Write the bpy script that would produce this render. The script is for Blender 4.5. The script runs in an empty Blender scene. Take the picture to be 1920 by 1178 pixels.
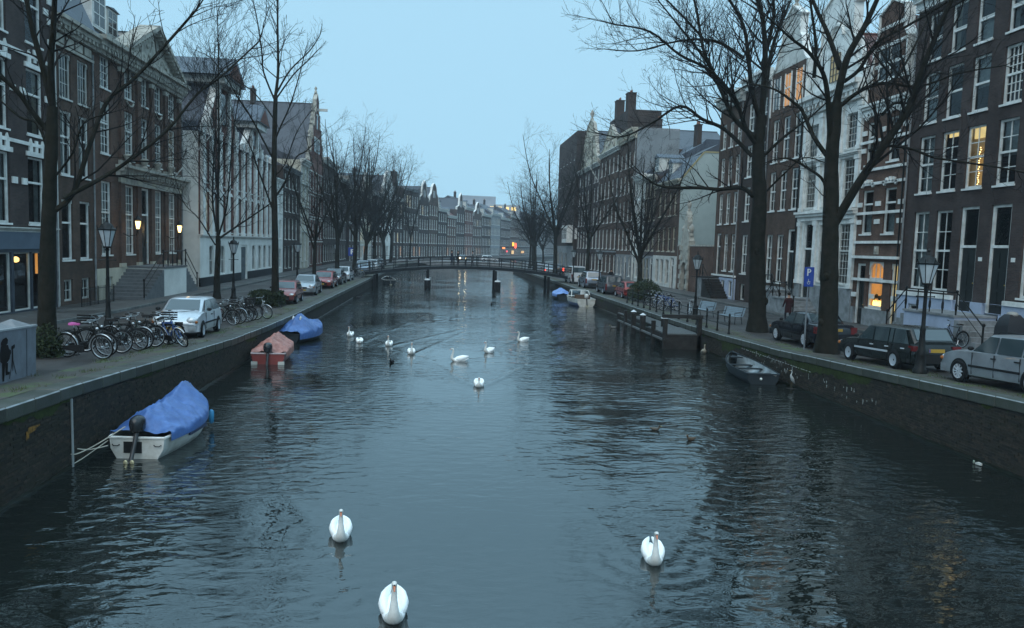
# Dusk view along a canal between rows of gabled houses, swans on the water.
import bpy, bmesh, math, random
import numpy as np
from mathutils import Vector, Matrix, noise

scene = bpy.context.scene
C = scene.collection
PI = math.pi
R = math.radians
rnd = random.Random(7)

# ------------------------------------------------------------------ camera
EYE = Vector((0.0, 0.0, 5.0))
cam_d = bpy.data.cameras.new('camera')
cam_d.sensor_fit = 'HORIZONTAL'
cam_d.sensor_width = 36.0
cam_d.lens = 27.375
cam_d.clip_start = 0.1
cam_d.clip_end = 3000.0
cam = bpy.data.objects.new('camera', cam_d)
C.objects.link(cam)
cam.location = EYE
cam.rotation_mode = 'XYZ'
_d = Vector((-132.0, -131.0, 1460.0)).normalized()
_h = Vector((1.0, 0.0316, 0.0))
_n = _d.cross(_h).normalized()
if _n.y < 0:
    _n = -_n
_r = _n.cross(_d)
# camera axes (right, down, forward) written in world axes
ax_right = Vector((_r.x, _d.x, -_n.x))
ax_down = Vector((_r.y, _d.y, -_n.y))
ax_fwd = Vector((_r.z, _d.z, -_n.z))
m3 = Matrix((ax_right, -ax_down, -ax_fwd)).transposed()
cam.rotation_euler = m3.to_euler('XYZ')
scene.camera = cam

# ------------------------------------------------------------------ sky and light
SUN_EL, SUN_AZ = 48.0, 200.0
world = bpy.data.worlds.new('World')
scene.world = world
world.use_nodes = True
nt = world.node_tree
nt.nodes.clear()
w_out = nt.nodes.new('ShaderNodeOutputWorld')
w_bg = nt.nodes.new('ShaderNodeBackground')
w_sky = nt.nodes.new('ShaderNodeTexSky')
w_sky.sky_type = 'NISHITA'
w_sky.sun_disc = False
w_sky.sun_elevation = R(SUN_EL)
w_sky.sun_rotation = R(SUN_AZ)
w_sky.dust_density = 3.0
w_tc = nt.nodes.new('ShaderNodeTexCoord')
w_sep = nt.nodes.new('ShaderNodeSeparateXYZ')
w_ramp = nt.nodes.new('ShaderNodeValToRGB')      # an even overcast lid, a little brighter overhead
w_ramp.color_ramp.elements[0].position = 0.0
w_ramp.color_ramp.elements[0].color = (0.213, 0.374, 0.480, 1)
w_ramp.color_ramp.elements[1].position = 1.0
w_ramp.color_ramp.elements[1].color = (0.60, 0.96, 1.22, 1)
_e = w_ramp.color_ramp.elements.new(0.32)
_e.color = (0.222, 0.382, 0.490, 1)
w_scale = nt.nodes.new('ShaderNodeVectorMath'); w_scale.operation = 'SCALE'
w_scale.inputs['Scale'].default_value = 20.0
w_mix = nt.nodes.new('ShaderNodeMix'); w_mix.data_type = 'RGBA'
w_mix.inputs['Factor'].default_value = 0.93
w_bg.inputs['Strength'].default_value = 0.1
L = nt.links.new
L(w_tc.outputs['Generated'], w_sep.inputs[0])
L(w_sep.outputs['Z'], w_ramp.inputs['Fac'])
L(w_ramp.outputs['Color'], w_scale.inputs[0])
L(w_sky.outputs['Color'], w_mix.inputs['A'])
L(w_scale.outputs['Vector'], w_mix.inputs['B'])
L(w_mix.outputs['Result'], w_bg.inputs['Color'])
L(w_bg.outputs['Background'], w_out.inputs['Surface'])

sun_d = bpy.data.lights.new('sun', 'SUN')
sun_d.energy = 1.4
sun_d.angle = R(60)
sun_d.color = (1.0, 0.88, 0.76)
sun = bpy.data.objects.new('sun', sun_d)
C.objects.link(sun)
sun.location = (0, -20, 60)
_az, _el = R(SUN_AZ), R(SUN_EL)
_to = Vector((math.sin(_az) * math.cos(_el), math.cos(_az) * math.cos(_el), math.sin(_el)))
sun.rotation_euler = _to.to_track_quat('Z', 'Y').to_euler()

vs = scene.view_settings
vs.view_transform = 'Standard'
vs.look = 'None'
vs.exposure = 0.0
vs.gamma = 1.0
vs.use_curve_mapping = False
scene.cycles.max_bounces = 6
scene.cycles.diffuse_bounces = 3
scene.cycles.glossy_bounces = 3
scene.cycles.transmission_bounces = 3
scene.cycles.transparent_max_bounces = 10
scene.cycles.volume_bounces = 1
scene.cycles.sample_clamp_indirect = 4.0
scene.cycles.use_denoising = True

# ------------------------------------------------------------------ mesh builder
class MB:
    def __init__(s):
        s.v, s.f, s.m, s.cur = [], [], [], 0
    def add(s, vs, fs):
        o = len(s.v)
        s.v.extend(vs)
        for f in fs:
            s.f.append(tuple(i + o for i in f)); s.m.append(s.cur)
        return s
    def box(s, x0, x1, y0, y1, z0, z1):
        return s.add([(x0,y0,z0),(x1,y0,z0),(x1,y1,z0),(x0,y1,z0),(x0,y0,z1),(x1,y0,z1),(x1,y1,z1),(x0,y1,z1)],
              [(0,3,2,1),(4,5,6,7),(0,1,5,4),(1,2,6,5),(2,3,7,6),(3,0,4,7)])
    def obox(s, c, size, rot=(0,0,0)):
        M = Matrix.Rotation(rot[2],3,'Z') @ Matrix.Rotation(rot[1],3,'Y') @ Matrix.Rotation(rot[0],3,'X')
        hx, hy, hz = size[0]/2, size[1]/2, size[2]/2
        c = Vector(c)
        P = [(-hx,-hy,-hz),(hx,-hy,-hz),(hx,hy,-hz),(-hx,hy,-hz),(-hx,-hy,hz),(hx,-hy,hz),(hx,hy,hz),(-hx,hy,hz)]
        return s.add([tuple(M @ Vector(p) + c) for p in P],
              [(0,3,2,1),(4,5,6,7),(0,1,5,4),(1,2,6,5),(2,3,7,6),(3,0,4,7)])
    def quad(s, a, b, c, d):
        return s.add([tuple(a), tuple(b), tuple(c), tuple(d)], [(0,1,2,3)])
    def poly(s, pts):
        return s.add([tuple(p) for p in pts], [tuple(range(len(pts)))])
    def prism(s, poly, axis, t0, t1):
        n = len(poly)
        def P(a, b, t):
            return (t, a, b) if axis == 'x' else ((a, t, b) if axis == 'y' else (a, b, t))
        vs = [P(a, b, t0) for a, b in poly] + [P(a, b, t1) for a, b in poly]
        fs = [tuple(range(n))[::-1], tuple(range(n, 2*n))] + [(i, (i+1) % n, n+(i+1) % n, n+i) for i in range(n)]
        return s.add(vs, fs)
    def tube(s, pts, rad, n=8, cap=True, up=None):
        pts = [Vector(p) for p in pts]
        k = len(pts)
        if not hasattr(rad, '__len__'):
            rad = [rad]*k
        vs, fs = [], []
        ref = None
        for i, p in enumerate(pts):
            t = (pts[min(i+1, k-1)] - pts[max(i-1, 0)])
            t = t.normalized() if t.length > 1e-9 else Vector((0,0,1))
            if ref is None:
                a = Vector((0,0,1)) if abs(t.z) < 0.9 else Vector((1,0,0))
                ref = t.cross(a).normalized()
            else:
                ref = (ref - t*ref.dot(t))
                ref = ref.normalized() if ref.length > 1e-6 else t.orthogonal().normalized()
            b = t.cross(ref)
            for j in range(n):
                an = 2*PI*j/n
                q = p + (ref*math.cos(an) + b*math.sin(an))*rad[i]
                vs.append((q.x, q.y, q.z))
        for i in range(k-1):
            for j in range(n):
                j2 = (j+1) % n
                fs.append((i*n+j, i*n+j2, (i+1)*n+j2, (i+1)*n+j))
        if cap:
            fs.append(tuple(range(n))[::-1]); fs.append(tuple((k-1)*n+j for j in range(n)))
        return s.add(vs, fs)
    def lathe(s, prof, c=(0,0,0), n=12, a0=0.0):
        vs, fs = [], []
        for r, z in prof:
            for j in range(n):
                an = 2*PI*j/n + a0
                vs.append((c[0]+r*math.cos(an), c[1]+r*math.sin(an), c[2]+z))
        for i in range(len(prof)-1):
            for j in range(n):
                j2 = (j+1) % n
                fs.append((i*n+j, i*n+j2, (i+1)*n+j2, (i+1)*n+j))
        fs.append(tuple(range(n))[::-1]); fs.append(tuple((len(prof)-1)*n+j for j in range(n)))
        return s.add(vs, fs)
    def loft(s, rings, cap=True, closed=True):
        n = len(rings[0]); vs = [tuple(p) for r in rings for p in r]; fs = []
        for i in range(len(rings)-1):
            for j in range(n if closed else n-1):
                j2 = (j+1) % n
                fs.append((i*n+j, i*n+j2, (i+1)*n+j2, (i+1)*n+j))
        if cap:
            fs.append(tuple(range(n))[::-1]); fs.append(tuple((len(rings)-1)*n+j for j in range(n)))
        return s.add(vs, fs)
    def ball(s, c, r, n=10, m=7):
        r = r if hasattr(r, '__len__') else (r, r, r)
        rings = []
        for i in range(m+1):
            t = -PI/2 + PI*i/m
            k = max(math.cos(t), 0.02)
            rings.append([(c[0]+r[0]*k*math.cos(2*PI*j/n), c[1]+r[1]*k*math.sin(2*PI*j/n), c[2]+r[2]*math.sin(t)) for j in range(n)])
        return s.loft(rings)
    def torus(s, c, Rr, r, axis='y', n=24, m=6, a0=0, a1=2*PI):
        full = abs(a1-a0-2*PI) < 1e-6
        k = n if full else n+1
        vs, fs = [], []
        for i in range(k):
            a = a0 + (a1-a0)*i/n
            for j in range(m):
                b = 2*PI*j/m
                q = Rr + r*math.cos(b); h = r*math.sin(b)
                u, w = q*math.cos(a), q*math.sin(a)
                p = (u, h, w) if axis == 'y' else ((h, u, w) if axis == 'x' else (u, w, h))
                vs.append((c[0]+p[0], c[1]+p[1], c[2]+p[2]))
        for i in range(n):
            i2 = (i+1) % k
            for j in range(m):
                j2 = (j+1) % m
                fs.append((i*m+j, i2*m+j, i2*m+j2, i*m+j2))
        return s.add(vs, fs)
    def mesh(s, name, mats, smooth=None):
        me = bpy.data.meshes.new(name)
        me.from_pydata(s.v, [], s.f)
        mats = mats if isinstance(mats, (list, tuple)) else [mats]
        for m in mats:
            me.materials.append(m)
        if len(mats) > 1:
            me.polygons.foreach_set('material_index', s.m)
        if smooth is not None:
            me.polygons.foreach_set('use_smooth', [True]*len(s.f))
            if smooth < 179:
                me.set_sharp_from_angle(angle=R(smooth))
        me.update()
        return me
    def build(s, name, mats, parent=None, smooth=None, loc=None, rot=None):
        return link(name, s.mesh(name, mats, smooth), parent, loc, rot)

def link(name, data, parent=None, loc=None, rot=None):
    o = bpy.data.objects.new(name, data)
    C.objects.link(o)
    if parent is not None:
        o.parent = parent
    if loc is not None:
        o.location = loc
    if rot is not None:
        o.rotation_euler = rot
    return o

def tag(o, label=None, cat=None, group=None, kind=None):
    if label: o['label'] = label
    if cat: o['category'] = cat
    if group: o['group'] = group
    if kind: o['kind'] = kind
    return o

def thing(name, label, cat, loc=(0,0,0), rz=0.0, group=None):
    o = link(name, None, None, loc, (0,0,rz))
    o.empty_display_size = 0.2
    return tag(o, label, cat, group)

def copy_tree(o, parent=None):
    c = o.copy(); C.objects.link(c); c.parent = parent
    for ch in list(o.children):
        copy_tree(ch, c)
    return c

# ------------------------------------------------------------------ materials
MATS = {}
def _nodes(name):
    m = bpy.data.materials.new(name); m.use_nodes = True
    n = m.node_tree; n.nodes.clear()
    out = n.nodes.new('ShaderNodeOutputMaterial')
    b = n.nodes.new('ShaderNodeBsdfPrincipled')
    n.links.new(b.outputs[0], out.inputs['Surface'])
    return m, n, b, out

def rgba(c, k=1.0):
    return (c[0]*k, c[1]*k, c[2]*k, 1)

def mat(name, col, rough=0.7, metal=0.0, var=0.25, scale=3.0, bump=0.0, bscale=30.0, spec=None, emit=None, dirt=None, coat=0.0, each=0.0):
    """plain surface with uneven colour, optional fine relief and dirt"""
    if name in MATS:
        return MATS[name]
    m, n, b, out = _nodes(name)
    b.inputs['Roughness'].default_value = rough
    b.inputs['Metallic'].default_value = metal
    if spec is None:
        spec = 0.12 if rough >= 0.6 else 0.5           # rough dry surfaces have next to no sheen
    b.inputs['Specular IOR Level'].default_value = spec
    if coat:
        b.inputs['Coat Weight'].default_value = coat
        b.inputs['Coat Roughness'].default_value = 0.06
    tc = n.nodes.new('ShaderNodeTexCoord')
    if var > 0:
        nz = n.nodes.new('ShaderNodeTexNoise'); nz.inputs['Scale'].default_value = scale
        nz.inputs['Detail'].default_value = 6; nz.inputs['Roughness'].default_value = 0.65
        n.links.new(tc.outputs['Object'], nz.inputs['Vector'])
        rp = n.nodes.new('ShaderNodeValToRGB')
        rp.color_ramp.elements[0].position = 0.32; rp.color_ramp.elements[1].position = 0.72
        rp.color_ramp.elements[0].color = rgba(dirt if dirt else col, 1.0 if dirt else 1-var)
        rp.color_ramp.elements[1].color = rgba(col, 1+var*0.4)
        n.links.new(nz.outputs['Fac'], rp.inputs['Fac'])
        last = rp.outputs['Color']
        if each:                                       # every piece a little lighter or darker than the next
            oi = n.nodes.new('ShaderNodeObjectInfo'); mr = n.nodes.new('ShaderNodeMapRange')
            mr.inputs['To Min'].default_value = 1-each; mr.inputs['To Max'].default_value = 1+each
            sc = n.nodes.new('ShaderNodeVectorMath'); sc.operation = 'SCALE'
            n.links.new(oi.outputs['Random'], mr.inputs['Value']); n.links.new(last, sc.inputs[0]); n.links.new(mr.outputs[0], sc.inputs['Scale'])
            last = sc.outputs[0]
        n.links.new(last, b.inputs['Base Color'])
    else:
        b.inputs['Base Color'].default_value = rgba(col)
    if bump > 0:
        nb = n.nodes.new('ShaderNodeTexNoise'); nb.inputs['Scale'].default_value = bscale
        nb.inputs['Detail'].default_value = 4
        n.links.new(tc.outputs['Object'], nb.inputs['Vector'])
        bp = n.nodes.new('ShaderNodeBump'); bp.inputs['Strength'].default_value = bump
        bp.inputs['Distance'].default_value = 0.02
        n.links.new(nb.outputs['Fac'], bp.inputs['Height'])
        n.links.new(bp.outputs['Normal'], b.inputs['Normal'])
    if emit:
        b.inputs['Emission Color'].default_value = rgba(emit[0]); b.inputs['Emission Strength'].default_value = emit[1]
    MATS[name] = m
    return m

def wall_uv(n):
    """(along wall, height) from object coordinates of an axis-aligned wall"""
    tc = n.nodes.new('ShaderNodeTexCoord'); sp = n.nodes.new('ShaderNodeSeparateXYZ')
    ad = n.nodes.new('ShaderNodeMath'); ad.operation = 'ADD'
    cb = n.nodes.new('ShaderNodeCombineXYZ')
    n.links.new(tc.outputs['Object'], sp.inputs[0])
    n.links.new(sp.outputs['X'], ad.inputs[0]); n.links.new(sp.outputs['Y'], ad.inputs[1])
    n.links.new(ad.outputs[0], cb.inputs['X']); n.links.new(sp.outputs['Z'], cb.inputs['Y'])
    return tc, cb

def brick(name, c1, c2, mortar, var=0.5, rough=0.85, bw=0.22, bh=0.07, moss=None):
    if name in MATS:
        return MATS[name]
    m, n, b, out = _nodes(name)
    tc, uv = wall_uv(n)
    bt = n.nodes.new('ShaderNodeTexBrick')
    bt.inputs['Color1'].default_value = rgba(c1); bt.inputs['Color2'].default_value = rgba(c2); bt.inputs['Mortar'].default_value = rgba(mortar)
    bt.inputs['Scale'].default_value = 1.0; bt.inputs['Mortar Size'].default_value = 0.007
    bt.inputs['Brick Width'].default_value = bw; bt.inputs['Row Height'].default_value = bh
    n.links.new(uv.outputs[0], bt.inputs['Vector'])
    nz = n.nodes.new('ShaderNodeTexNoise'); nz.inputs['Scale'].default_value = 0.55; nz.inputs['Detail'].default_value = 8
    nz.inputs['Roughness'].default_value = 0.7
    n.links.new(tc.outputs['Object'], nz.inputs['Vector'])
    mr = n.nodes.new('ShaderNodeMapRange')
    mr.inputs['From Min'].default_value = 0.3; mr.inputs['From Max'].default_value = 0.7
    mr.inputs['To Min'].default_value = 1-var; mr.inputs['To Max'].default_value = 1+var*0.6
    n.links.new(nz.outputs['Fac'], mr.inputs['Value'])
    mx = n.nodes.new('ShaderNodeVectorMath'); mx.operation = 'SCALE'
    n.links.new(bt.outputs['Color'], mx.inputs[0]); n.links.new(mr.outputs[0], mx.inputs['Scale'])
    last = mx.outputs[0]
    if moss:
        n2 = n.nodes.new('ShaderNodeTexNoise'); n2.inputs['Scale'].default_value = 1.3; n2.inputs['Detail'].default_value = 9
        n.links.new(tc.outputs['Object'], n2.inputs['Vector'])
        rp = n.nodes.new('ShaderNodeValToRGB'); rp.color_ramp.elements[0].position = moss[1]; rp.color_ramp.elements[1].position = moss[1]+0.12
        n.links.new(n2.outputs['Fac'], rp.inputs['Fac'])
        mm = n.nodes.new('ShaderNodeMix'); mm.data_type = 'RGBA'
        n.links.new(rp.outputs['Color'], mm.inputs['Factor']); n.links.new(last, mm.inputs['A']); mm.inputs['B'].default_value = rgba(moss[0])
        last = mm.outputs['Result']
    n.links.new(last, b.inputs['Base Color'])
    b.inputs['Roughness'].default_value = rough
    b.inputs['Specular IOR Level'].default_value = 0.12 if rough > 0.7 else 0.4
    bp = n.nodes.new('ShaderNodeBump'); bp.inputs['Strength'].default_value = 0.5; bp.inputs['Distance'].default_value = 0.01
    n.links.new(bt.outputs['Fac'], bp.inputs['Height']); bp.invert = True
    n.links.new(bp.outputs['Normal'], b.inputs['Normal'])
    MATS[name] = m
    return m

def tiles(name, col, col2, rw=0.26, rh=0.32, rough=0.6):
    if name in MATS:
        return MATS[name]
    m = brick(name, col, col2, (col[0]*.35, col[1]*.35, col[2]*.35), var=0.3, rough=rough, bw=rw, bh=rh)
    return m

def glow(name, col, strength):
    if name in MATS:
        return MATS[name]
    m, n, b, out = _nodes(name)
    b.inputs['Base Color'].default_value = rgba(col, 0.5)
    b.inputs['Emission Color'].default_value = rgba(col); b.inputs['Emission Strength'].default_value = strength
    nz = n.nodes.new('ShaderNodeTexNoise'); nz.inputs['Scale'].default_value = 1.6; nz.inputs['Detail'].default_value = 3
    tc = n.nodes.new('ShaderNodeTexCoord'); n.links.new(tc.outputs['Object'], nz.inputs['Vector'])
    mr = n.nodes.new('ShaderNodeMapRange'); mr.inputs['From Min'].default_value = 0.3; mr.inputs['From Max'].default_value = 0.7
    mr.inputs['To Min'].default_value = strength*0.7; mr.inputs['To Max'].default_value = strength*1.2
    n.links.new(nz.outputs['Fac'], mr.inputs['Value']); n.links.new(mr.outputs[0], b.inputs['Emission Strength'])
    MATS[name] = m
    return m

def pane_mat(name, tint=0.8, ior=1.36, wob=0.15):
    if name in MATS:
        return MATS[name]
    m = bpy.data.materials.new(name); m.use_nodes = True
    n = m.node_tree; n.nodes.clear()
    out = n.nodes.new('ShaderNodeOutputMaterial')
    mixn = n.nodes.new('ShaderNodeMixShader'); tr = n.nodes.new('ShaderNodeBsdfTransparent'); gl = n.nodes.new('ShaderNodeBsdfGlossy')
    fr = n.nodes.new('ShaderNodeFresnel'); fr.inputs['IOR'].default_value = ior
    tr.inputs['Color'].default_value = (tint*0.95, tint, tint, 1); gl.inputs['Roughness'].default_value = 0.03
    gl.inputs['Color'].default_value = (0.9, 0.95, 1, 1)
    tc = n.nodes.new('ShaderNodeTexCoord'); nz = n.nodes.new('ShaderNodeTexNoise'); nz.inputs['Scale'].default_value = 1.5
    bp = n.nodes.new('ShaderNodeBump'); bp.inputs['Strength'].default_value = wob; bp.inputs['Distance'].default_value = 0.05
    n.links.new(tc.outputs['Object'], nz.inputs['Vector']); n.links.new(nz.outputs['Fac'], bp.inputs['Height'])
    n.links.new(bp.outputs['Normal'], gl.inputs['Normal']); n.links.new(bp.outputs['Normal'], fr.inputs['Normal'])
    n.links.new(fr.outputs[0], mixn.inputs[0]); n.links.new(tr.outputs[0], mixn.inputs[1]); n.links.new(gl.outputs[0], mixn.inputs[2])
    n.links.new(mixn.outputs[0], out.inputs['Surface'])
    MATS[name] = m
    return m

WHITE = mat('white_paint', (0.80, 0.80, 0.77), 0.5, var=0.16, scale=1.7, dirt=(0.50, 0.50, 0.47))
OFFWHITE = mat('grey_white_paint', (0.58, 0.58, 0.55), 0.6, var=0.2, scale=1.5, dirt=(0.38, 0.38, 0.35))
CREAM = mat('cream_plaster', (0.50, 0.47, 0.38), 0.8, var=0.2, scale=0.8, bump=0.15, dirt=(0.34, 0.31, 0.25))
STONE = mat('sandstone', (0.44, 0.42, 0.36), 0.85, var=0.3, scale=2.0, bump=0.3, dirt=(0.22, 0.21, 0.19))
GREYSTONE = mat('grey_stone', (0.26, 0.27, 0.28), 0.8, var=0.3, scale=2.2, bump=0.3, dirt=(0.13, 0.14, 0.14))
BLUEPLASTER = mat('pale_blue_plaster', (0.40, 0.46, 0.58), 0.75, var=0.15, scale=0.9, bump=0.1, dirt=(0.29, 0.33, 0.42))
GREYPLASTER = mat('grey_green_plaster', (0.34, 0.40, 0.39), 0.85, var=0.12, scale=0.35, bump=0.1, dirt=(0.27, 0.32, 0.31))
WHITEPLASTER = mat('white_plaster', (0.74, 0.74, 0.71), 0.8, var=0.15, scale=0.5, bump=0.1, dirt=(0.56, 0.56, 0.53))
BLACKIRON = mat('black_iron', (0.010, 0.011, 0.011), 0.5, 0.0, var=0.4, scale=6, bump=0.1, spec=0.2)
DARKWOOD = mat('dark_wet_wood', (0.030, 0.028, 0.026), 0.6, var=0.5, scale=3, bump=0.4, bscale=12)
DARKDOOR = mat('dark_green_door', (0.012, 0.016, 0.015), 0.35, var=0.3, scale=3)
PANE = pane_mat('window_glass')
CARGLASS = pane_mat('car_glass', 0.35, 1.5, 0.02)
BRICK_BROWN = brick('brown_brick', (0.1008, 0.0588, 0.042), (0.0714, 0.0445, 0.0336), (0.084, 0.0798, 0.0714))
BRICK_DARK = brick('dark_brick', (0.0605, 0.0403, 0.0328), (0.0437, 0.0319, 0.0277), (0.0504, 0.0487, 0.0462))
BRICK_RED = brick('red_brick', (0.168, 0.0605, 0.0437), (0.1218, 0.0462, 0.0353), (0.1092, 0.0924, 0.084))
BRICK_ORANGE = brick('orange_brown_brick', (0.1302, 0.0739, 0.0521), (0.0966, 0.0554, 0.042), (0.1008, 0.084, 0.0756))
BRICK_PURPLE = brick('purple_brown_brick', (0.070, 0.050, 0.045), (0.050, 0.038, 0.036), (0.0672, 0.0605, 0.0588))
BRICK_QUAY = brick('quay_brick', (0.042, 0.0361, 0.0319), (0.0286, 0.026, 0.0244), (0.0235, 0.0235, 0.0218), moss=((0.030, 0.045, 0.020), 0.60))
SLATE = tiles('slate_tiles', (0.060, 0.072, 0.095), (0.045, 0.055, 0.075), 0.25, 0.2, 0.45)
TILE_DARK = tiles('dark_roof_tiles', (0.050, 0.055, 0.070), (0.038, 0.042, 0.052), 0.24, 0.3, 0.5)
TILE_RED = tiles('red_roof_tiles', (0.150, 0.062, 0.050), (0.105, 0.046, 0.04), 0.24, 0.3, 0.6)
CURTAIN = mat('curtain_cloth', (0.42, 0.43, 0.42), 0.9, var=0.35, scale=4)
CURTAIN2 = mat('beige_blind', (0.34, 0.31, 0.24), 0.9, var=0.3, scale=2)
LIT_WARM = glow('lit_room_orange', (1.0, 0.42, 0.10), 0.75)
LIT_ATTIC = glow('lit_attic', (1.0, 0.42, 0.12), 0.32)
LIT_YELLOW = glow('lit_room_yellow', (1.0, 0.74, 0.30), 0.9)
LIT_DIM = glow('lit_room_dim', (0.85, 0.62, 0.30), 0.08)
# ------------------------------------------------------------------ the canal and its quays
ZP = [(-60, 2.4), (-20, 2.3), (5, 2.15), (14, 1.85), (17, 1.77), (24, 1.47), (30, 1.22), (36, 1.10), (42, 1.05), (2000, 1.05)]
def zq(y):
    return float(np.interp(y, [a for a, b in ZP], [b for a, b in ZP]))
def bend(y):
    return 0.0 if y < 140 else 0.31*(math.sqrt((y-140)**2 + 1600) - 40)
XL, XR = -7.75, 13.5
YS = [-40, -20, -5, 5, 9, 12] + [14 + 2*i for i in range(16)] + [48, 56, 66, 78, 90, 105, 120, 140] + [140 + 10*i for i in range(1, 29)]

SWANS = [  # x, y, heading (0 faces the viewer, degrees anticlockwise from above), scale, neck pose, label
    (-0.53, 10.2, 4, 1.05, 'up', 'swan with grey neck and head turned, leading the others towards the footbridge viewer'),
    (-1.59, 13.05, 7, 1.0, 'up', 'swan swimming close behind the leading swan, straight neck and bill down'),
    (3.54, 12.0, -9, 1.0, 'up', 'swan on dark rippled water with one wing tip raised behind its neck'),
    (1.44, 27.4, -3, 1.0, 'low', 'round swan with tucked neck alone on smooth pale water'),
    (0.85, 33.3, -78, 1.0, 'up', 'side-on swan with its neck stretched forward and tail cocked'),
    (2.33, 36.2, -40, 0.95, 'up', 'swan turned half away between the side-on swan and the farthest right swan'),
    (4.38, 40.7, -62, 0.95, 'up', 'swan trailing a long pale wake towards the moored motorboat'),
    (-1.25, 35.3, 5, 0.95, 'up', 'swan facing forward with upright neck beside the black coot'),
    (-2.43, 37.9, -4, 0.95, 'up', 'tall-necked swan between the coot and the swan with its head under'),
    (-3.94, 38.9, 10, 0.95, 'tuck', 'swan with its head bowed under, beside the tarpaulin boats'),
    (-4.70, 41.5, -6, 0.95, 'up', 'slim-necked swan closest to the blue tarpaulin boat by the quay'),
]

STREET = None
def paving(name, c1, c2, mo, rough, bw, bh, moss):
    m, n, b, out = _nodes(name)
    tc = n.nodes.new('ShaderNodeTexCoord')
    bt = n.nodes.new('ShaderNodeTexBrick'); bt.inputs['Scale'].default_value = 1.0
    bt.inputs['Color1'].default_value = rgba(c1); bt.inputs['Color2'].default_value = rgba(c2); bt.inputs['Mortar'].default_value = rgba(mo)
    bt.inputs['Brick Width'].default_value = bw; bt.inputs['Row Height'].default_value = bh; bt.inputs['Mortar Size'].default_value = 0.008
    n.links.new(tc.outputs['Object'], bt.inputs['Vector'])
    nz = n.nodes.new('ShaderNodeTexNoise'); nz.inputs['Scale'].default_value = 0.5; nz.inputs['Detail'].default_value = 8
    n.links.new(tc.outputs['Object'], nz.inputs['Vector'])
    mr = n.nodes.new('ShaderNodeMapRange'); mr.inputs['From Min'].default_value = 0.3; mr.inputs['From Max'].default_value = 0.7
    mr.inputs['To Min'].default_value = 0.6; mr.inputs['To Max'].default_value = 1.25
    n.links.new(nz.outputs['Fac'], mr.inputs['Value'])
    mx = n.nodes.new('ShaderNodeVectorMath'); mx.operation = 'SCALE'
    n.links.new(bt.outputs['Color'], mx.inputs[0]); n.links.new(mr.outputs[0], mx.inputs['Scale'])
    last = mx.outputs[0]
    if moss:
        n2 = n.nodes.new('ShaderNodeTexNoise'); n2.inputs['Scale'].default_value = moss[2]; n2.inputs['Detail'].default_value = 9
        n2.inputs['Roughness'].default_value = 0.7
        n.links.new(tc.outputs['Object'], n2.inputs['Vector'])
        rp = n.nodes.new('ShaderNodeValToRGB'); rp.color_ramp.elements[0].position = moss[1]; rp.color_ramp.elements[1].position = moss[1]+0.1
        n.links.new(n2.outputs['Fac'], rp.inputs['Fac'])
        mm = n.nodes.new('ShaderNodeMix'); mm.data_type = 'RGBA'
        n.links.new(rp.outputs['Color'], mm.inputs['Factor']); n.links.new(last, mm.inputs['A']); mm.inputs['B'].default_value = rgba(moss[0])
        last = mm.outputs['Result']
    n.links.new(last, b.inputs['Base Color'])
    r2 = n.nodes.new('ShaderNodeMapRange'); r2.inputs['From Min'].default_value = 0.35; r2.inputs['From Max'].default_value = 0.65
    r2.inputs['To Min'].default_value = rough-0.18; r2.inputs['To Max'].default_value = rough+0.2
    n.links.new(nz.outputs['Fac'], r2.inputs['Value']); n.links.new(r2.outputs[0], b.inputs['Roughness'])
    bp = n.nodes.new('ShaderNodeBump'); bp.inputs['Strength'].default_value = 0.5; bp.inputs['Distance'].default_value = 0.012; bp.invert = True
    n.links.new(bt.outputs['Fac'], bp.inputs['Height']); n.links.new(bp.outputs['Normal'], b.inputs['Normal'])
    MATS[name] = m
    return m

PAVE = paving('clinker_paving', (0.043, 0.036, 0.033), (0.031, 0.028, 0.026), (0.03, 0.028, 0.026), 0.58, 0.2, 0.1, None)
WALKPAVE = paving('sidewalk_paving', (0.064, 0.059, 0.054), (0.050, 0.047, 0.044), (0.05, 0.05, 0.048), 0.6, 0.3, 0.3, None)
VERGE = paving('mossy_verge', (0.060, 0.052, 0.042), (0.048, 0.042, 0.036), (0.03, 0.028, 0.024), 0.8, 0.2, 0.1, ((0.048, 0.068, 0.024), 0.50, 1.1))
COPING = mat('coping_stone', (0.046, 0.048, 0.044), 0.55, var=0.3, scale=1.6, bump=0.3, dirt=(0.020, 0.026, 0.014), each=0.28)
ARRIS = mat('skylit_arris', (0.20, 0.22, 0.23), 0.4, var=0.35, scale=2.5, dirt=(0.09, 0.10, 0.10), each=0.2)  # painted highlight: pale tone for sky light along the coping edge
KERB = mat('kerb_stone', (0.13, 0.135, 0.135), 0.7, var=0.3, scale=2.5, bump=0.3, dirt=(0.07, 0.075, 0.07), each=0.2)

def strip(name, side, offs, dz, m, y0=-40, y1=420, parent=None):
    """a sheet along the canal; offs are distances from the quay edge"""
    ys = [y for y in YS if y0 <= y <= y1]
    b = MB()
    vsx, fs = [], []
    for y in ys:
        e = (XL if side < 0 else XR) + bend(y)
        for o in offs:
            vsx.append((e + side*o, y, zq(y) + dz))
    k = len(offs)
    for i in range(len(ys)-1):
        for j in range(k-1):
            q = (i*k+j, i*k+j+1, (i+1)*k+j+1, (i+1)*k+j)
            fs.append(q if side > 0 else q[::-1])
    b.add(vsx, fs)
    return b.build(name, m, parent)

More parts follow.
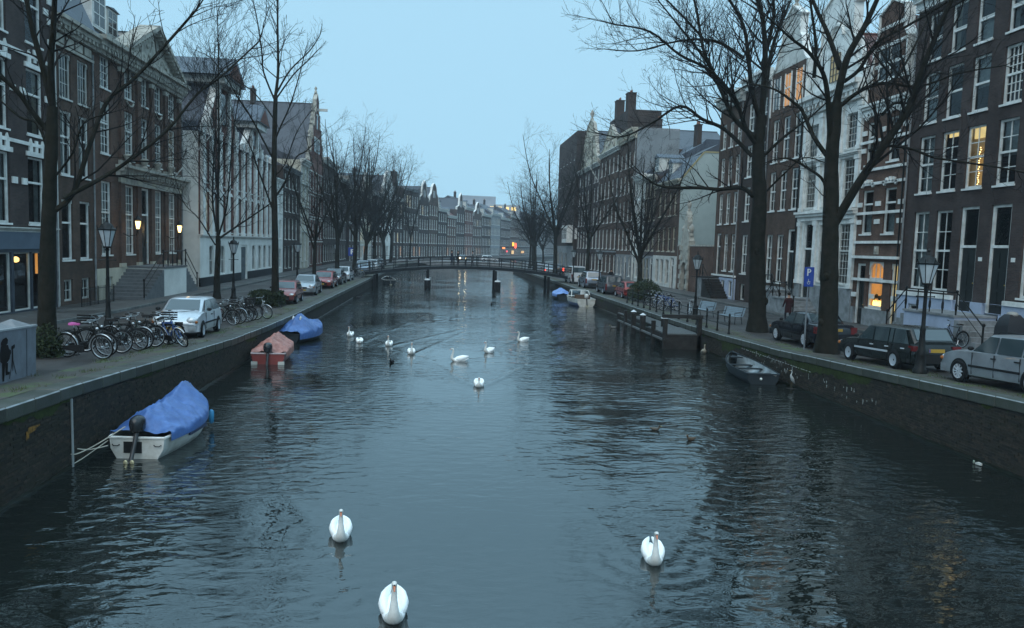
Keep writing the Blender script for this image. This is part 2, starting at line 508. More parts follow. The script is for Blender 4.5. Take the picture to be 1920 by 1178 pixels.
for side, nm in ((-1, 'left'), (1, 'right')):
    tag(strip('street_' + nm, side, [0.3, 4, 8, 14, 60, 400], -0.012, PAVE, -40, 420), kind='structure')
    tag(strip('verge_' + nm, side, [0.46, 1.35], 0.0, VERGE), kind='structure')
    # sidewalk along the houses, with a line of kerb stones
    sw = tag(strip('sidewalk_' + nm, side, [8.6, 14.0], 0.10, WALKPAVE), kind='structure')
    kb = MB().box(-0.09, 0.09, -0.495, 0.495, -0.15, 0.115).mesh('kerb_stone', KERB)
    y = 26.0
    while y < 130:
        link('kerb_stone', kb, sw, ((XL if side < 0 else XR) + side*8.52, y, zq(y)), (math.atan2(zq(y+.5)-zq(y-.5), 1.0), 0, 0))
        y += 1.0
    # quay wall
    b = MB(); vsx = []; ys = YS
    for y in ys:
        e = (XL if side < 0 else XR) + bend(y)
        for dx, z in ((0, -1.2), (0, zq(y)-0.26), (side*0.45, zq(y)-0.26), (side*0.45, -1.2)):
            vsx.append((e+dx, y, z))
    fs = []
    for i in range(len(ys)-1):
        for j in range(4):
            j2 = (j+1) % 4
            q = (i*4+j, i*4+j2, (i+1)*4+j2, (i+1)*4+j)
            fs.append(q)
    b.add(vsx, fs)
    wall = tag(b.build('quay_wall_' + nm, BRICK_QUAY), kind='structure')
    # coping: one stone after another
    bm = bmesh.new()
    bmesh.ops.create_cube(bm, size=1.0)
    for v in bm.verts:
        v.co = Vector((v.co.x*0.52, v.co.y*0.985, v.co.z*0.27))
    bmesh.ops.bevel(bm, geom=bm.edges[:], offset=0.024, segments=1, affect='EDGES')
    bm.normal_update()
    for f in bm.faces:                                  # the outer arris is coloured pale for the sky light it catches
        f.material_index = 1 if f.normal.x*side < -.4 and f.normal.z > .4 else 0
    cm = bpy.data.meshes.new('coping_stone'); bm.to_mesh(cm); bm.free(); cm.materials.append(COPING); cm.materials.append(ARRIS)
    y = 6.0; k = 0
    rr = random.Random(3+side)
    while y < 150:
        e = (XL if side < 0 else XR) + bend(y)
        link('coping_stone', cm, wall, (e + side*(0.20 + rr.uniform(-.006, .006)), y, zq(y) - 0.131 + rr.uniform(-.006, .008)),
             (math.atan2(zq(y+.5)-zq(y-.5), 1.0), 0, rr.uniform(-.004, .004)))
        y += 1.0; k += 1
    b = MB(); yy = 150.0
    while yy < 400:                                     # beyond: the coping runs on as one band
        e0, e1 = (XL if side < 0 else XR) + bend(yy), (XL if side < 0 else XR) + bend(yy+5)
        z = zq(yy)
        b.add([(e0-side*.05, yy, z), (e0+side*.47, yy, z), (e1+side*.47, yy+5, z), (e1-side*.05, yy+5, z),
               (e0-side*.05, yy, z-.27), (e1-side*.05, yy+5, z-.27)], [(0,1,2,3), (0,3,5,4)])
        yy += 5
    tag(b.build('coping_band', COPING, wall), kind='stuff')
    # the bricks that can be picked apart close to the bridge: proud of the wall, joints recessed
    bkm = [MB().box(-0.055, 0.055, -0.102, 0.102, -0.029, 0.029).mesh('brick', mat('quay_brick_%d' % q, c, 0.8, var=0.4, scale=9, bump=0.4, dirt=(0.020, 0.022, 0.017)))
           for q, c in enumerate(((0.044, 0.035, 0.030), (0.024, 0.022, 0.021), (0.036, 0.031, 0.024), (0.062, 0.045, 0.037)))]
    rr = random.Random(11+side)
    places = []
    ya, yb = (13.6, 34.0) if side < 0 else (16.0, 38.0)
    row = 0; z = 0.05
    while z < 1.62:
        y = ya + (0.11 if row % 2 else 0)
        while y < yb:
            if z + 0.04 < zq(y) - 0.27:
                places.append((y, z, rr.uniform(-.008, .010), rr.randrange(4)))
            y += 0.215
        z += 0.071; row += 1
    places.sort()
    rest = MB()
    e = XL if side < 0 else XR
    for i, (y, z, o, q) in enumerate(places):
        if i < 300:
            link('brick', bkm[q], wall, (e + side*(0.042 + o), y, z))
        else:
            rest.cur = q
            x = e + side*(0.042 + o)
            rest.box(x-0.055, x+0.055, y-0.102, y+0.102, z-0.029, z+0.029)
    tag(rest.build('brick_courses', [MATS['quay_brick_%d' % q] for q in range(4)], wall), kind='stuff')

# moss hanging under the coping and a wet algae line at the water
MOSS = mat('wall_moss', (0.034, 0.048, 0.014), 0.95, var=0.5, scale=7, bump=0.6, bscale=40, dirt=(0.018, 0.024, 0.010))
ALGAE = mat('wet_algae', (0.012, 0.016, 0.009), 0.35, var=0.5, scale=4)
for side in (-1, 1):
    e = XL if side < 0 else XR
    wl = bpy.data.objects['quay_wall_' + ('left' if side < 0 else 'right')]
    b, a = MB(), MB(); y = 9.0
    x = e - side*0.024
    def mh(y): return max(0.0, noise.noise(Vector((y*.35, side*3.0, 0)))*.55 + (.22 if side > 0 and 23 < y < 36 else -.02) + noise.noise(Vector((y*2.5, 1.0, side)))*.16)
    def ah(y): return .07 + .05*noise.noise(Vector((y*1.1, 5.0, side))) + .03*noise.noise(Vector((y*6.0, 5.0, side)))
    while y < 70:
        d = .12
        h0, h1 = mh(y), mh(y+d)
        if h0 + h1 > .02: b.quad((x, y, zq(y)-.262), (x, y+d, zq(y+d)-.262), (x, y+d, zq(y+d)-.262-h1), (x, y, zq(y)-.262-h0))
        a.quad((x-side*.002, y, -.1), (x-side*.002, y+d, -.1), (x-side*.002, y+d, ah(y+d)), (x-side*.002, y, ah(y)))
        y += d
    tag(b.build('moss', MOSS, wl), kind='stuff'); tag(a.build('algae', ALGAE, wl), kind='stuff')
# droppings, lime streaks and a rust patch on the walls
STREAK = mat('lime_streak', (0.42, 0.44, 0.42), 0.8, var=0.5, scale=14, dirt=(0.12, 0.12, 0.11))
wallR = bpy.data.objects['quay_wall_right']; wallL = bpy.data.objects['quay_wall_left']
b = MB(); rr = random.Random(5)
for i in range(46):
    y = rr.uniform(22.5, 32.0); z = 0.78 - (32-y)*0.012 + rr.uniform(-.30, .12)
    w, h = rr.uniform(.01, .035), rr.uniform(.03, .17)
    b.add([(XR-0.027, y-w, z), (XR-0.027, y+w, z+rr.uniform(0, .03)), (XR-0.027, y+w*.5, z-h), (XR-0.027, y-w*.4, z-h)], [(0,1,2,3)])
for i in range(30):
    y = 27.0 + i*0.22 + rr.uniform(-.05, .05)
    b.add([(XR-0.027, y-.08, .80), (XR-0.027, y+.08, .80), (XR-0.027, y+.07, .775), (XR-0.027, y-.06, .77)], [(0,1,2,3)])
tag(b.build('lime_streaks', STREAK, wallR), kind='stuff')
b = MB()
for i, (y, z, w, h) in enumerate(((15.4, 1.15, .17, .12), (15.25, 1.05, .06, .16), (15.6, 1.2, .12, .06))):
    b.add([(XL+0.027+.001*i, y-w, z), (XL+0.027+.001*i, y+w*.9, z+.03), (XL+0.027+.001*i, y+w, z+h), (XL+0.027+.001*i, y-w*.7, z+h*1.1)], [(0,1,2,3)])
b.build('rust_stain', mat('rust', (0.26, 0.13, 0.03), 0.9, var=0.6, scale=12, dirt=(0.06, 0.04, 0.02)), wallL)
b = MB().tube([(XL+0.04, 17.0, 1.5), (XL+0.045, 17.0, .8), (XL+0.04, 17.02, 0.02)], 0.025, 6)
b.build('drain_pipe', mat('pale_pipe', (0.26, 0.28, 0.28), 0.5), wallL, 60)

# canal bed and the ground beyond, out to the horizon
b = MB().quad((-1500, -300, -3.0), (1500, -300, -3.0), (1500, 2000, -3.0), (-1500, 2000, -3.0))
tag(b.build('ground', mat('earth', (0.045, 0.045, 0.04), 0.9)), kind='structure')

# ------------------------------------------------------------------ water
def water():
    xs = np.concatenate([np.linspace(-30, -8.2, 5), np.linspace(-8.0, 13.8, 210), np.linspace(15, 110, 12)])
    ys = [-40.0, -20, -5, 2]
    y = 5.0
    while y < 150:
        ys.append(y); y += max(0.055, 0.0075*y)
    ys += list(np.linspace(152, 420, 30))
    ys = np.array(ys)
    X, Y = np.meshgrid(xs, ys)
    Z = np.zeros_like(X)
    rr = np.random.RandomState(4)
    for i in range(22):                                 # a light chop, mostly running along the canal
        lam = rr.uniform(0.5, 1.7); a = rr.normal(PI/2, 0.6); k = 2*PI/lam
        Z += 0.0014*lam*np.sin(k*(X*np.cos(a) + Y*np.sin(a)) + rr.uniform(0, 6.28))
    patch = 0.5 + 0.5*np.sin(0.21*X + 0.13*Y + 1.3*np.sin(0.09*Y)) * np.cos(0.11*Y - 0.17*X + 0.8)
    side = np.clip((X - 1.5)/6.0, 0, 1) + np.clip((-2.0 - X)/4.0, 0, 1)*0.7
    Z *= (0.15 + 0.75*patch)*np.maximum(0.12 + 1.0*np.clip(side, 0, 1), 0.9*np.clip((Y - 28)/25, 0, 1)) * (1 + 0.8*np.clip((Y - 35)/40, 0, 1))
    for (sx, sy, hd, sc, pose, lb) in SWANS:            # wakes spread behind each swan
        a = R(hd)
        fx, fy = math.sin(a), -math.cos(a)
        dx, dy = X - sx, Y - sy
        al = -(dx*fx + dy*fy) + 0.35                    # distance behind the breast
        la = np.abs(dx*(-fy) + dy*fx)
        m = np.clip(al/0.25, 0, 1)*np.exp(-np.clip(al, 0, 99)/(3.6 if sy < 25 else 7.0))*(1.0 if sy < 25 else 1.8)
        for kk, off in ((1.0, 0.0), (0.8, 0.28), (0.55, 0.58), (0.35, 0.9)):
            c = la - (0.36*np.clip(al - off, 0, 99) + 0.10)
            Z += 0.018*kk*m*np.exp(-(c/0.085)**2)*np.where(al > off, 1, 0)
            Z -= 0.012*kk*m*np.exp(-((c+0.14)/0.085)**2)*np.where(al > off, 1, 0)
        rad = np.sqrt(dx**2 + dy**2)
        Z += 0.006*np.sin(rad*2*PI/0.42)*np.exp(-((rad-0.6)/0.7)**2)
    fade = np.clip((X + 8.0)/0.3, 0, 1)*np.clip((13.8 - X)/0.3, 0, 1)
    Z *= fade
    ny, nx = X.shape
    co = np.stack([X, Y, Z], -1).reshape(-1, 3)
    idx = np.arange(nx*ny).reshape(ny, nx)
    q = np.stack([idx[:-1, :-1], idx[:-1, 1:], idx[1:, 1:], idx[1:, :-1]], -1).reshape(-1, 4)
    me = bpy.data.meshes.new('canal_water')
    me.vertices.add(len(co)); me.vertices.foreach_set('co', co.ravel())
    me.loops.add(q.size); me.loops.foreach_set('vertex_index', q.ravel())
    me.polygons.add(len(q)); me.polygons.foreach_set('loop_start', np.arange(0, q.size, 4))
    me.polygons.foreach_set('use_smooth', [True]*len(q))
    me.update(); me.validate()
    m, n, bb, out = _nodes('canal_water')
    bb.inputs['Base Color'].default_value = (0.007, 0.0095, 0.0085, 1)
    bb.inputs['Roughness'].default_value = 0.04
    bb.inputs['IOR'].default_value = 2.0
    bb.inputs['Specular IOR Level'].default_value = 0.5
    bb.inputs['Specular Tint'].default_value = (0.84, 0.96, 1.0, 1)
    tc = n.nodes.new('ShaderNodeTexCoord')
    mp = n.nodes.new('ShaderNodeMapping'); mp.inputs['Scale'].default_value = (0.8, 1.5, 1)
    n.links.new(tc.outputs['Object'], mp.inputs['Vector'])
    n1 = n.nodes.new('ShaderNodeTexNoise'); n1.inputs['Scale'].default_value = 2.5; n1.inputs['Detail'].default_value = 3.0; n1.inputs['Roughness'].default_value = 0.45
    n1.inputs['Distortion'].default_value = 0.4
    n.links.new(mp.outputs[0], n1.inputs['Vector'])
    n2 = n.nodes.new('ShaderNodeTexNoise'); n2.inputs['Scale'].default_value = 0.16; n2.inputs['Detail'].default_value = 3
    n.links.new(tc.outputs['Object'], n2.inputs['Vector'])
    mr = n.nodes.new('ShaderNodeMapRange'); mr.inputs['From Min'].default_value = 0.40; mr.inputs['From Max'].default_value = 0.62
    mr.inputs['To Min'].default_value = 0.28; mr.inputs['To Max'].default_value = 1.15
    n.links.new(n2.outputs['Fac'], mr.inputs['Value'])
    mu = n.nodes.new('ShaderNodeMath'); mu.operation = 'MULTIPLY'
    sx = n.nodes.new('ShaderNodeSeparateXYZ'); n.links.new(tc.outputs['Object'], sx.inputs[0])
    ab = n.nodes.new('ShaderNodeMath'); ab.operation = 'ABSOLUTE'; sb = n.nodes.new('ShaderNodeMath'); sb.operation = 'SUBTRACT'; sb.inputs[1].default_value = 0.5
    n.links.new(sx.outputs['X'], sb.inputs[0]); n.links.new(sb.outputs[0], ab.inputs[0])
    m2 = n.nodes.new('ShaderNodeMapRange'); m2.inputs['From Min'].default_value = 1.0; m2.inputs['From Max'].default_value = 4.5   # calmer along the middle
    m2.inputs['To Min'].default_value = 0.5; m2.inputs['To Max'].default_value = 1.0
    n.links.new(ab.outputs[0], m2.inputs['Value'])
    m3 = n.nodes.new('ShaderNodeMath'); m3.operation = 'MULTIPLY'
    n.links.new(mr.outputs[0], m3.inputs[0]); n.links.new(m2.outputs[0], m3.inputs[1])
    n.links.new(n1.outputs['Fac'], mu.inputs[0]); n.links.new(m3.outputs[0], mu.inputs[1])
    bp = n.nodes.new('ShaderNodeBump'); bp.inputs['Strength'].default_value = 1.0; bp.inputs['Distance'].default_value = 0.05
    n.links.new(mu.outputs[0], bp.inputs['Height']); n.links.new(bp.outputs['Normal'], bb.inputs['Normal'])
    me.materials.append(m)
    return tag(link('canal_water', me), kind='structure')
water()

# ------------------------------------------------------------------ footbridge and far road bridge
def footbridge():
    t = thing('foot_bridge', 'slim dark arched footbridge on piles with see-through railings over the canal', 'bridge', (2.9, 90, 0))
    IRON = mat('bridge_paint', (0.012, 0.016, 0.020), 0.55, var=0.3, scale=4, spec=0.15)
    TIMBER = mat('bridge_pile', (0.010, 0.010, 0.011), 0.7, var=0.4, scale=4)
    CAPW = mat('pile_cap', (0.60, 0.64, 0.66), 0.6)
    x0, x1 = -12.2, 12.0
    def dz(x):
        u = (x - x0)/(x1 - x0)
        return (1.45*(1-u) + 1.70*u) + 1.0*4*u*(1-u)
    N = 36
    xs = [x0 + (x1-x0)*i/N for i in range(N+1)]
    b = MB()
    b.loft([[(x, -1.6, dz(x)-.10), (x, 1.6, dz(x)-.10), (x, 1.6, dz(x)), (x, -1.6, dz(x))] for x in xs])
    b.build('deck', mat('bridge_deck', (0.06, 0.06, 0.058), 0.6), t)
    for s in (-1, 1):
        b = MB().loft([[(x, s*1.62-.07, dz(x)-.30), (x, s*1.62+.07, dz(x)-.30), (x, s*1.62+.07, dz(x)+.03), (x, s*1.62-.07, dz(x)+.03)] for x in xs])
        b.build('girder', IRON, t)
        for h, r in ((1.05, .050), (0.72, .030), (0.40, .030), (0.12, .03)):
            MB().tube([(x, s*1.68, dz(x)+h) for x in xs], r, 6).build('rail', IRON, t)
        pm = MB().tube([(0, 0, 0), (0, 0, 1.12)], .055, 6).ball((0, 0, 1.14), .055, 6, 4).mesh('railing_post', IRON)
        for i in range(0, 19):
            x = x0 + (x1-x0)*i/18
            link('railing_post', pm, t, (x, s*1.68, dz(x)-.05))
        for px in (-10.3, -4.4, 3.3, 9.4):
            p = MB().box(px-.15, px+.15, s*1.45-.15, s*1.45+.15, -1.5, dz(px)-.40).build('pile', TIMBER, t)
            if px in (-4.4, 3.3):
                MB().lathe([(.30, -1.2), (.34, .2), (.34, .92)], (px+(.25 if px > 0 else 0), s*1.75, 0), 10).build('fender_pile', TIMBER, p, 40)
                MB().lathe([(.36, .93), (.30, 1.06), (.05, 1.10)], (px+(.25 if px > 0 else 0), s*1.75, 0), 10).build('pile_cap', CAPW, p, 40)
    return t
footbridge()

def roadbridge():
    t = thing('road_bridge', 'low brick road bridge closing the far end of the water', 'bridge', (5, 172, 0))
    b = MB(); n = 14
    pts = [(-22, -1.0)] + [(-22 + 46*i/n, 1.10 + 0.35*math.sin(PI*i/n)) for i in range(n+1)] + [(24, -1.0)]
    for a in (15, 2, -11):                              # three low arches
        pts += [(a + 5.0*math.cos(q), -0.9 + 1.9*math.sin(q)) for q in [PI*j/8 for j in range(9)]]
    b.prism(pts, 'y', -4, 4)
    b.build('bridge_body', GREYSTONE, t)
    b = MB()
    for i in range(n):
        xa, xb = -22 + 46*i/n, -22 + 46*(i+1)/n
        za, zb = 1.10 + .35*math.sin(PI*i/n), 1.10 + .35*math.sin(PI*(i+1)/n)
        b.tube([(xa, -3.9, za+.95), (xb, -3.9, zb+.95)], .04, 5).tube([(xa, -3.9, za+.5), (xb, -3.9, zb+.5)], .03, 5).tube([(xa, -3.9, za-.05), (xa, -3.9, za+1.0)], .05, 5)
    b.build('railing', BLACKIRON, t)
    return t
roadbridge()
# ------------------------------------------------------------------ houses
WCACHE = {}
def cached(key, fn):
    if key not in WCACHE:
        WCACHE[key] = fn()
    return WCACHE[key]

def frame_mesh(w, h, bars, tr, arch, m, fw, ramp):
    def f():
        b = MB(); y0, y1 = 0.10, 0.20
        b.box(-w/2, -w/2+fw, y0, y1, 0, h); b.box(w/2-fw, w/2, y0, y1, 0, h)
        b.box(-w/2+fw, w/2-fw, y0+.003, y1, 0, fw); b.box(-w/2+fw, w/2-fw, y0+.003, y1, h-fw, h)
        iw = w - 2*fw
        if tr:
            b.box(-w/2+fw, w/2-fw, y0-.012, y1, h*tr-.05, h*tr+.05)
        nx, ny = bars
        for i in range(1, nx):
            x = -iw/2 + iw*i/nx
            b.box(x-.018, x+.018, y0+.035, y1-.02, fw, h-fw)
        for i in range(1, ny):
            z = fw + (h-2*fw)*i/ny
            if tr and abs(z - h*tr) < 0.09:
                continue
            b.box(-w/2+fw, w/2-fw, y0+.038, y1-.02, z-.018, z+.018)
        if arch:
            n = 6
            arc = [(-w/2*math.cos(PI*i/(2*n)), h-arch+arch*math.sin(PI*i/(2*n))) for i in range(n+1)]
            b.prism([(-w/2, h)] + arc, 'y', y0-.05, y1)
            b.prism([(w/2, h)] + [(-x, z) for x, z in arc], 'y', y0-.05, y1)
        return b.mesh('window', m)
    return cached(('f', w, h, bars, tr, arch, m.name, fw), f)

def pane_mesh(w, h):
    return cached(('p', w, h), lambda: MB().quad((-w/2+.03, .168, .03), (w/2-.03, .168, .03), (w/2-.03, .168, h-.03), (-w/2+.03, .168, h-.03)).mesh('pane', PANE))

def sill_mesh(w, m, t=.09, p=.07):
    return cached(('s', w, m.name, t), lambda: MB().box(-w/2-.05, w/2+.05, -p, .10, -t, -.001).mesh('sill', m))

def curtain_mesh(w, h, kind, m):
    def f():
        b = MB(); n = 18
        def drape(x0, x1, z0, z1):
            vs, fs = [], []
            for i in range(n+1):
                x = x0 + (x1-x0)*i/n
                y = .34 + .03*math.sin(i*2.1)
                vs += [(x, y, z0), (x, y, z1)]
            for i in range(n):
                fs.append((2*i, 2*i+2, 2*i+3, 2*i+1))
            b.add(vs, fs)
        if kind == 'full': drape(-w/2, w/2, 0, h)
        elif kind == 'half': drape(-w/2, w/2, 0, h*.5)
        elif kind == 'blind': drape(-w/2, w/2, h*.45, h)
        else:
            drape(-w/2, -w/2+w*.24, 0, h); drape(w/2-w*.24, w/2, 0, h)
        return b.mesh('curtain', m)
    return cached(('c', w, h, kind, m.name), f)

def lit_mesh(w, h, m):
    return cached(('l', w, h, m.name), lambda: MB().box(-w/2-.42, w/2+.42, .36, .40, -.05, h+.05).mesh('lit_room', m))

class House:
    def __init__(s, name, label, side, X, Ya, Yb, eave, depth, wall, ang=None, org=None, W=None, group=None, cat='house'):
        s.side, s.Ya, s.Yb, s.eave, s.D, s.wallm = side, Ya, Yb, eave, depth, wall
        s.W = W if W else Yb - Ya
        s.B = 1.05
        if org:
            loc, rz = (org[0], org[1], s.B), ang
        elif side < 0:
            loc, rz = (X, Ya, s.B), PI/2
        else:
            loc, rz = (X, Yb, s.B), -PI/2
        s.e = thing(name, label, cat, loc, rz, group)
        s.holes, s.zones = [], []
        s.rr = random.Random(int(abs(Ya)*97) + int(side*13) + 5)
    def S(s, y):                                        # world Y -> distance along the front
        return y - s.Ya if s.side < 0 else s.Yb - y
    def part(s, name, mb, m, smooth=None, parent=None):
        return mb.build(name, m, parent or s.e, smooth, (0, 0, 0 if parent else -s.B))
    def win(s, x, z0, w, h, bars=(2, 4), tr=.5, lit=None, cur=None, arch=0, frame=None, sill=True, fw=.10, sillm=None, cm=None):
        frame = frame or WHITE
        w, h = round(w, 2), round(h, 2)
        s.holes.append((x-w/2, x+w/2, z0, z0+h))
        o = link('window', frame_mesh(w, h, bars, tr, arch, frame, fw, 0), s.e, (x, s.front(z0+h/2), z0-s.B))
        link('pane', pane_mesh(w, h), o, None, (s.rr.uniform(-.012, .012), 0, s.rr.uniform(-.012, .012)))
        if sill:
            link('sill', sill_mesh(w, sillm or frame), o)
        if cur == 'auto':
            q = s.rr.random()
            cur = 'full' if q < .24 else 'half' if q < .42 else 'sides' if q < .68 else 'blind' if q < .8 else None
        if cur and not lit:
            link('curtain', curtain_mesh(w, h, cur, cm or (CURTAIN if s.rr.random() < .75 else CURTAIN2)), o)
        if lit:
            link('lit_room', lit_mesh(w, h, lit), o)
            if cur: link('curtain', curtain_mesh(w, h, cur, cm or CURTAIN), o)
        return o
    def front(s, z):
        for z0, z1, m, p in s.zones:
            if z0 <= z < z1:
                return -p
        return 0.0
    def door(s, x, z0, w, h, dh=None, m=None, frame=None, bars=(1, 1), lit=None):
        """a panelled door with a fanlight above it"""
        dh = dh or h*.62
        frame = frame or WHITE; m = m or DARKDOOR
        s.holes.append((x-w/2, x+w/2, z0, z0+h))
        y = s.front(z0+h/2)
        b = MB(); fw = .12
        b.box(-w/2, -w/2+fw, .08, .22, 0, h); b.box(w/2-fw, w/2, .08, .22, 0, h); b.box(-w/2+fw, w/2-fw, .083, .22, h-fw, h)
        b.box(-w/2+fw, w/2-fw, .07, .22, dh, dh+.12)
        o = b.build('door', frame, s.e, None, (x, y, z0-s.B))
        b = MB(); dw = w-2*fw
        b.box(-dw/2, dw/2, .16, .21, 0.02, dh)
        for q in (0, 1):
            for i, (a, c) in enumerate(((.12, .34), (.40, .64), (.70, .94))):
                xa = -dw/2+.06+q*dw/2
                b.box(xa, xa+dw/2-.12, .135, .165, dh*a, dh*c)
        b.build('door_leaf', m, o)
        MB().box(-dw/2, dw/2, .175, .18, dh+.12, h-fw).build('fanlight', PANE, o)
        MB().ball((dw/2-.10, .12, dh*.45), .035, 6, 4).build('door_knob', mat('brass', (.5, .35, .12), .3, 1.0, var=0), o)
        MB().box(-dw/2, dw/2, .5, .54, dh, h).build('hall', lit if lit else mat('dark_hall', (.02, .02, .02), .9, var=0), o)
        return o
    def zone(s, z0, z1, m, proud=0.0):
        s.zones.append((z0, z1, m, proud))
    def walls(s):
        zs = s.zones + [(max([z[1] for z in s.zones], default=s.B-.4), s.eave, s.wallm, 0.0)]
        rv = .26
        for k, (z0, z1, m, p) in enumerate(zs):
            b = MB(); y = -p
            hs = [(a, c, max(d, z0), min(e, z1), d, e) for a, c, d, e in s.holes if d < z1-.01 and e > z0+.01]
            xs = sorted({0, s.W} | {round(q, 4) for h in hs for q in h[:2]})
            zz = sorted({z0, z1} | {round(q, 4) for h in hs for q in h[2:4]})
            for i in range(len(xs)-1):
                for j in range(len(zz)-1):
                    cx, cz = (xs[i]+xs[i+1])/2, (zz[j]+zz[j+1])/2
                    if any(h[0] < cx < h[1] and h[2] < cz < h[3] for h in hs):
                        continue
                    b.quad((xs[i], y, zz[j]), (xs[i+1], y, zz[j]), (xs[i+1], y, zz[j+1]), (xs[i], y, zz[j+1]))
            for a, c, d, e, d0, e0 in hs:
                b.quad((a, y, d), (a, y+rv, d), (a, y+rv, e), (a, y, e))
                b.quad((c, y, d), (c, y, e), (c, y+rv, e), (c, y+rv, d))
                if abs(d-d0) < 1e-6: b.quad((a, y, d), (c, y, d), (c, y+rv, d), (a, y+rv, d))
                if abs(e-e0) < 1e-6: b.quad((a, y, e), (a, y+rv, e), (c, y+rv, e), (c, y, e))
            if p > 0:                                    # returns of a proud base
                b.quad((0, y, z1), (s.W, y, z1), (s.W, 0.02, z1), (0, 0.02, z1))
                for x in (0, s.W):
                    b.quad((x, y, z0), (x, 0.02, z0), (x, 0.02, z1), (x, y, z1))
            if k == len(zs)-1:
                zb = s.B-.4
                sm = getattr(s, 'sidem', None)
                for x in (0, s.W):
                    if sm is None:
                        b.quad((x, 0, zb), (x, s.D, zb), (x, s.D, s.eave), (x, 0, s.eave))
                s.part('back_wall', MB().quad((0, s.D, zb), (s.W, s.D, zb), (s.W, s.D, s.eave), (0, s.D, s.eave)), m)
                if sm is not None:
                    c = MB()
                    for x in (0, s.W):
                        c.quad((x, 0.002, zb), (x, s.D, zb), (x, s.D, s.eave), (x, 0.002, s.eave))
                    s.part('side_wall', c, sm)
            s.part('wall' if k == len(zs)-1 else 'plinth', b, m)
        if s.rr.random() < .75:
            x = s.W-.12; p = max([q[3] for q in s.zones], default=0)
            s.part('downpipe', MB().tube([(x, -.07-p, s.B+.05), (x, -.07-p, s.eave-.7)], .05, 6), GREYSTONE if s.rr.random() < .5 else BLACKIRON)
        return s
    def band(s, z, h, proj, m, name='band', x0=None, x1=None):
        x0 = 0 if x0 is None else x0; x1 = s.W if x1 is None else x1
        return s.part(name, MB().box(x0, x1, -proj, -.001, z, z+h), m)
    def cornice(s, z, h, proj, m, dentil=0, x0=0, x1=None):
        x1 = s.W if x1 is None else x1
        b = MB()
        b.box(x0, x1, -proj*.35, .05, z, z+h*.45); b.box(x0-.03, x1+.03, -proj*.7, .05, z+h*.45, z+h*.75); b.box(x0-.06, x1+.06, -proj, .06, z+h*.75, z+h)
        o = s.part('cornice', b, m)
        if dentil:
            d = MB(); n = int((x1-x0)/dentil)
            for i in range(n):
                x = x0 + (i+.5)*(x1-x0)/n
                d.box(x-dentil*.25, x+dentil*.25, -proj*.66, -proj*.35-.001, z+h*.2, z+h*.45)
            tag(d.build('dentils', m, o), kind='stuff')
        return o
    def pilaster(s, x, w, z0, z1, proj, m, capm=None):
        o = s.part('pilaster', MB().box(x-w/2, x+w/2, -proj, -.001, z0, z1), m)
        MB().box(x-w/2-.06, x+w/2+.06, -proj-.05, -.002, z1-.32, z1-.05).build('capital', capm or m, o)
        MB().box(x-w/2-.05, x+w/2+.05, -proj-.04, -.002, z0, z0+.25).build('pilaster_base', capm or m, o)
        return o
    def roof_side(s, zr, m, over=.25, mans=0):
        D = s.D; z = s.eave + .002
        if mans:
            pts = [(-over, z), (.0, z+.12), (mans*.45, z+mans), (D/2, zr), (D-mans*.45, z+mans), (D, z)]
        else:
            pts = [(-over, z-.05), (D/2, zr), (D, z)]
        return s.part('roof', MB().prism(pts, 'x', .01, s.W-.01), m)
    def roof_front(s, zr, m, y0=.45, x0=0, x1=None, z=None):
        x1 = s.W if x1 is None else x1; z = (s.eave if z is None else z) + .002
        o = s.part('roof', MB().prism([(x0, z), ((x0+x1)/2, zr), (x1, z)], 'y', y0, s.D), m)
        MB().tube([((x0+x1)/2, y0, zr+.02), ((x0+x1)/2, s.D, zr+.02)], .09, 6).build('ridge', m, o)
        return o
    def flat(s, h=.25, m=None):
        return s.part('roof', MB().box(.02, s.W-.02, .05, s.D, s.eave-.05, s.eave+h), m or GREYSTONE)
    def gable(s, pts, m, trim=None, thick=.42, tr=.11):
        o = s.part('gable', MB().prism(pts, 'y', -.012, thick), m)
        if trim:
            b = MB()
            for (a, c), (e, f) in zip(pts[:-1], pts[1:]):
                d = Vector((e-a, 0, f-c)); L_ = d.length
                if L_ < .05: continue
                b.obox(((a+e)/2, thick/2-.03, (c+f)/2), (L_+tr, thick+.16, tr), (0, -math.atan2(d.z, d.x), 0))
            b.build('coping', trim, o)
        return o
    def chimney(s, x, y, z0, z1, w=.8, d=.6, m=None):
        b = MB().box(x-w/2, x+w/2, y-d/2, y+d/2, z0, z1).box(x-w/2-.07, x+w/2+.07, y-d/2-.07, y+d/2+.07, z1, z1+.12)
        o = s.part('chimney', b, m or BRICK_DARK)
        b = MB()
        for q in (-.25, .25):
            b.lathe([(.11, z1+.12), (.13, z1+.3), (.09, z1+.55)], (x+q*w, y, 0), 8)
        b.build('chimney_pot', mat('terracotta', (.2, .09, .06), .8), o)
    def dormer(s, x, z, w, h, y0, D=2.2, m=None, roofm=None, bars=(2, 3), ped=.5):
        m = m or WHITE
        b = MB().box(x-w/2-.18, x+w/2+.18, y0, y0+D, z, z+h)
        o = s.part('dormer', b, m)
        MB().prism([(x-w/2-.32, z+h), (x, z+h+ped), (x+w/2+.32, z+h)], 'y', y0-.12, y0+D).build('dormer_roof', roofm or SLATE, o)
        MB().box(x-w/2, x+w/2, y0-.012, y0-.005, z+.15, z+h-.1).build('dormer_pane', mat('dark_pane', (.02, .025, .03), .08, var=0), o)
        b = MB()
        for i in range(bars[0]+1):
            xx = x-w/2 + w*i/bars[0]; b.box(xx-.03, xx+.03, y0-.03, y0-.013, z+.15, z+h-.1)
        for i in range(bars[1]+1):
            zz = z+.15 + (h-.25)*i/bars[1]; b.box(x-w/2-.03, x+w/2+.03, y0-.028, y0-.014, zz-.025, zz+.025)
        b.build('dormer_window', m, o)
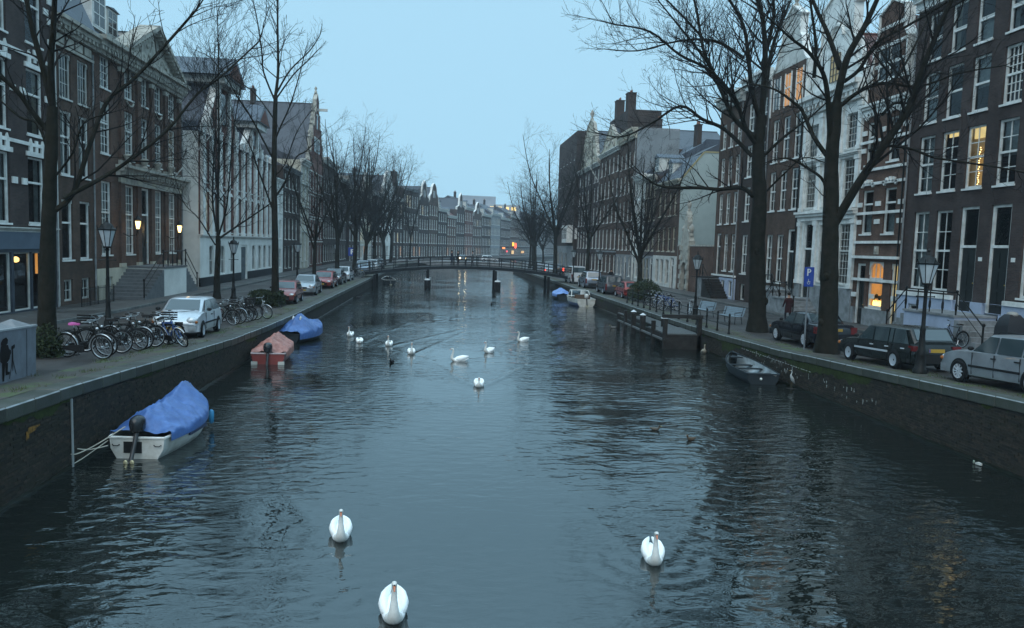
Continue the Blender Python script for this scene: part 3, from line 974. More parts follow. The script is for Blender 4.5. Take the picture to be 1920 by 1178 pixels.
    def lantern(s, x, z, out=1.0):
        b = MB().tube([(x, 0, z-.5), (x, -out*.45, z-.72), (x, -out*.9, z-.62), (x, -out, z-.32)], .03, 6)
        b.lathe([(.06, -.34), (.13, -.30), (.13, -.27)], (x, -out, z), 6).lathe([(.20, .28), (.24, .30), (.12, .44), (.02, .58)], (x, -out, z), 6)
        for j in range(6):
            a = 2*PI*j/6
            b.tube([(x+.12*math.cos(a), -out+.12*math.sin(a), z-.27), (x+.21*math.cos(a), -out+.21*math.sin(a), z+.28)], .012, 4)
        o = s.part('wall_lantern', b, BLACKIRON)
        MB().lathe([(.09, -.25), (.16, .22)], (x, -out, z), 6).build('lantern_glass', glow('lamp_glow', (1.0, .70, .28), 5.0), o)
        ld = bpy.data.lights.new('lantern_light', 'POINT'); ld.energy = 14; ld.color = (1, .62, .25); ld.shadow_soft_size = .15
        lo = bpy.data.objects.new('lantern_light', ld); C.objects.link(lo); lo.parent = o; lo.location = (x, -out-.0, z-.05)
        lo.location = (x, -out-.35, z-.1)
    def stoop(s, x0, x1, z1, out, n_l, n_r, m=None, stepm=None, rail=True, run=.30):
        """a landing before a raised front door with flights running down along the front"""
        m = m or GREYSTONE; stepm = stepm or GREYSTONE
        B = s.B + .1
        o = s.part('stoop', MB().box(x0, x1, -out, -.06, B-.3, z1-.10), m)
        MB().box(x0-.05, x1+.05, -out-.06, -.055, z1-.10, z1).build('landing', stepm, o)
        for sg, n, xb in ((-1, n_l, x0), (1, n_r, x1)):
            if not n: continue
            rise = (z1-B)/(n+1)
            for i in range(n):
                xa = xb + sg*i*run; xc = xb + sg*(i+1)*run; zt = z1 - (i+1)*rise
                MB().box(min(xa, xc), max(xa, xc)+(0 if sg > 0 else 0), -out, -.062, B-.3, zt).build('step', stepm, o)
            if rail:
                xe = xb + sg*n*run
                for yy in (-out+.05,):
                    b = MB().tube([(xb, yy, z1), (xb, yy, z1+1.0)], .04, 6).tube([(xe, yy, z1-n*rise-.05), (xe, yy, z1-n*rise+.95)], .045, 6)
                    b.tube([(xb, yy, z1+.98), (xe, yy, z1-n*rise+.93)], .03, 6).ball((xe, yy, z1-n*rise+1.0), .08, 8, 5).ball((xb, yy, z1+1.03), .07, 8, 5)
                    b.tube([(xb, yy, z1+.5), (xe, yy, z1-n*rise+.45)], .018, 5)
                    b.build('handrail', BLACKIRON, o, 60)
        if rail:
            b = MB(); yy = -out+.05; n = max(2, int((x1-x0)/.75))
            for i in range(n+1):
                x = x0 + (x1-x0)*i/n
                b.tube([(x, yy, z1), (x, yy, z1+.98)], .028, 6).lathe([(.02, .1), (.055, .25), (.055, .45), (.02, .6)], (x, yy, z1), 6)
            b.tube([(x0, yy, z1+.98), (x1, yy, z1+.98)], .035, 6)
            b.build('balustrade', BLACKIRON, o, 60)
        return o
    def fence(s, x0, x1, out, h=1.0):
        b = MB(); z = s.B+.1; n = int((x1-x0)/.16)
        for i in range(n+1):
            x = x0+(x1-x0)*i/n
            b.tube([(x, -out, z), (x, -out, z+h)], .011 if i % 6 else .03, 4)
        for zz in (.12, h-.12):
            b.tube([(x0, -out, z+zz), (x1, -out, z+zz)], .018, 4)
        s.part('area_railing', b, BLACKIRON)
    def grid(s, xs, rows, w, **k):
        for (z0, h) in rows:
            for x in xs:
                s.win(x, z0, w, h, **k)

# ---------------- left bank
XB = -19.7
h = House('brick_house', 'brown brick house with white stone bands and a dark glazed shopfront', -1, XB, 26.0, 42.0, 18.6, 14, BRICK_PURPLE)
h.zone(.65, 4.15, mat('shop_stone', (.045, .055, .07), .6, var=.3, scale=1.2), .05); h.zone(4.15, 4.95, mat('blue_grey_fascia', (.10, .13, .17), .6, var=.2, scale=.8), .09)
for y in (28.5, 31.2, 34.2, 37.1, 40.25):
    x = h.S(y)
    for z0, hh, tr in ((5.35, 3.2, .62), (9.6, 3.1, .62), (13.9, 3.0, .6)):
        h.win(x, z0, 1.55, hh, bars=(1, 1), tr=tr, cur='auto')
        h.band(z0+hh+.02, .22, .09, WHITE, 'lintel', x-.95, x+.95)
        for q in (-.55, .55):
            b = MB().prism([(x+q-.14, z0+hh+.24), (x+q+.14, z0+hh+.24), (x+q+.14, z0+hh+.62), (x+q, z0+hh+.86), (x+q-.14, z0+hh+.62)], 'y', -.08, -.002)
            h.part('keystone', b, WHITE)
        for q in (-1.15, 1.15):
            h.part('stone_block', MB().box(x+q-.22, x+q+.22, -.06, -.002, z0+hh*.62-.15, z0+hh*.62+.15), WHITE)
        h.part('stone_block', MB().box(x-.12, x+.12, -.06, -.002, z0-.85, z0-.25), WHITE)
for z in (9.05, 13.2, 17.3):
    h.band(z, .16, .07, WHITE)
for z in np.arange(5.2, 18, 1.0):
    h.part('quoin', MB().box(h.W-.45, h.W-.02, -.06, -.002, z, z+.3), WHITE)
for y in (29.0, 31.0, 33.0, 35.0, 37.0, 38.75, 40.4):
    h.win(h.S(y), 1.25, 1.55, 2.75, bars=(1, 1), tr=None, sill=False, fw=.07, frame=OFFWHITE)
h.cornice(4.95, .22, .22, OFFWHITE)
h.walls(); h.cornice(18.1, .6, .5, OFFWHITE); h.roof_side(23.5, SLATE)
b = MB().lathe([(.05, -.12), (.14, -.05), (.14, .08), (.05, .15)], (h.S(39.1), .45, 3.62), 10)
h.part('shop_lamp', b, glow('shop_lamp', (1.0, .62, .20), 4.0), 60)
h.part('notice', MB().box(h.S(37.9)-.15, h.S(37.9)+.15, .12, .14, 2.6, 3.0), mat('amber_notice', (.5, .32, .05), .6))
h.part('shop_glow', MB().box(h.S(40.9)-.05, h.S(40.9)+.12, .4, .45, 2.9, 3.9), LIT_WARM)

h = House('brick_house', 'narrow brown brick house two windows wide below a steep slate mansard', -1, XB, 42.03, 46.6, 15.6, 14, BRICK_BROWN)
for y in (43.35, 45.4):
    x = h.S(y)
    h.win(x, 3.55, 1.25, 3.15, bars=(1, 1), tr=.62, arch=.18)
    h.win(x, 8.0, 1.25, 3.3, bars=(2, 2), tr=.6, arch=.18, cur='full')
    h.win(x, 11.95, 1.3, 2.3, bars=(4, 3), tr=None, arch=.25, frame=OFFWHITE, fw=.07)
    h.win(x, 1.35, 1.0, 1.15, bars=(2, 2), tr=None, frame=OFFWHITE, sill=False)
h.walls()
h.cornice(15.2, .75, .6, STONE, .45); h.band(14.45, .14, .1, STONE)
for i in range(4):
    h.part('frieze_panel', MB().box(.4+i*1.05, 1.2+i*1.05, -.05, -.002, 14.68, 15.1), STONE)
h.part('downpipe', MB().tube([(.08, -.08, 1.2), (.08, -.08, 15.2)], .06, 6), OFFWHITE)
h.part('roof', MB().prism([(-.3, 15.98), (1.7, 20.2), (6.5, 22.0), (12, 20.0), (14, 15.98)], 'x', .01, h.W-.01), SLATE)
h.dormer(2.2, 16.4, 1.2, 2.2, .35, 2.4, WHITE, SLATE)
h.fence(.3, 4.4, 1.1)

h = House('mansion', 'wide brick mansion with pilasters, a carved triangular pediment and a double stone stair', -1, XB, 46.62, 61.3, 15.9, 16, BRICK_ORANGE)
h.zone(.65, 2.95, CREAM, .10)
def bay(y, blank=False):
    x = h.S(y)
    h.win(x, 13.4, 1.35, 1.85, bars=(3, 4), tr=None, cur='auto')
    h.win(x, 9.65, 1.4, 2.95, bars=(3, 6), tr=.6, cur='auto', lit=LIT_DIM if y > 59 else None)
    return x
for y in (48.2, 51.7, 54.15, 56.7, 59.5):
    x = bay(y)
    if y != 54.15:
        h.win(x, 3.75, 1.4, 4.3, bars=(3, 8), tr=.58, cur='auto')
    h.win(x, 1.45, 1.0, 1.0, bars=(2, 2), tr=None, frame=OFFWHITE, sill=False)
h.door(h.S(54.15), 3.05, 1.7, 5.0, 3.2)
h.walls()
for y in (50.3, 53.0, 55.4, 58.0, 60.85):
    h.pilaster(h.S(y), .55, 9.25, 15.1, .16, BRICK_ORANGE, STONE)
    h.pilaster(h.S(y), .6, 2.96, 8.5, .13, BRICK_ORANGE, CREAM)
for y in (51.7, 56.7, 59.5):
    x = h.S(y)
    pts = [(x+q*.55, 13.2-.22*(1-abs(q))**.5*1.2) for q in (-1, -.6, -.2, .2, .6, 1)]
    h.part('garland', MB().tube([(a, -.08, c) for a, c in pts], .07, 6), STONE, 60)
h.cornice(8.5, .7, .75, STONE, .5, h.S(49.6)); h.cornice(15.15, .95, .8, STONE, .4)
h.part('frieze', MB().box(h.S(50), h.S(61.2), -.17, -.003, 8.1, 8.45), STONE)
xa, xb_ = h.S(49.9), h.S(60.2)
ap = (xa+xb_)/2
o = h.part('pediment', MB().prism([(xa+.3, 16.1), (xb_-.3, 16.1), (ap, 18.5)], 'y', -.25, .5), STONE)
b = MB()
for (p, q) in (((xa-.2, 16.12), (ap, 18.72)), ((ap, 18.72), (xb_+.2, 16.12))):
    d = Vector((q[0]-p[0], 0, q[1]-p[1])); b.obox(((p[0]+q[0])/2, -.15, (p[1]+q[1])/2), (d.length, 1.3, .26), (0, -math.atan2(d.z, d.x), 0))
    n = 14
    for i in range(1, n):
        t = i/n; b.box(p[0]+d.x*t-.09, p[0]+d.x*t+.09, -.7, -.27, p[1]+d.z*t-.33, p[1]+d.z*t-.12)
b.build('raking_cornice', STONE, o)
b = MB(); rr = random.Random(2)                        # carved relief: scrolls and a shield
b.ball((ap, -.3, 16.95), (.38, .14, .5), 10, 6)
for i in range(26):
    a = rr.uniform(-1, 1); x = ap + a*3.6; zt = 16.25 + (1-abs(a))*1.5*rr.random()
    b.ball((x, -.28, zt), (rr.uniform(.12, .3), .1, rr.uniform(.1, .22)), 7, 4)
b.build('relief', STONE, o, 60)
h.part('roof', MB().loft([[(.0, -.3, 15.9), (h.W, -.3, 15.9), (h.W, 16, 15.9), (0, 16, 15.9)], [(2.6, 5.5, 21.0), (h.W-2.6, 5.5, 21.0), (h.W-2.6, 9, 21.0), (2.6, 9, 21.0)]]), SLATE)
h.dormer(h.S(49.0), 16.9, 1.5, 2.3, .6, 3.4, WHITE, SLATE)
h.dormer(h.S(52.6), 17.3, 1.3, 1.7, 1.3, 3.4, OFFWHITE, SLATE, ped=.15)
h.dormer(h.S(58.6), 17.3, 1.3, 1.7, 1.3, 3.4, OFFWHITE, SLATE, ped=.15)
h.lantern(h.S(50.3), 5.6); h.lantern(h.S(58.0), 5.5)
h.stoop(h.S(51.0), h.S(55.3), 3.02, 2.3, 9, 7, WHITEPLASTER, mat('dark_step', (.14, .145, .15), .6, var=.3, scale=3), run=.36)
h.part('flag_pole', MB().tube([(h.S(58.6), -.3, 9.0), (h.S(60.9), -3.4, 13.8)], .045, 6), OFFWHITE)
for y in (50.3, 53.0, 55.4, 58.0):
    h.part('balcony_urn', MB().lathe([(.18, 0), (.22, .1), (.12, .2), (.26, .5), (.28, .62), (.1, .7)], (h.S(y), -.45, 9.2), 8), STONE, 60)

XW = -18.4
h = House('hall', 'tall white and brick hall with pilaster gables and an arched plaster ground floor', -1, XW, 61.35, 88.0, 12.9, 16, BRICK_RED, cat='building')
h.sidem = WHITEPLASTER
h.zone(.65, 4.85, WHITEPLASTER, .12)
for y in (64.3, 67.6, 70.6, 78.4, 81.0, 83.2, 85.6):
    h.win(h.S(y), 1.95, 1.35, 2.35, bars=(2, 2), tr=None, arch=.5, frame=WHITEPLASTER, fw=.05, sill=False)
h.door(h.S(74.7), 1.15, 2.3, 3.2, 3.0, mat('grey_door', (.10, .12, .13), .6))
ax = [63.4, 65.6, 68.0, 70.4, 73.2, 75.4, 77.8, 80.4, 82.6, 85.0, 87.0]
for y in ax:
    h.win(h.S(y), 5.4, 1.1, 3.1, bars=(2, 2), tr=.7, frame=OFFWHITE, fw=.06, lit=LIT_YELLOW if y == 63.4 else None)
    h.win(h.S(y), 9.25, 1.1, 2.6, bars=(2, 2), tr=.7, frame=OFFWHITE, fw=.06)
    h.part('hood_mould', MB().prism([(h.S(y)-.55, 8.52), (h.S(y)+.55, 8.52), (h.S(y), 8.80)], 'y', -.10, -.002), WHITE)
h.walls()
h.cornice(4.85, .32, .32, WHITEPLASTER)
for x0, x1 in ((0, h.S(73.5)), (h.S(75.9), h.W)): h.band(1.0, .85, .16, mat('black_plinth', (.02, .022, .025), .6), 'dado', x0, x1)
for y in [62.2, 64.5, 66.8, 69.2, 71.8, 74.3, 76.6, 79.1, 81.5, 83.8, 86.0, 87.7]:
    h.pilaster(h.S(y), .72, 5.18, 13.6, .22, WHITE)
def sgable(yc, half, z0, z1, cap):
    x = h.S(yc)
    pts = [(x-half, 12.91), (x-half, z0), (x-half*.42, z1), (x+half*.42, z1), (x+half, z0), (x+half, 12.91)]
    o = h.gable(pts, BRICK_RED, WHITE)
    for q in (-half*.95, -half*.36, half*.36, half*.95):
        MB().box(x+q-.2, x+q+.2, -.24, -.014, 12.9, (z1+.1 if abs(q) < half*.5 else z0+.3)).build('pilaster', WHITE, o)
    b = MB().box(x-half*.22, x+half*.22, -.05, -.013, z0+.3, z1-.5); b.build('gable_window', mat('dark_pane', (.02, .025, .03), .08, var=0), o)
    b = MB().box(x-half*.62, x+half*.62, -.85, 3.5, z1, z1+.55); b.build('hoist_beam_house', OFFWHITE, o)
    MB().prism([(x-half*.78, z1+.55), (x+half*.78, z1+.55), (x, z1+.55+cap)], 'y', -1.1, 6).build('hoist_roof', SLATE, o)
    MB().prism([(x-half*.6, z1+.60), (x+half*.6, z1+.60), (x, z1+.35+cap*.85)], 'y', -1.13, -1.101).build('tympanum', BRICK_RED, o)
    MB().prism([(x-half, 12.9), (x-half, z0), (x-half*.42, z1), (x+half*.42, z1), (x+half, z0), (x+half, 12.9)], 'y', .43, 9).build('gable_roof', SLATE, o)
sgable(68.0, 4.2, 14.0, 17.3, 1.9); sgable(78.6, 3.2, 13.6, 15.4, 1.9)
h.roof_side(17.2, SLATE)
h.chimney(h.S(63.0), 7, 15, 18.2, 1.2); h.chimney(h.S(72.6), 8, 15, 18.0, 1.0)
h.part('hatch', MB().box(h.W-.6, h.W-.02, -.4, -.125, 1.1, 3.0), mat('red_box', (.18, .08, .07), .6))

h = House('white_house', 'small white house with a plain cornice, squeezed between the hall and dark brick', -1, XW, 88.05, 93.0, 11.6, 12, WHITEPLASTER)
h.grid([h.S(y) for y in (89.4, 91.6)], [(5.0, 2.2), (8.0, 2.1)], 1.1, bars=(2, 3), cur='auto')
h.grid([h.S(91.6)], [(1.7, 2.2)], 1.2, bars=(2, 2)); h.door(h.S(89.4), 1.15, 1.2, 2.9, 2.2)
h.walls(); h.cornice(11.2, .5, .4, WHITE); h.roof_side(15.2, TILE_DARK); h.dormer(h.S(90.6), 12.2, 1.2, 1.6, .6, 2.5, WHITE, SLATE)

h = House('brick_house', 'dark brick house with grey shutters beside the small white house', -1, XW, 93.05, 103.9, 13.5, 12, BRICK_DARK)
h.grid([h.S(y) for y in (94.6, 96.9, 99.2, 101.6)], [(5.0, 2.5), (8.3, 2.2), (11.1, 1.6)], 1.15, bars=(2, 4), cur='auto')
h.grid([h.S(y) for y in (94.6, 96.9, 101.6)], [(1.6, 2.6)], 1.2, bars=(2, 2), frame=OFFWHITE); h.door(h.S(99.2), 1.15, 1.3, 3.1, 2.3)
h.walls(); h.cornice(13.1, .5, .4, GREYSTONE); h.roof_side(16.2, TILE_DARK)

h = House('cream_house', 'cream stone house with framed panels and a small balcony beside the red gable', -1, XW, 103.95, 110.4, 15.3, 12, CREAM)
h.grid([h.S(y) for y in (105.6, 108.6)], [(2.2, 2.9), (6.6, 2.6), (9.9, 2.2), (12.8, 1.8)], 1.2, bars=(2, 3), cur='full', cm=CURTAIN2)
h.walls()
for z in (6.0, 9.3, 12.3): h.band(z, .18, .18, OFFWHITE)
h.cornice(14.8, .7, .55, OFFWHITE); h.roof_side(17.5, TILE_DARK)
for y in (104.3, 107.1, 110.0): h.pilaster(h.S(y), .5, 1.3, 14.7, .12, OFFWHITE)

h = House('gabled_house', 'tall red brick house with ornate stone gable, hoist beam and long dark roof', -1, XW, 110.45, 123.4, 16.0, 26, BRICK_RED)
for y in (112.2, 114.6, 117.0, 119.4, 121.8):
    for z0, hh in ((5.2, 2.6), (8.7, 2.5), (12.2, 2.3)):
        h.win(h.S(y), z0, 1.25, hh, bars=(2, 3), cur='auto')
        h.band(z0+hh+.05, .2, .08, OFFWHITE, 'lintel', h.S(y)-.85, h.S(y)+.85)
    h.win(h.S(y), 1.6, 1.3, 2.6, bars=(2, 2), frame=OFFWHITE)
h.walls()
for z in (4.7, 8.2, 11.7): h.band(z, .18, .10, OFFWHITE)
W_ = h.W
pts = [(.1, 15.98), (.1, 17.3), (1.3, 17.3), (1.3, 19.2), (2.7, 19.2), (2.7, 21.2), (4.1, 21.2), (4.1, 23.2), (5.3, 23.2), (5.3, 25.0), (W_/2, 26.0),
       (W_-5.3, 25.0), (W_-5.3, 23.2), (W_-4.1, 23.2), (W_-4.1, 21.2), (W_-2.7, 21.2), (W_-2.7, 19.2), (W_-1.3, 19.2), (W_-1.3, 17.3), (W_-.1, 17.3), (W_-.1, 15.98)]
o = h.gable(pts, BRICK_RED, STONE)
for x, z in ((1.3, 19.3), (2.7, 21.3), (4.1, 23.3), (W_/2, 26.1), (W_-4.1, 23.3), (W_-2.7, 21.3), (W_-1.3, 19.3)):
    MB().lathe([(.2, 0), (.2, .3), (.1, .4), (.22, .7), (.05, 1.0)], (x, .2, z), 8).build('finial', STONE, o, 60)
for x, z in ((W_/2-1.8, 17.6), (W_/2, 17.6), (W_/2+1.8, 17.6), (W_/2, 21.0)):
    MB().box(x-.5, x+.5, -.06, -.013, z, z+1.8).build('gable_window', mat('dark_pane', (.02, .025, .03), .08, var=0), o)
    MB().box(x-.7, x+.7, -.10, -.014, z+1.8, z+2.1).build('gable_lintel', OFFWHITE, o)
MB().box(W_/2-.15, W_/2+.15, -1.5, -.013, 23.6, 23.95).build('hoist_beam', OFFWHITE, o)
h.roof_front(24.6, TILE_DARK)
for q in (3.2, 5.0, 8.2):
    h.part('skylight', MB().obox((2.6+.2*q, q+2, 18.6+.5*q), (.9, 1.1, .12), (0, -R(53), 0)), mat('skylight_glass', (.25, .32, .38), .1, var=0))
h.chimney(W_/2, 9, 23.5, 26.2, 1.2)

h = House('brick_house', 'long dark brick house with a cream cornice past the red gabled house', -1, XW, 123.45, 139.5, 17.5, 12, BRICK_DARK)
h.grid([h.S(y) for y in np.arange(125, 139, 2.4)], [(1.7, 2.6), (5.4, 2.6), (9.0, 2.5), (12.5, 2.2)], 1.2, bars=(2, 3), cur='auto')
h.walls(); h.cornice(17.0, .8, .6, OFFWHITE); h.roof_side(21, TILE_DARK)
h.chimney(4, 6, 19.5, 22.3, 1.3); h.chimney(11, 6, 19.5, 22.3, 1.3)
h = House('brick_house', 'dark brick house with pale window frames at the start of the canal bend', -1, XW+.2, 139.55, 152.0, 16.0, 12, BRICK_PURPLE)
h.grid([h.S(y) for y in np.arange(141, 151.5, 2.3)], [(1.7, 2.6), (5.2, 2.4), (8.6, 2.3), (11.8, 2.1)], 1.15, bars=(2, 3), cur='auto')
h.walls(); h.cornice(15.6, .6, .5, OFFWHITE); h.roof_side(20, TILE_DARK)

# ---------------- right bank
XF = 24.3
h = House('brick_house', 'dark brick house with pale blue base, two raised front doors and white window frames', 1, XF, 25.5, 39.4, 18.3, 14, BRICK_PURPLE)
h.zone(.65, 3.12, BLUEPLASTER, .10)
for i, y in enumerate((37.9, 36.1, 34.25, 32.2, 30.2, 28.2, 26.5)):
    x = h.S(y)
    h.win(x, 14.95, 1.15, 2.3, bars=(1, 2), tr=.45, cur='auto')
    h.win(x, 11.85, 1.2, 2.5, bars=(1, 2) if i != 3 else (4, 6), tr=.5, cur='auto')
    h.win(x, 8.35, 1.25, 2.85, bars=(2, 4), tr=.5, cur=None if i in (1, 2) else 'auto', lit=LIT_DIM if i == 2 else None)
    if i in (2, 3):
        h.door(x, 2.65, 1.25, 4.85, 2.95)
    else:
        h.win(x, 3.5, 1.25, 3.9, bars=(2, 4), tr=.5, cur='auto')
    if i in (0, 3, 4):
        h.win(x, 1.35, .9, 1.35, bars=(1, 1), tr=None, frame=OFFWHITE, sill=False)
h.walls()
h.band(3.12, .2, .17, WHITE, 'string_course', 0, h.S(34.95)); h.band(3.12, .2, .17, WHITE, 'string_course', h.S(31.5), h.W)
h.cornice(17.6, .95, .55, WHITE); h.roof_side(22.5, TILE_DARK)
h.stoop(h.S(35.6), h.S(31.9), 2.62, 2.0, 5, 6, BLUEPLASTER, GREYSTONE)
for y, k in ((36.1, .2), (34.25, .5)):
    x = h.S(y)
    o = h.part('ceiling_glow', MB().box(x-.5, x+.5, .28, .34, 11.15-k, 11.15), LIT_YELLOW)
b = MB(); rr = random.Random(8)
x = h.S(34.25)
for i in range(18):
    b.ball((x+.04*math.sin(i*1.7), .26, 10.2-.098*i), .028, 6, 4)
h.part('string_of_lights', b, glow('fairy_light', (1.0, .66, .25), 6.0))
for y in (33.3, 31.25):
    h.part('house_number', MB().box(h.S(y)-.12, h.S(y)+.12, -.02, -.002, 5.0, 5.18), WHITE)
h.part('downpipe', MB().tube([(.06, -.08, 1.2), (.06, -.08, 17.5)], .05, 6), GREYSTONE)

h = House('banded_house', 'brick house with many white stone bands, round arch and glowing orange ground floor window', 1, XF, 39.45, 44.1, 13.6, 13, BRICK_ORANGE)
h.zone(.65, 2.1, GREYSTONE, .06)
xa, xb_ = h.S(43.1), h.S(40.85)
xl = h.S(41.75)
for x in (xa, xb_):
    h.win(x, 6.35, 1.15, 2.5, bars=(1, 1), tr=.68, cur='half')
    h.win(x, 10.3, 1.1, 2.4, bars=(1, 1), tr=.65, cur='auto')
h.win(xl, 2.2, 1.5, 1.45, bars=(1, 1), tr=None, lit=LIT_WARM)
h.win(xl, 3.78, 1.5, 1.0, bars=(3, 1), tr=None, arch=.75, lit=LIT_WARM, sill=False)
h.win(h.S(39.95), 1.2, .62, 3.5, bars=(1, 2), tr=.7, lit=LIT_YELLOW, sill=False, arch=.3)
h.door(h.S(43.3), 1.15, .95, 3.5, 2.5)
h.walls()
for z in (3.66, 4.95, 5.8, 7.45, 9.1, 9.9, 11.5, 13.05):
    h.band(z, .15, .12 if z != 4.95 else .25, WHITE)
for z in (2.7, 6.9, 7.9, 11.0, 12.0):
    for y in (39.75, 41.95, 43.85):
        h.part('stone_block', MB().box(h.S(y)-.25, h.S(y)+.25, -.07, -.002, z, z+.26), WHITE)
for x in (xa, xb_):
    for z0 in (8.86, 12.7):
        for q in range(-2, 3):
            a = q*.45
            h.part('keystone', MB().obox((x+.75*math.sin(a), -.05, z0-.05+.5*math.cos(a)), (.16, .14, .26), (0, a, 0)), WHITE)
h.part('crest', MB().box(h.S(41.75)-.18, h.S(41.75)+.18, -.10, -.002, 5.2, 5.65).ball((h.S(41.75), -.13, 5.42), (.11, .06, .17), 8, 5), STONE)
b = MB()
for i in range(9):
    b.lathe([(.05, 0), (.06, .18), (.01, .32)], (xl-.6+i*.15, .36, 2.3), 6)
h.part('candles', b, glow('candle_glow', (1.0, .72, .22), 3.5), 60)
for i in range(5):
    h.part('window_plant', MB().ball((xl-.55+i*.28, .32, 2.75+.08*(i % 2)), (.16, .06, .14), 7, 5), mat('dark_leaf', (.02, .035, .02), .7))
h.cornice(13.2, .5, .35, WHITE)
W_ = h.W
pts = [(.25, 13.59), (.25, 14.6), (.7, 15.0), (.7, 16.8), (1.1, 17.4), (1.1, 18.5), (W_/2, 19.1), (W_-1.1, 18.5), (W_-1.1, 17.4), (W_-.7, 16.8), (W_-.7, 15.0), (W_-.25, 14.6), (W_-.25, 13.59)]
o = h.gable(pts, BRICK_ORANGE, WHITE)
for z in (14.7, 15.6, 16.6, 17.6): MB().box(.9 if z > 15 else .3, W_-.9 if z > 15 else W_-.3, -.07, -.013, z, z+.18).build('stone_band', WHITE, o)
for x in (W_/2-.55, W_/2+.55): MB().box(x-.42, x+.42, -.05, -.014, 14.9, 16.5).build('gable_window', mat('dark_pane', (.02, .025, .03), .08, var=0), o); MB().box(x-.5, x-.40, -.08, -.015, 14.9, 16.5).build('gable_frame', WHITE, o)
MB().lathe([(.2, 0), (.2, .3), (.1, .4), (.25, .8), (.05, 1.2)], (W_/2, .2, 19.0), 8).build('finial', STONE, o, 60)
h.roof_front(18.2, TILE_RED)

h = House('white_house', 'stately white painted house with a scrolled neck gable and small-paned sash windows', 1, XF, 44.15, 51.6, 15.4, 14, WHITE)
h.zone(.65, 3.1, GREYSTONE, .08)
for y in (45.35, 47.9, 50.3):
    x = h.S(y)
    if y != 50.3: h.win(x, 3.35, 1.5, 3.65, bars=(4, 8), tr=.55, frame=OFFWHITE, fw=.07)
    h.win(x, 8.15, 1.45, 2.75, bars=(4, 6), tr=None, frame=OFFWHITE, fw=.07)
    h.win(x, 11.5, 1.35, 2.1, bars=(4, 5), tr=None, frame=OFFWHITE, fw=.07, cur='auto')
h.door(h.S(50.1), 2.2, 1.5, 5.0, 3.2)
h.win(h.S(46.0), 1.3, .8, 1.4, bars=(1, 1), tr=None, frame=OFFWHITE, sill=False)
h.walls()
for y in (44.4, 46.65, 49.1, 51.35):
    for z0, z1 in ((3.12, 7.3), (7.95, 11.1), (11.35, 14.2)):
        h.pilaster(h.S(y), .42, z0, z1, .12, WHITE)
h.cornice(7.3, .6, .42, WHITE); h.cornice(10.95, .3, .3, WHITE); h.cornice(14.3, 1.1, .75, WHITE, .5)
W_ = h.W; cx = W_/2
pts = [(.3, 15.41), (.3, 16.0), (.8, 16.3), (1.2, 17.0), (1.45, 18.0), (1.75, 18.4), (1.75, 20.2), (1.5, 20.3), (1.5, 20.6), (cx, 21.7), (W_-1.5, 20.6), (W_-1.5, 20.3), (W_-1.75, 20.2), (W_-1.75, 18.4), (W_-1.45, 18.0), (W_-1.2, 17.0), (W_-.8, 16.3), (W_-.3, 16.0), (W_-.3, 15.41)]
o = h.gable(pts, WHITE, WHITE)
MB().box(cx-.55, cx+.55, -.05, -.013, 15.9, 17.6).build('gable_window', LIT_DIM, o)
b = MB()
for i in range(4): b.box(cx-.57+i*.38-.025, cx-.57+i*.38+.025, -.09, -.051, 15.9, 17.6)
for i in range(5): b.box(cx-.57, cx+.57, -.085, -.052, 15.9+i*.42-.02, 15.9+i*.42+.02)
b.build('gable_bars', DARKDOOR, o)
b = MB().torus((cx, -.06, 18.6), .75, .12, 'y', 20, 6, 0, PI); b.build('arch_mould', WHITE, o, 60)
for sg in (-1, 1):
    MB().torus((cx+sg*2.7, .05, 16.9), .45, .16, 'y', 16, 6).build('scroll', WHITE, o, 60); MB().torus((cx+sg*2.3, .05, 17.9), .3, .12, 'y', 14, 6).build('scroll', WHITE, o, 60)
h.roof_front(18.9, TILE_RED)
h.stoop(h.S(51.2), h.S(49.2), 2.2, 1.8, 4, 4, GREYSTONE, GREYSTONE)

h = House('brick_house', 'brown brick house with three tall bays, lit orange attic windows and a white curved gable', 1, XF, 51.65, 57.4, 15.2, 13, BRICK_BROWN)
h.zone(.65, 2.7, GREYSTONE, .08)
for i, y in enumerate((52.7, 54.5, 56.3)):
    x = h.S(y)
    h.win(x, 11.75, 1.1, 3.1, bars=(2, 4), cur='auto'); h.win(x, 8.2, 1.1, 2.85, bars=(2, 4), cur='auto')
    if i == 0: h.door(x, 2.6, 1.15, 4.2, 2.6)
    else: h.win(x, 3.0, 1.1, 3.45, bars=(2, 4), cur='auto')
    h.win(x, 1.25, .9, 1.2, bars=(1, 1), tr=None, frame=OFFWHITE, sill=False)
h.walls()
W_ = h.W; cx = W_/2
pts = [(.05, 15.21), (.05, 18.2), (.5, 18.5), (.9, 19.2), (1.15, 20.0), (1.5, 20.3), (1.5, 21.5), (1.35, 21.6), (cx, 22.5), (W_-1.35, 21.6), (W_-1.5, 21.5), (W_-1.5, 20.3), (W_-1.15, 20.0), (W_-.9, 19.2), (W_-.5, 18.5), (W_-.05, 18.2), (W_-.05, 15.21)]
o = h.gable(pts, OFFWHITE, WHITE)
MB().box(.1, W_-.1, -.04, -.013, 15.22, 18.3).build('attic_wall', BRICK_BROWN, o)
for y, l in ((52.7, LIT_ATTIC), (54.5, LIT_ATTIC), (56.3, None)):
    x = h.S(y)
    MB().box(x-.45, x+.45, -.07, -.041, 15.6, 17.8).build('gable_window', l or mat('dark_pane', (.02, .025, .03), .08, var=0), o)
    b = MB().box(x-.55, x-.45, -.11, -.042, 15.5, 17.9).box(x+.45, x+.55, -.11, -.042, 15.5, 17.9).box(x-.45, x+.45, -.112, -.042, 16.8, 16.88).box(x-.02, x+.02, -.1, -.072, 15.6, 17.8)
    b.build('gable_frame', WHITE, o)
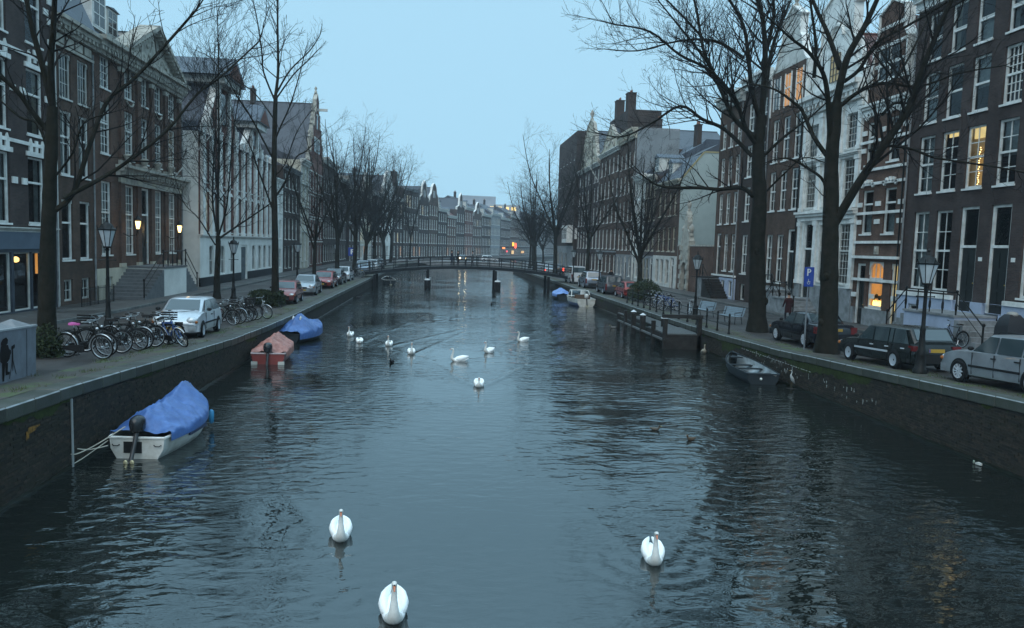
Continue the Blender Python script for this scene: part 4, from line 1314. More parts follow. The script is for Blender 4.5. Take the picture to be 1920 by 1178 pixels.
MB().lathe([(.2, 0), (.2, .3), (.1, .4), (.25, .8), (.05, 1.2)], (cx, .2, 22.3), 8).build('finial', STONE, o, 60)
h.roof_front(19.6, TILE_DARK); h.stoop(h.S(54.9), h.S(52.0), 2.6, 1.6, 0, 5, GREYSTONE, GREYSTONE)

h = House('brick_house', 'black-brown brick house with two white framed window bays and a white cornice', 1, XF, 57.45, 62.5, 18.6, 13, BRICK_DARK)
for i, y in enumerate((58.7, 61.1)):
    h.grid([h.S(y)], [(3.4, 3.1), (7.6, 2.7), (11.1, 2.5), (14.7, 2.2)], 1.2, bars=(2, 4), cur='auto', fw=.12)
    h.win(h.S(y), 1.25, .9, 1.3, bars=(1, 1), tr=None, frame=OFFWHITE, sill=False)
h.walls(); h.cornice(18.0, .9, .6, WHITE); h.roof_side(22, TILE_DARK)
h = House('brick_house', 'brown brick house with three slim window bays ending at the garden wall', 1, XF, 62.55, 68.1, 18.2, 14, BRICK_BROWN)
h.zone(.65, 2.9, BLUEPLASTER, .08)
for i, y in enumerate((63.6, 65.3, 67.0)):
    x = h.S(y)
    if i < 2: h.win(x, 3.5, .95, 3.1, bars=(2, 3), tr=.75, cur='auto'); h.win(x, 1.3, .8, 1.4, bars=(1, 1), tr=None, sill=False)
    else: h.door(x, 3.0, 1.0, 3.7, 2.5)
    h.grid([x], [(7.5, 2.6), (10.8, 2.4), (14.0, 2.1)], .95, bars=(2, 3), cur='auto')
h.walls(); h.cornice(17.4, 1.0, .7, OFFWHITE, .4); h.band(3.0, .15, .14, WHITE); h.roof_side(22, TILE_DARK)
h.stoop(h.S(67.7), h.S(66.3), 2.9, 1.6, 0, 8, GREYSTONE, DARKWOOD)

# garden wall with an ornate stone gate
t = thing('garden_wall', 'red brick garden wall with an ornate carved stone gateway between the houses', 'wall', (XF, 78.8, 1.05), -PI/2)
gx = 78.8-76.2
b = MB().box(0, gx-1.3, 0, .4, 0, 4.5).box(gx+1.3, 10.6, 0, .4, 0, 4.5); b.build('brickwork', BRICK_ORANGE, t)
MB().box(0, gx-1.25, -.06, .46, 4.5, 4.65).box(gx+1.25, 10.6, -.06, .46, 4.5, 4.65).build('wall_coping', STONE, t)
b = MB(); n = 10
arc = [(gx+.75*math.cos(PI*i/n), 2.2+.75*math.sin(PI*i/n)) for i in range(n+1)]
b.prism([(gx+1.3, 0), (gx+1.3, 5.0), (gx-1.3, 5.0), (gx-1.3, 0), (gx-.75, 0)] + arc[::-1] + [(gx+.75, 0)], 'y', -.15, .5)
for i in range(5):
    for sg in (-1, 1): b.box(gx+sg*1.05-.35, gx+sg*1.05+.35, -.24, -.151, .3+i*.95, .75+i*.95)
g = b.build('stone_gate', STONE, t)
b = MB().prism([(gx-1.35, 5.0), (gx+1.35, 5.0), (gx+1.0, 5.9), (gx+.55, 6.2), (gx+.4, 7.4), (gx+.15, 8.0), (gx-.15, 8.0), (gx-.4, 7.4), (gx-.55, 6.2), (gx-1.0, 5.9)], 'y', -.1, .4)
b.build('gate_top', STONE, g)
for x, z, k in ((gx, 8.0, 1.0), (gx-1.15, 5.5, 1.1), (gx+1.15, 5.5, 1.1), (gx-.55, 6.3, .8), (gx+.55, 6.3, .8)):
    MB().lathe([(.16*k, 0), (.2*k, .15*k), (.1*k, .25*k), (.27*k, .6*k), (.2*k, .85*k), (.04*k, 1.1*k)], (x, .15, z), 8).build('urn', STONE, g, 60)
MB().box(gx-.74, gx+.74, .2, .28, 0, 2.95).build('gate_leaf', DARKDOOR, g)

h = House('plaster_house', 'low brick house with a large blank grey-green plaster side wall and yellow eaves', 1, XF, 78.9, 88.0, 12.4, 22, BRICK_BROWN)
h.sidem = GREYPLASTER
h.grid([h.S(y) for y in (80.5, 82.3, 84.3, 86.2)], [(5.0, 2.6), (8.8, 2.5)], 1.1, bars=(1, 2), frame=CREAM, cur='auto')
h.grid([h.S(y) for y in (82.3, 84.3, 86.2)], [(1.5, 2.6)], 1.1, bars=(1, 2), frame=OFFWHITE); h.door(h.S(80.5), 1.15, 1.2, 3.2, 2.3)
h.zone(.65, 4.5, OFFWHITE, .06)
h.walls(); h.cornice(12.0, .5, .4, CREAM)
h.part('roof', MB().prism([(-.25, 12.36), (2.2, 15.1), (21.9, 15.1), (21.9, 12.41)], 'x', .01, h.W-.31), SLATE)
h.part('side_gable', MB().prism([(.05, 12.41), (2.3, 15.2), (22, 15.2), (22, 12.41)], 'x', h.W-.3, h.W+.012), GREYPLASTER)
h.part('verge_board', MB().obox((h.W+.02, 1.17, 13.85), (.1, 3.6, .16), (math.atan2(2.79, 2.25), 0, 0)).box(h.W-.03, h.W+.07, 2.35, 22, 15.2, 15.34), mat('yellow_board', (.34, .30, .17), .6))
h.dormer(h.S(85.5), 13.0, 1.4, 1.7, .8, 2.8, OFFWHITE, SLATE)

def rhouse(label, Ya, Yb, eave, wall, axes, rows, roof='side', zr=None, name='brick_house', frame=None, D=14, bars=(2, 4), base=None, cm=None, w=1.15):
    h = House(name, label, 1, XF, Ya, Yb-.04, eave, D, wall)
    if base: h.zone(.65, 4.4, base, .06)
    n = axes
    xs = [h.W*(i+.5)/n for i in range(n)]
    h.grid(xs, rows, w, bars=bars, cur='auto', frame=frame)
    d = h.rr.randrange(n)
    for i, x in enumerate(xs):
        if i == d: h.door(x, 1.15, 1.2, 3.1, 2.3)
        else: h.win(x, 1.6, w, 2.5, bars=(2, 2), frame=frame)
    return h
h = rhouse('brick house with cream upper windows beside the blank plaster wall', 88.0, 93.0, 13.6, BRICK_PURPLE, 3, [(5.0, 2.7), (8.5, 2.4), (11.2, 1.7)], frame=CREAM, base=GREYSTONE)
h.walls(); h.cornice(13.1, .6, .45, STONE); h.roof_side(17.4, TILE_DARK); h.dormer(h.W/2, 14.2, 1.6, 1.6, .6, 3, OFFWHITE, SLATE)
h = rhouse('white fronted house with slim bays between two brick houses', 93.0, 98.2, 14.2, WHITEPLASTER, 3, [(5.0, 2.9), (8.7, 2.5), (11.7, 1.8)], base=OFFWHITE)
h.walls(); h.cornice(13.7, .6, .5, WHITE); h.roof_side(18.2, SLATE); h.chimney(2.5, 7, 17.4, 20.6, 1.3)
h = rhouse('tall flat-topped house with a bare grey flank wall above its neighbours', 98.2, 107.4, 20.2, BRICK_BROWN, 4, [(5.0, 2.8), (8.8, 2.6), (12.4, 2.4), (15.8, 2.0)], base=GREYSTONE, D=5.5)
h.sidem = mat('grey_render', (.20, .22, .23), .9, var=.2, scale=.4)
h.walls(); h.cornice(19.2, 1.3, .8, CREAM, .6); h.flat(.3); h.chimney(4.5, 4, 20.3, 22.2, 1.2)
h.part('rear_wing', MB().box(.05, h.W-.05, 5.52, 20, .7, 15.5), OFFWHITE); h.part('rear_roof', MB().prism([(5.5, 15.5), (9, 19.4), (16, 19.4), (20, 15.5)], 'x', .05, h.W-.05), SLATE)
h = House('gabled_house', 'tall brick house with pale baroque gable and two big dark chimneys', 1, XF, 107.45, 121.0, 19.2, 16, BRICK_BROWN)
h.grid([h.W*(i+.5)/5 for i in range(5)], [(1.7, 2.5), (5.1, 2.8), (8.9, 2.7), (12.5, 2.5), (16.0, 2.2)], 1.25, bars=(2, 4), cur='auto', fw=.14)
h.walls(); h.cornice(18.8, .6, .5, OFFWHITE); h.band(4.6, .2, .12, GREYSTONE)
W_ = h.W; cx = W_/2
pts = [(.4, 19.2), (.4, 19.8), (2.4, 20.2), (3.0, 21.2), (4.0, 21.6), (cx, 23.2), (W_-4.0, 21.6), (W_-3.0, 21.2), (W_-2.4, 20.2), (W_-.4, 19.8), (W_-.4, 19.2)]
o = h.gable(pts, CREAM, STONE)
for i in range(22):
    q = h.rr.uniform(-1, 1); zz = h.rr.uniform(19.6, 22.4)
    if abs(q)*4.8 < (23.2-zz)*1.2: MB().ball((cx+q*4.8, -.1, zz), (.3, .14, .3), 7, 5).build('carving', STONE, o, 60)
h.roof_front(22.8, TILE_DARK)
h.part('attic_block', MB().box(.3, W_-1.5, 1.2, 6.0, 19.3, 24.6), BRICK_DARK)
h.chimney(h.S(112.6), 2.4, 24.6, 27.4, 1.5, 1.2); h.chimney(h.S(119.8), 2.4, 24.6, 27.6, 1.5, 1.2)
h.part('flag_pole', MB().tube([(1.2, -.2, 15.0), (-.8, -2.6, 19.5)], .06, 6), OFFWHITE)
h = House('gabled_house', 'brown brick house with a crowded pale carved gable next to the dark tower block', 1, XF, 121.05, 139.8, 18.4, 16, BRICK_PURPLE)
h.grid([h.W*(i+.5)/7 for i in range(7)], [(1.7, 2.5), (5.1, 2.8), (8.9, 2.7), (12.5, 2.3), (15.6, 1.9)], 1.25, bars=(2, 4), cur='auto', fw=.14)
h.walls(); h.cornice(18.0, .6, .5, OFFWHITE)
W_ = h.W; cx = W_/2
pts = [(2.0, 18.4), (2.2, 19.6), (3.2, 20.2), (4.0, 21.6), (4.6, 23.6), (6.0, 24.2), (6.6, 25.4), (7.8, 25.9), (cx, 26.3), (W_-7.8, 25.9), (W_-6.6, 25.4), (W_-6.0, 24.2), (W_-4.6, 23.6), (W_-4.0, 21.6), (W_-3.2, 20.2), (W_-2.2, 19.6), (W_-2.0, 18.4)]
o = h.gable(pts, CREAM, STONE)
for i in range(26):
    q = h.rr.uniform(-1, 1); zz = h.rr.uniform(19.0, 25.8)
    if abs(q)*5 < (27.4-zz)*1.1: MB().ball((cx+q*5, -.1, zz), (.35, .14, .35), 7, 5).build('carving', STONE, o, 60)
MB().lathe([(.3, 0), (.3, .4), (.15, .6), (.4, 1.2), (.05, 1.9)], (cx, .2, 26.2), 8).build('finial', STONE, o, 60)
h.roof_front(24.6, TILE_DARK)
h = House('tower_block', 'tall plain dark brick block with a white oriel window above a concrete base', 1, XF-.6, 140.0, 161.0, 25.6, 18, BRICK_DARK, cat='building')
h.zone(.65, 5.4, GREYSTONE, .1)
h.grid([h.S(y) for y in (142, 146, 150, 154, 158)], [(9, 1.6), (13, 1.6), (17, 1.6), (21, 1.6)], .7, bars=(1, 2), tr=None)
h.grid([h.S(y) for y in (147, 152, 157)], [(1.5, 2.6)], 2.2, bars=(2, 1), tr=None, frame=OFFWHITE)
h.walls(); h.flat(.4, BRICK_DARK)
o = h.part('oriel', MB().box(h.S(146.5), h.S(141.0), -1.1, -.01, 6.0, 9.2), WHITE)
for i in range(3):
    xx = h.S(146.0)+i*1.75
    MB().box(xx, xx+1.15, -1.13, -1.101, 6.7, 8.6).build('oriel_pane', mat('dark_pane', (.02, .025, .03), .08, var=0), o)
    MB().box(xx+.54, xx+.61, -1.15, -1.131, 6.7, 8.6).box(xx, xx+1.15, -1.149, -1.132, 7.6, 7.67).build('oriel_bar', WHITE, o)
MB().box(h.W+.004, h.W+.012, .2, .9, 6.7, 8.6).build('oriel_return', WHITE, o)

# ---------------- the far row where the canal bends
FAR = [  # start Y, width, eave, roof, wall, label, lit
    (152.5, 9.5, 15.5, 'side', BRICK_PURPLE, 'cornice brick house with warm lit ground floor windows in the far row', 1),
    (162.0, 9.0, 14.0, 'neck', CREAM, 'cream house with lit arched tall windows in the far row', 2),
    (171.0, 8.0, 15.5, 'side', BRICK_BROWN, 'slim brown house with white cornice next to the lit cream house', 0),
    (179.0, 8.5, 16.5, 'bell', WHITEPLASTER, 'pale plaster house with a bell gable by the end of the road bridge', 0),
    (187.5, 8.0, 15.5, 'side', BRICK_DARK, 'narrow dark house with shutters by the end of the road bridge', 1),
    (195.5, 13.5, 18.5, 'flat', BRICK_DARK, 'broad dark corner house with a big chimney and round topped windows', 1),
    (209.0, 9.0, 16.5, 'neck', BRICK_PURPLE, 'brick house with twin lit windows below a white neck gable', 1),
    (218.0, 9.0, 17.0, 'bell', BRICK_BROWN, 'brown brick house with a white bell gable in the middle of the far row', 0),
    (227.0, 9.5, 15.0, 'side', BRICK_DARK, 'dark house with a long white cornice in the middle of the far row', 0),
    (236.5, 10.0, 13.5, 'side', BRICK_ORANGE, 'low brick house with crowded white windows below a red roof', 1),
    (246.5, 10.0, 16.0, 'neck', BRICK_PURPLE, 'brick house with a pale neck gable beside the shops', 0),
    (256.5, 11.0, 17.0, 'side', BRICK_RED, 'red brick house with white cornice, halfway along the far row', 1),
    (267.5, 12.0, 15.0, 'bell', BRICK_BROWN, 'brown house with a bell gable past the red brick house in the far row', 1),
    (279.5, 14.0, 16.0, 'side', BRICK_DARK, 'dark house with a dormer beside the brown bell gable house', 1),
    (293.5, 16.0, 17.0, 'side', GREYSTONE, 'grey stone house just before the glowing shop signs', 1),
    (309.5, 18.0, 16.0, 'side', BRICK_PURPLE, 'purple-brown house above the glowing orange strip sign', 0),
    (327.0, 20.0, 17.5, 'side', BRICK_BROWN, 'long brown house above the yellow box sign and red ring sign', 1),
    (346.0, 22.0, 16.0, 'flat', BRICK_DARK, 'flat topped dark block round the bend behind the tree crowns', 1),
    (367.0, 24.0, 18.0, 'side', BRICK_PURPLE, 'wide brick block far round the bend, second before the end', 0),
    (390.0, 26.0, 17.0, 'side', GREYSTONE, 'wide grey block far round the bend, next to last', 0),
    (415.0, 30.0, 18.5, 'side', BRICK_DARK, 'outermost dark block closing the street at the end of the bend', 0),
]
def fx(y): return XW + bend(y)
farh = []
for (y0, wd, eave, roof, wall, label, lit) in FAR:
    y1 = y0
    while math.hypot(y1-y0, fx(y1)-fx(y0)) < wd: y1 += .05
    a = math.atan2(y1-y0, fx(y1)-fx(y0))
    h = House('canal_house', label, -1, 0, y0, y1, eave, 12, wall, ang=a, org=(fx(y0), y0), W=wd-.06, group='houses of the far row')
    farh.append((h, y0, a))
    n = max(3, int(wd/2.2)); xs = [h.W*(i+.5)/n for i in range(n)]
    k = (eave-5.2)/3
    for r in range(3):
        for i, x in enumerate(xs):
            l = LIT_YELLOW if (lit == 2 and r == 0) or (lit and h.rr.random() < .10) else None
            h.win(x, 5.1+r*k, 1.2, k*.68, bars=(2, 2), lit=l, cur='auto' if not l else None, fw=.16)
    d = h.rr.randrange(n)
    for i, x in enumerate(xs):
        if i == d: h.door(x, 1.15, 1.3, 3.1, 2.3, lit=LIT_YELLOW if lit else None)
        else: h.win(x, 1.6, 1.3, 2.6, bars=(2, 2), lit=LIT_WARM if lit and h.rr.random() < .35 else None, fw=.14)
    if lit == 2: h.zone(.65, 4.5, OFFWHITE, .06)
    h.walls()
    if roof == 'side':
        h.cornice(eave-.5, .8, .6, OFFWHITE); h.roof_side(eave+4, TILE_RED if 'red roof' in label else TILE_DARK); h.chimney(h.W*.8, 6, eave+2.6, eave+5.6, 1.2)
        h.dormer(h.W*.4, eave+.6, 1.6, 1.7, .7, 3, OFFWHITE, SLATE)
    elif roof == 'flat':
        h.cornice(eave-.3, .6, .4, GREYSTONE); h.flat(.4); h.chimney(1.2, 3, eave, eave+4.0, 1.6, 1.2)
    else:
        c = h.W/2; e = eave
        if roof == 'neck': pts = [(.2, e), (.2, e+.8), (c-2.2, e+1.4), (c-1.6, e+4.2), (c, e+5.4), (c+1.6, e+4.2), (c+2.2, e+1.4), (h.W-.2, e+.8), (h.W-.2, e)]
        else: pts = [(.2, e), (.3, e+1.2), (c-2.6, e+2.2), (c-2.0, e+3.8), (c-1.0, e+4.6), (c, e+4.9), (c+1.0, e+4.6), (c+2.0, e+3.8), (c+2.6, e+2.2), (h.W-.3, e+1.2), (h.W-.2, e)]
        o = h.gable(pts, wall, WHITE)
        MB().box(c-.6, c+.6, -.06, -.013, e+1.0, e+2.8).build('gable_window', mat('dark_pane', (.02, .025, .03), .08, var=0), o)
        MB().box(c-.75, c-.6, -.09, -.014, e+.9, e+2.9).box(c+.6, c+.75, -.09, -.014, e+.9, e+2.9).build('gable_frame', WHITE, o)
        h.roof_front(e+3.8, TILE_DARK)

# a modern block rising behind the far row, its top floor lit
t = thing('office_block', 'pale modern block rising behind the far row with a lit top storey', 'building', (21, 352, 1.05), R(8))
MB().box(-14, 14, 0, 14, 0, 22.5).build('body', mat('pale_panel', (.40, .43, .46), .6, var=.15, scale=.3), t)
MB().box(-12, 3, 1, 13, 22.5, 26.0).build('penthouse', mat('pale_panel2', (.34, .37, .41), .6, var=.15, scale=.3), t)
for i in range(8): MB().box(-13+i*3.3, -10.8+i*3.3, -.03, -.01, 20.0, 21.6).build('lit_window', glow('office_light', (1.0, .68, .25), 1.2) if i > 3 else mat('dark_pane', (.02, .025, .03), .08, var=0), t)
# shop signs on the far corner, back-lit
def sign(label, y, x, z, w, hh, m, ring=False):
    a = [q for q in farh if q[1] <= y][-1]
    p = Vector((fx(y), y)); nrm = Vector((math.sin(a[2]), -math.cos(a[2])))
    p += nrm*x
    s_ = thing('shop_sign', label, 'sign', (p.x, p.y, z), a[2])
    if ring: MB().torus((0, -.1, 0), w, .28, 'y', 20, 6).build('sign_ring', m, s_, 60)
    else: MB().box(-w/2, w/2, -.25, 0, -hh/2, hh/2).build('sign_face', m, s_)
    MB().box(-w/2-.12, w/2+.12, .01, .12, -hh/2-.12, hh/2+.12).build('sign_box', BLACKIRON, s_)
sign('glowing orange strip sign over a shop window', 313, .5, 4.2, 4.2, .6, glow('sign_orange', (1.0, .26, .05), 2.2))
sign('glowing yellow box sign in the row of shops', 329, .9, 5.9, 2.9, 1.6, glow('sign_yellow', (1.0, .50, .03), 1.8))
sign('round red neon ring sign beside the yellow box sign', 334, .9, 5.3, .9, 2.0, glow('sign_red', (1.0, .10, .04), 2.6), True)
sign('small pink-red neon sign below the orange strip', 319, .5, 2.9, 1.5, .6, glow('sign_pink', (1.0, .10, .12), 2.2))
sign('warm lit shop front panel below the yellow sign', 331, .35, 2.5, 4.0, 1.5, glow('shop_front', (1.0, .6, .25), .8))
sign('warm lit shop front panel behind the far trees', 352, .35, 2.6, 6.0, 1.0, glow('shop_front2', (1.0, .55, .2), .7))
# ------------------------------------------------------------------ bare trees: main limbs as (sideways, height) in metres
LIMBS = {
 'T1': ((-10.94, 22.72), [
  ([(0.0, 0.0), (0.03, 1.62), (0.08, 2.96), (0.13, 3.98), (0.18, 5.01), (0.24, 6.11), (0.27, 6.88)], 0.30, 0.17),
  ([(0.23, 6.11), (-0.12, 6.65), (-0.44, 7.22), (-1.06, 7.8), (-1.85, 8.75)], 0.10, 0.05),
  ([(0.27, 6.88), (0.11, 7.87), (-0.08, 8.83), (-0.18, 9.68), (-0.31, 10.92)], 0.11, 0.06),
  ([(0.27, 6.88), (0.42, 8.0), (0.64, 8.89), (0.82, 9.74), (1.06, 11.01)], 0.12, 0.06),
  ([(0.22, 4.02), (0.68, 4.56), (1.02, 5.97), (1.38, 7.22), (2.07, 8.0), (3.03, 9.39), (3.55, 10.18)], 0.10, 0.04),
  ([(0.53, 4.41), (1.25, 4.98), (1.88, 5.57), (2.75, 6.58), (3.45, 7.8), (3.97, 8.36), (4.97, 9.7)], 0.08, 0.03),
  ([(0.23, 5.44), (-0.26, 6.43), (-0.81, 6.62), (-1.62, 7.22)], 0.06, 0.03),
  ([(0.32, 5.01), (0.97, 5.62), (1.41, 6.36), (2.25, 6.61)], 0.04, 0.02),
 ]),
 'T2': ((-14.31, 51.63), [
  ([(-0.03, -0.0), (-0.03, 1.38), (0.04, 3.09), (0.04, 4.04)], 0.26, 0.18),
  ([(0.04, 4.04), (-0.46, 5.99), (-0.62, 8.14), (-0.71, 10.8), (-0.89, 13.76), (-1.21, 15.71)], 0.09, 0.03),
  ([(0.04, 4.04), (-0.03, 6.14), (-0.05, 9.77), (-0.15, 12.81), (-0.24, 16.09), (-0.37, 18.35)], 0.12, 0.03),
  ([(0.14, 3.88), (1.07, 4.66), (2.33, 5.69), (3.2, 6.5), (4.06, 7.99)], 0.09, 0.03),
  ([(0.1, 4.11), (0.64, 5.63), (0.93, 7.19), (1.39, 10.23), (2.05, 13.25)], 0.08, 0.03),
  ([(-0.13, 3.43), (-1.25, 5.09), (-2.23, 6.06), (-2.88, 7.71)], 0.06, 0.02),
 ]),
 'T3': ((-9.63, 46.57), [
  ([(0.0, 0.0), (-0.01, 2.96), (-0.06, 5.43), (-0.1, 7.27), (-0.08, 10.0), (-0.03, 12.14)], 0.27, 0.15),
  ([(-0.03, 12.14), (0.02, 13.57), (-0.14, 15.67), (-0.27, 17.43), (-0.39, 18.59)], 0.12, 0.04),
  ([(-0.06, 11.81), (-0.63, 13.33), (-0.7, 14.46), (-0.91, 16.22), (-1.15, 17.38)], 0.07, 0.03),
  ([(0.03, 12.29), (0.65, 13.73), (1.62, 15.06), (2.12, 16.09)], 0.07, 0.03),
  ([(0.03, 11.99), (1.01, 13.27), (1.84, 14.03), (2.43, 14.62)], 0.06, 0.03),
  ([(-0.02, 9.7), (0.31, 10.38), (0.87, 11.46), (1.37, 12.78), (1.84, 14.29)], 0.07, 0.03),
  ([(-0.13, 8.48), (-1.25, 10.73), (-1.87, 11.72), (-2.53, 12.88), (-3.2, 13.73)], 0.07, 0.03),
  ([(-0.08, 10.75), (-1.25, 12.23), (-2.32, 12.95), (-3.06, 13.45)], 0.05, 0.02),
  ([(0.03, 6.42), (0.63, 7.3), (1.31, 8.6), (1.88, 8.93), (2.49, 9.51)], 0.07, 0.03),
  ([(-0.15, 5.61), (-0.88, 7.76), (-1.42, 9.34), (-2.32, 10.5)], 0.07, 0.03),
  ([(-0.07, 7.57), (0.53, 8.21), (1.27, 10.06), (2.17, 11.31)], 0.05, 0.02),
 ]),
 'TA': ((16.06, 38.01), [
  ([(0.0, 0.0), (-0.13, 2.22), (-0.28, 4.63), (-0.28, 6.49), (-0.43, 8.06), (-0.51, 9.32), (-0.43, 10.75)], 0.60, 0.34),
  ([(-0.63, 6.79), (-1.34, 7.16), (-2.62, 7.01), (-3.71, 7.02), (-5.06, 6.94), (-6.0, 7.01), (-6.82, 7.42)], 0.17, 0.05),
  ([(-0.81, 8.76), (-1.95, 10.11), (-2.96, 10.69), (-3.94, 11.41), (-5.24, 10.58), (-6.54, 9.93), (-7.61, 10.09)], 0.15, 0.04),
  ([(-0.62, 9.31), (-1.37, 9.98), (-2.09, 11.09), (-2.86, 11.75), (-3.99, 12.38), (-5.61, 12.73), (-7.23, 13.41), (-9.06, 13.36)], 0.17, 0.04),
  ([(-0.58, 9.58), (-1.7, 10.54), (-2.29, 11.7), (-2.96, 13.12), (-3.36, 14.07), (-3.76, 16.12), (-4.27, 17.59)], 0.19, 0.06),
  ([(-0.5, 10.54), (-1.1, 11.83), (-1.5, 13.48), (-1.95, 14.86), (-3.05, 16.16), (-3.98, 17.11)], 0.18, 0.06),
  ([(-0.43, 10.75), (-0.55, 13.53), (-0.87, 15.25), (-1.28, 16.26), (-1.76, 17.99)], 0.22, 0.08),
  ([(-0.53, 13.25), (-0.28, 15.28), (-0.42, 16.31), (-0.29, 18.09)], 0.15, 0.06),
  ([(-0.4, 11.09), (0.32, 13.94), (0.96, 15.5), (1.35, 16.21), (2.17, 17.74)], 0.17, 0.06),
  ([(-1.5, 13.48), (-2.76, 14.41), (-4.37, 14.52), (-6.21, 14.17), (-7.8, 14.38)], 0.11, 0.03),
  ([(-2.29, 11.7), (-3.76, 13.08), (-5.42, 14.26), (-6.78, 15.19)], 0.12, 0.03),
  ([(-3.36, 14.07), (-4.66, 15.06), (-6.03, 15.98), (-7.1, 16.42)], 0.09, 0.03),
  ([(-0.41, 8.59), (0.51, 9.68), (1.55, 10.64), (2.32, 11.58)], 0.12, 0.03),
  ([(0.01, 7.03), (0.63, 7.84), (1.4, 8.66), (2.25, 8.44)], 0.08, 0.03),
 ]),
 'TB': ((14.94, 28.67), [
  ([(0.0, 0.0), (-0.05, 1.7), (-0.12, 3.34), (-0.18, 4.76), (-0.24, 5.97), (-0.32, 7.31), (-0.29, 8.76), (-0.28, 9.51)], 0.52, 0.27),
  ([(-0.1, 4.86), (0.37, 6.23), (0.73, 7.13), (1.13, 8.02), (1.56, 9.14), (1.67, 10.15), (1.84, 11.22), (2.02, 12.21), (2.24, 13.39), (2.3, 14.75)], 0.24, 0.06),
  ([(-0.38, 7.36), (-0.89, 8.25), (-1.23, 9.25), (-1.52, 9.6), (-2.16, 10.14), (-3.0, 10.39)], 0.13, 0.04),
  ([(-0.42, 8.16), (-0.82, 9.48), (-1.22, 10.36), (-1.99, 11.0), (-2.85, 11.36), (-3.91, 11.88)], 0.16, 0.04),
  ([(-0.28, 9.51), (-0.16, 11.02), (0.28, 12.12), (0.64, 13.3), (0.86, 14.47)], 0.21, 0.07),
  ([(-0.22, 10.73), (-0.59, 12.07), (-1.02, 13.2), (-1.3, 14.33)], 0.15, 0.06),
  ([(-0.04, 10.28), (0.39, 10.7), (0.78, 11.58), (1.63, 12.11), (2.67, 12.83), (3.46, 13.46)], 0.11, 0.04),
  ([(-0.26, 9.25), (0.27, 9.75), (0.79, 10.07), (1.35, 10.2), (2.46, 10.07), (3.71, 10.53), (5.19, 10.8)], 0.12, 0.03),
  ([(1.11, 7.76), (1.72, 7.93), (2.43, 7.78), (3.1, 7.45), (4.87, 7.07), (6.44, 6.62)], 0.09, 0.03),
  ([(-0.33, 5.36), (-0.62, 6.49), (-1.37, 6.98), (-2.18, 7.29), (-2.8, 7.22)], 0.10, 0.03),
  ([(1.56, 9.14), (2.28, 9.67), (3.33, 9.92), (4.51, 11.17), (5.79, 11.43)], 0.09, 0.03),
  ([(1.67, 10.15), (2.4, 10.86), (3.35, 12.29), (4.1, 13.5)], 0.08, 0.03),
  ([(-1.22, 10.36), (-1.42, 11.44), (-1.9, 12.57), (-2.39, 13.69)], 0.10, 0.04),
 ]),
}
BARK = mat('elm_bark', (0.019, 0.017, 0.013), 0.9, var=0.5, scale=3, bump=1.0, bscale=11, dirt=(0.007, 0.008, 0.005))
TWIG = mat('elm_twigs', (0.013, 0.012, 0.011), 0.9, var=0.3, scale=4)

def rot_dir(d, ang, az):
    o = d.orthogonal().normalized()
    o = Matrix.Rotation(az, 3, d) @ o
    return (d*math.cos(ang) + o*math.sin(ang)).normalized()

def sprout(mb, rr, p, d, L_, r, lvl, dens, up=.25):
    """one branch as a bending tapered tube, then its side shoots"""
    n = 4 if lvl <= 2 else 3
    pts, rad = [p.copy()], [r]
    q, e = p.copy(), d.copy()
    for i in range(n):
        e = (e + Vector((rr.uniform(-1, 1), rr.uniform(-1, 1), rr.uniform(-1, 1)))*.20 + Vector((0, 0, up*.25))).normalized()
        q = q + e*(L_/n)
        pts.append(q.copy()); rad.append(max(r*(1-.72*(i+1)/n), .0055))
    mb.tube(pts, rad, 5 if lvl <= 1 else 3, cap=False)
    if lvl >= 4 or L_ < .35:
        return
    k = max(2, int(L_*dens*(1.0 if lvl < 3 else 1.25)))
    for i in range(k):
        t = .22 + .78*(i + rr.random())/k
        j = min(int(t*n), n-1); f = t*n - j
        s = pts[j].lerp(pts[j+1], min(f, 1))
        dd = (pts[j+1]-pts[j]).normalized()
        c = rot_dir(dd, R(rr.uniform(28, 62)), rr.uniform(0, 2*PI))
        c = (c + Vector((0, 0, up))).normalized()
        sprout(mb, rr, s, c, L_*rr.uniform(.38, .62)*(1.15-.5*t), max(r*(1-.7*t)*.55, .005), lvl+1, dens, up)

def smooth_line(pts, sub=3):
    out = []
    k = len(pts)
    for i in range(k-1):
        p0, p1, p2, p3 = pts[max(i-1, 0)], pts[i], pts[i+1], pts[min(i+2, k-1)]
        for j in range(sub):
            t = j/sub
            out.append(.5*((2*p1) + (-p0+p2)*t + (2*p0-5*p1+4*p2-p3)*t*t + (-p0+3*p1-3*p2+p3)*t**3))
    out.append(pts[-1])
    return out

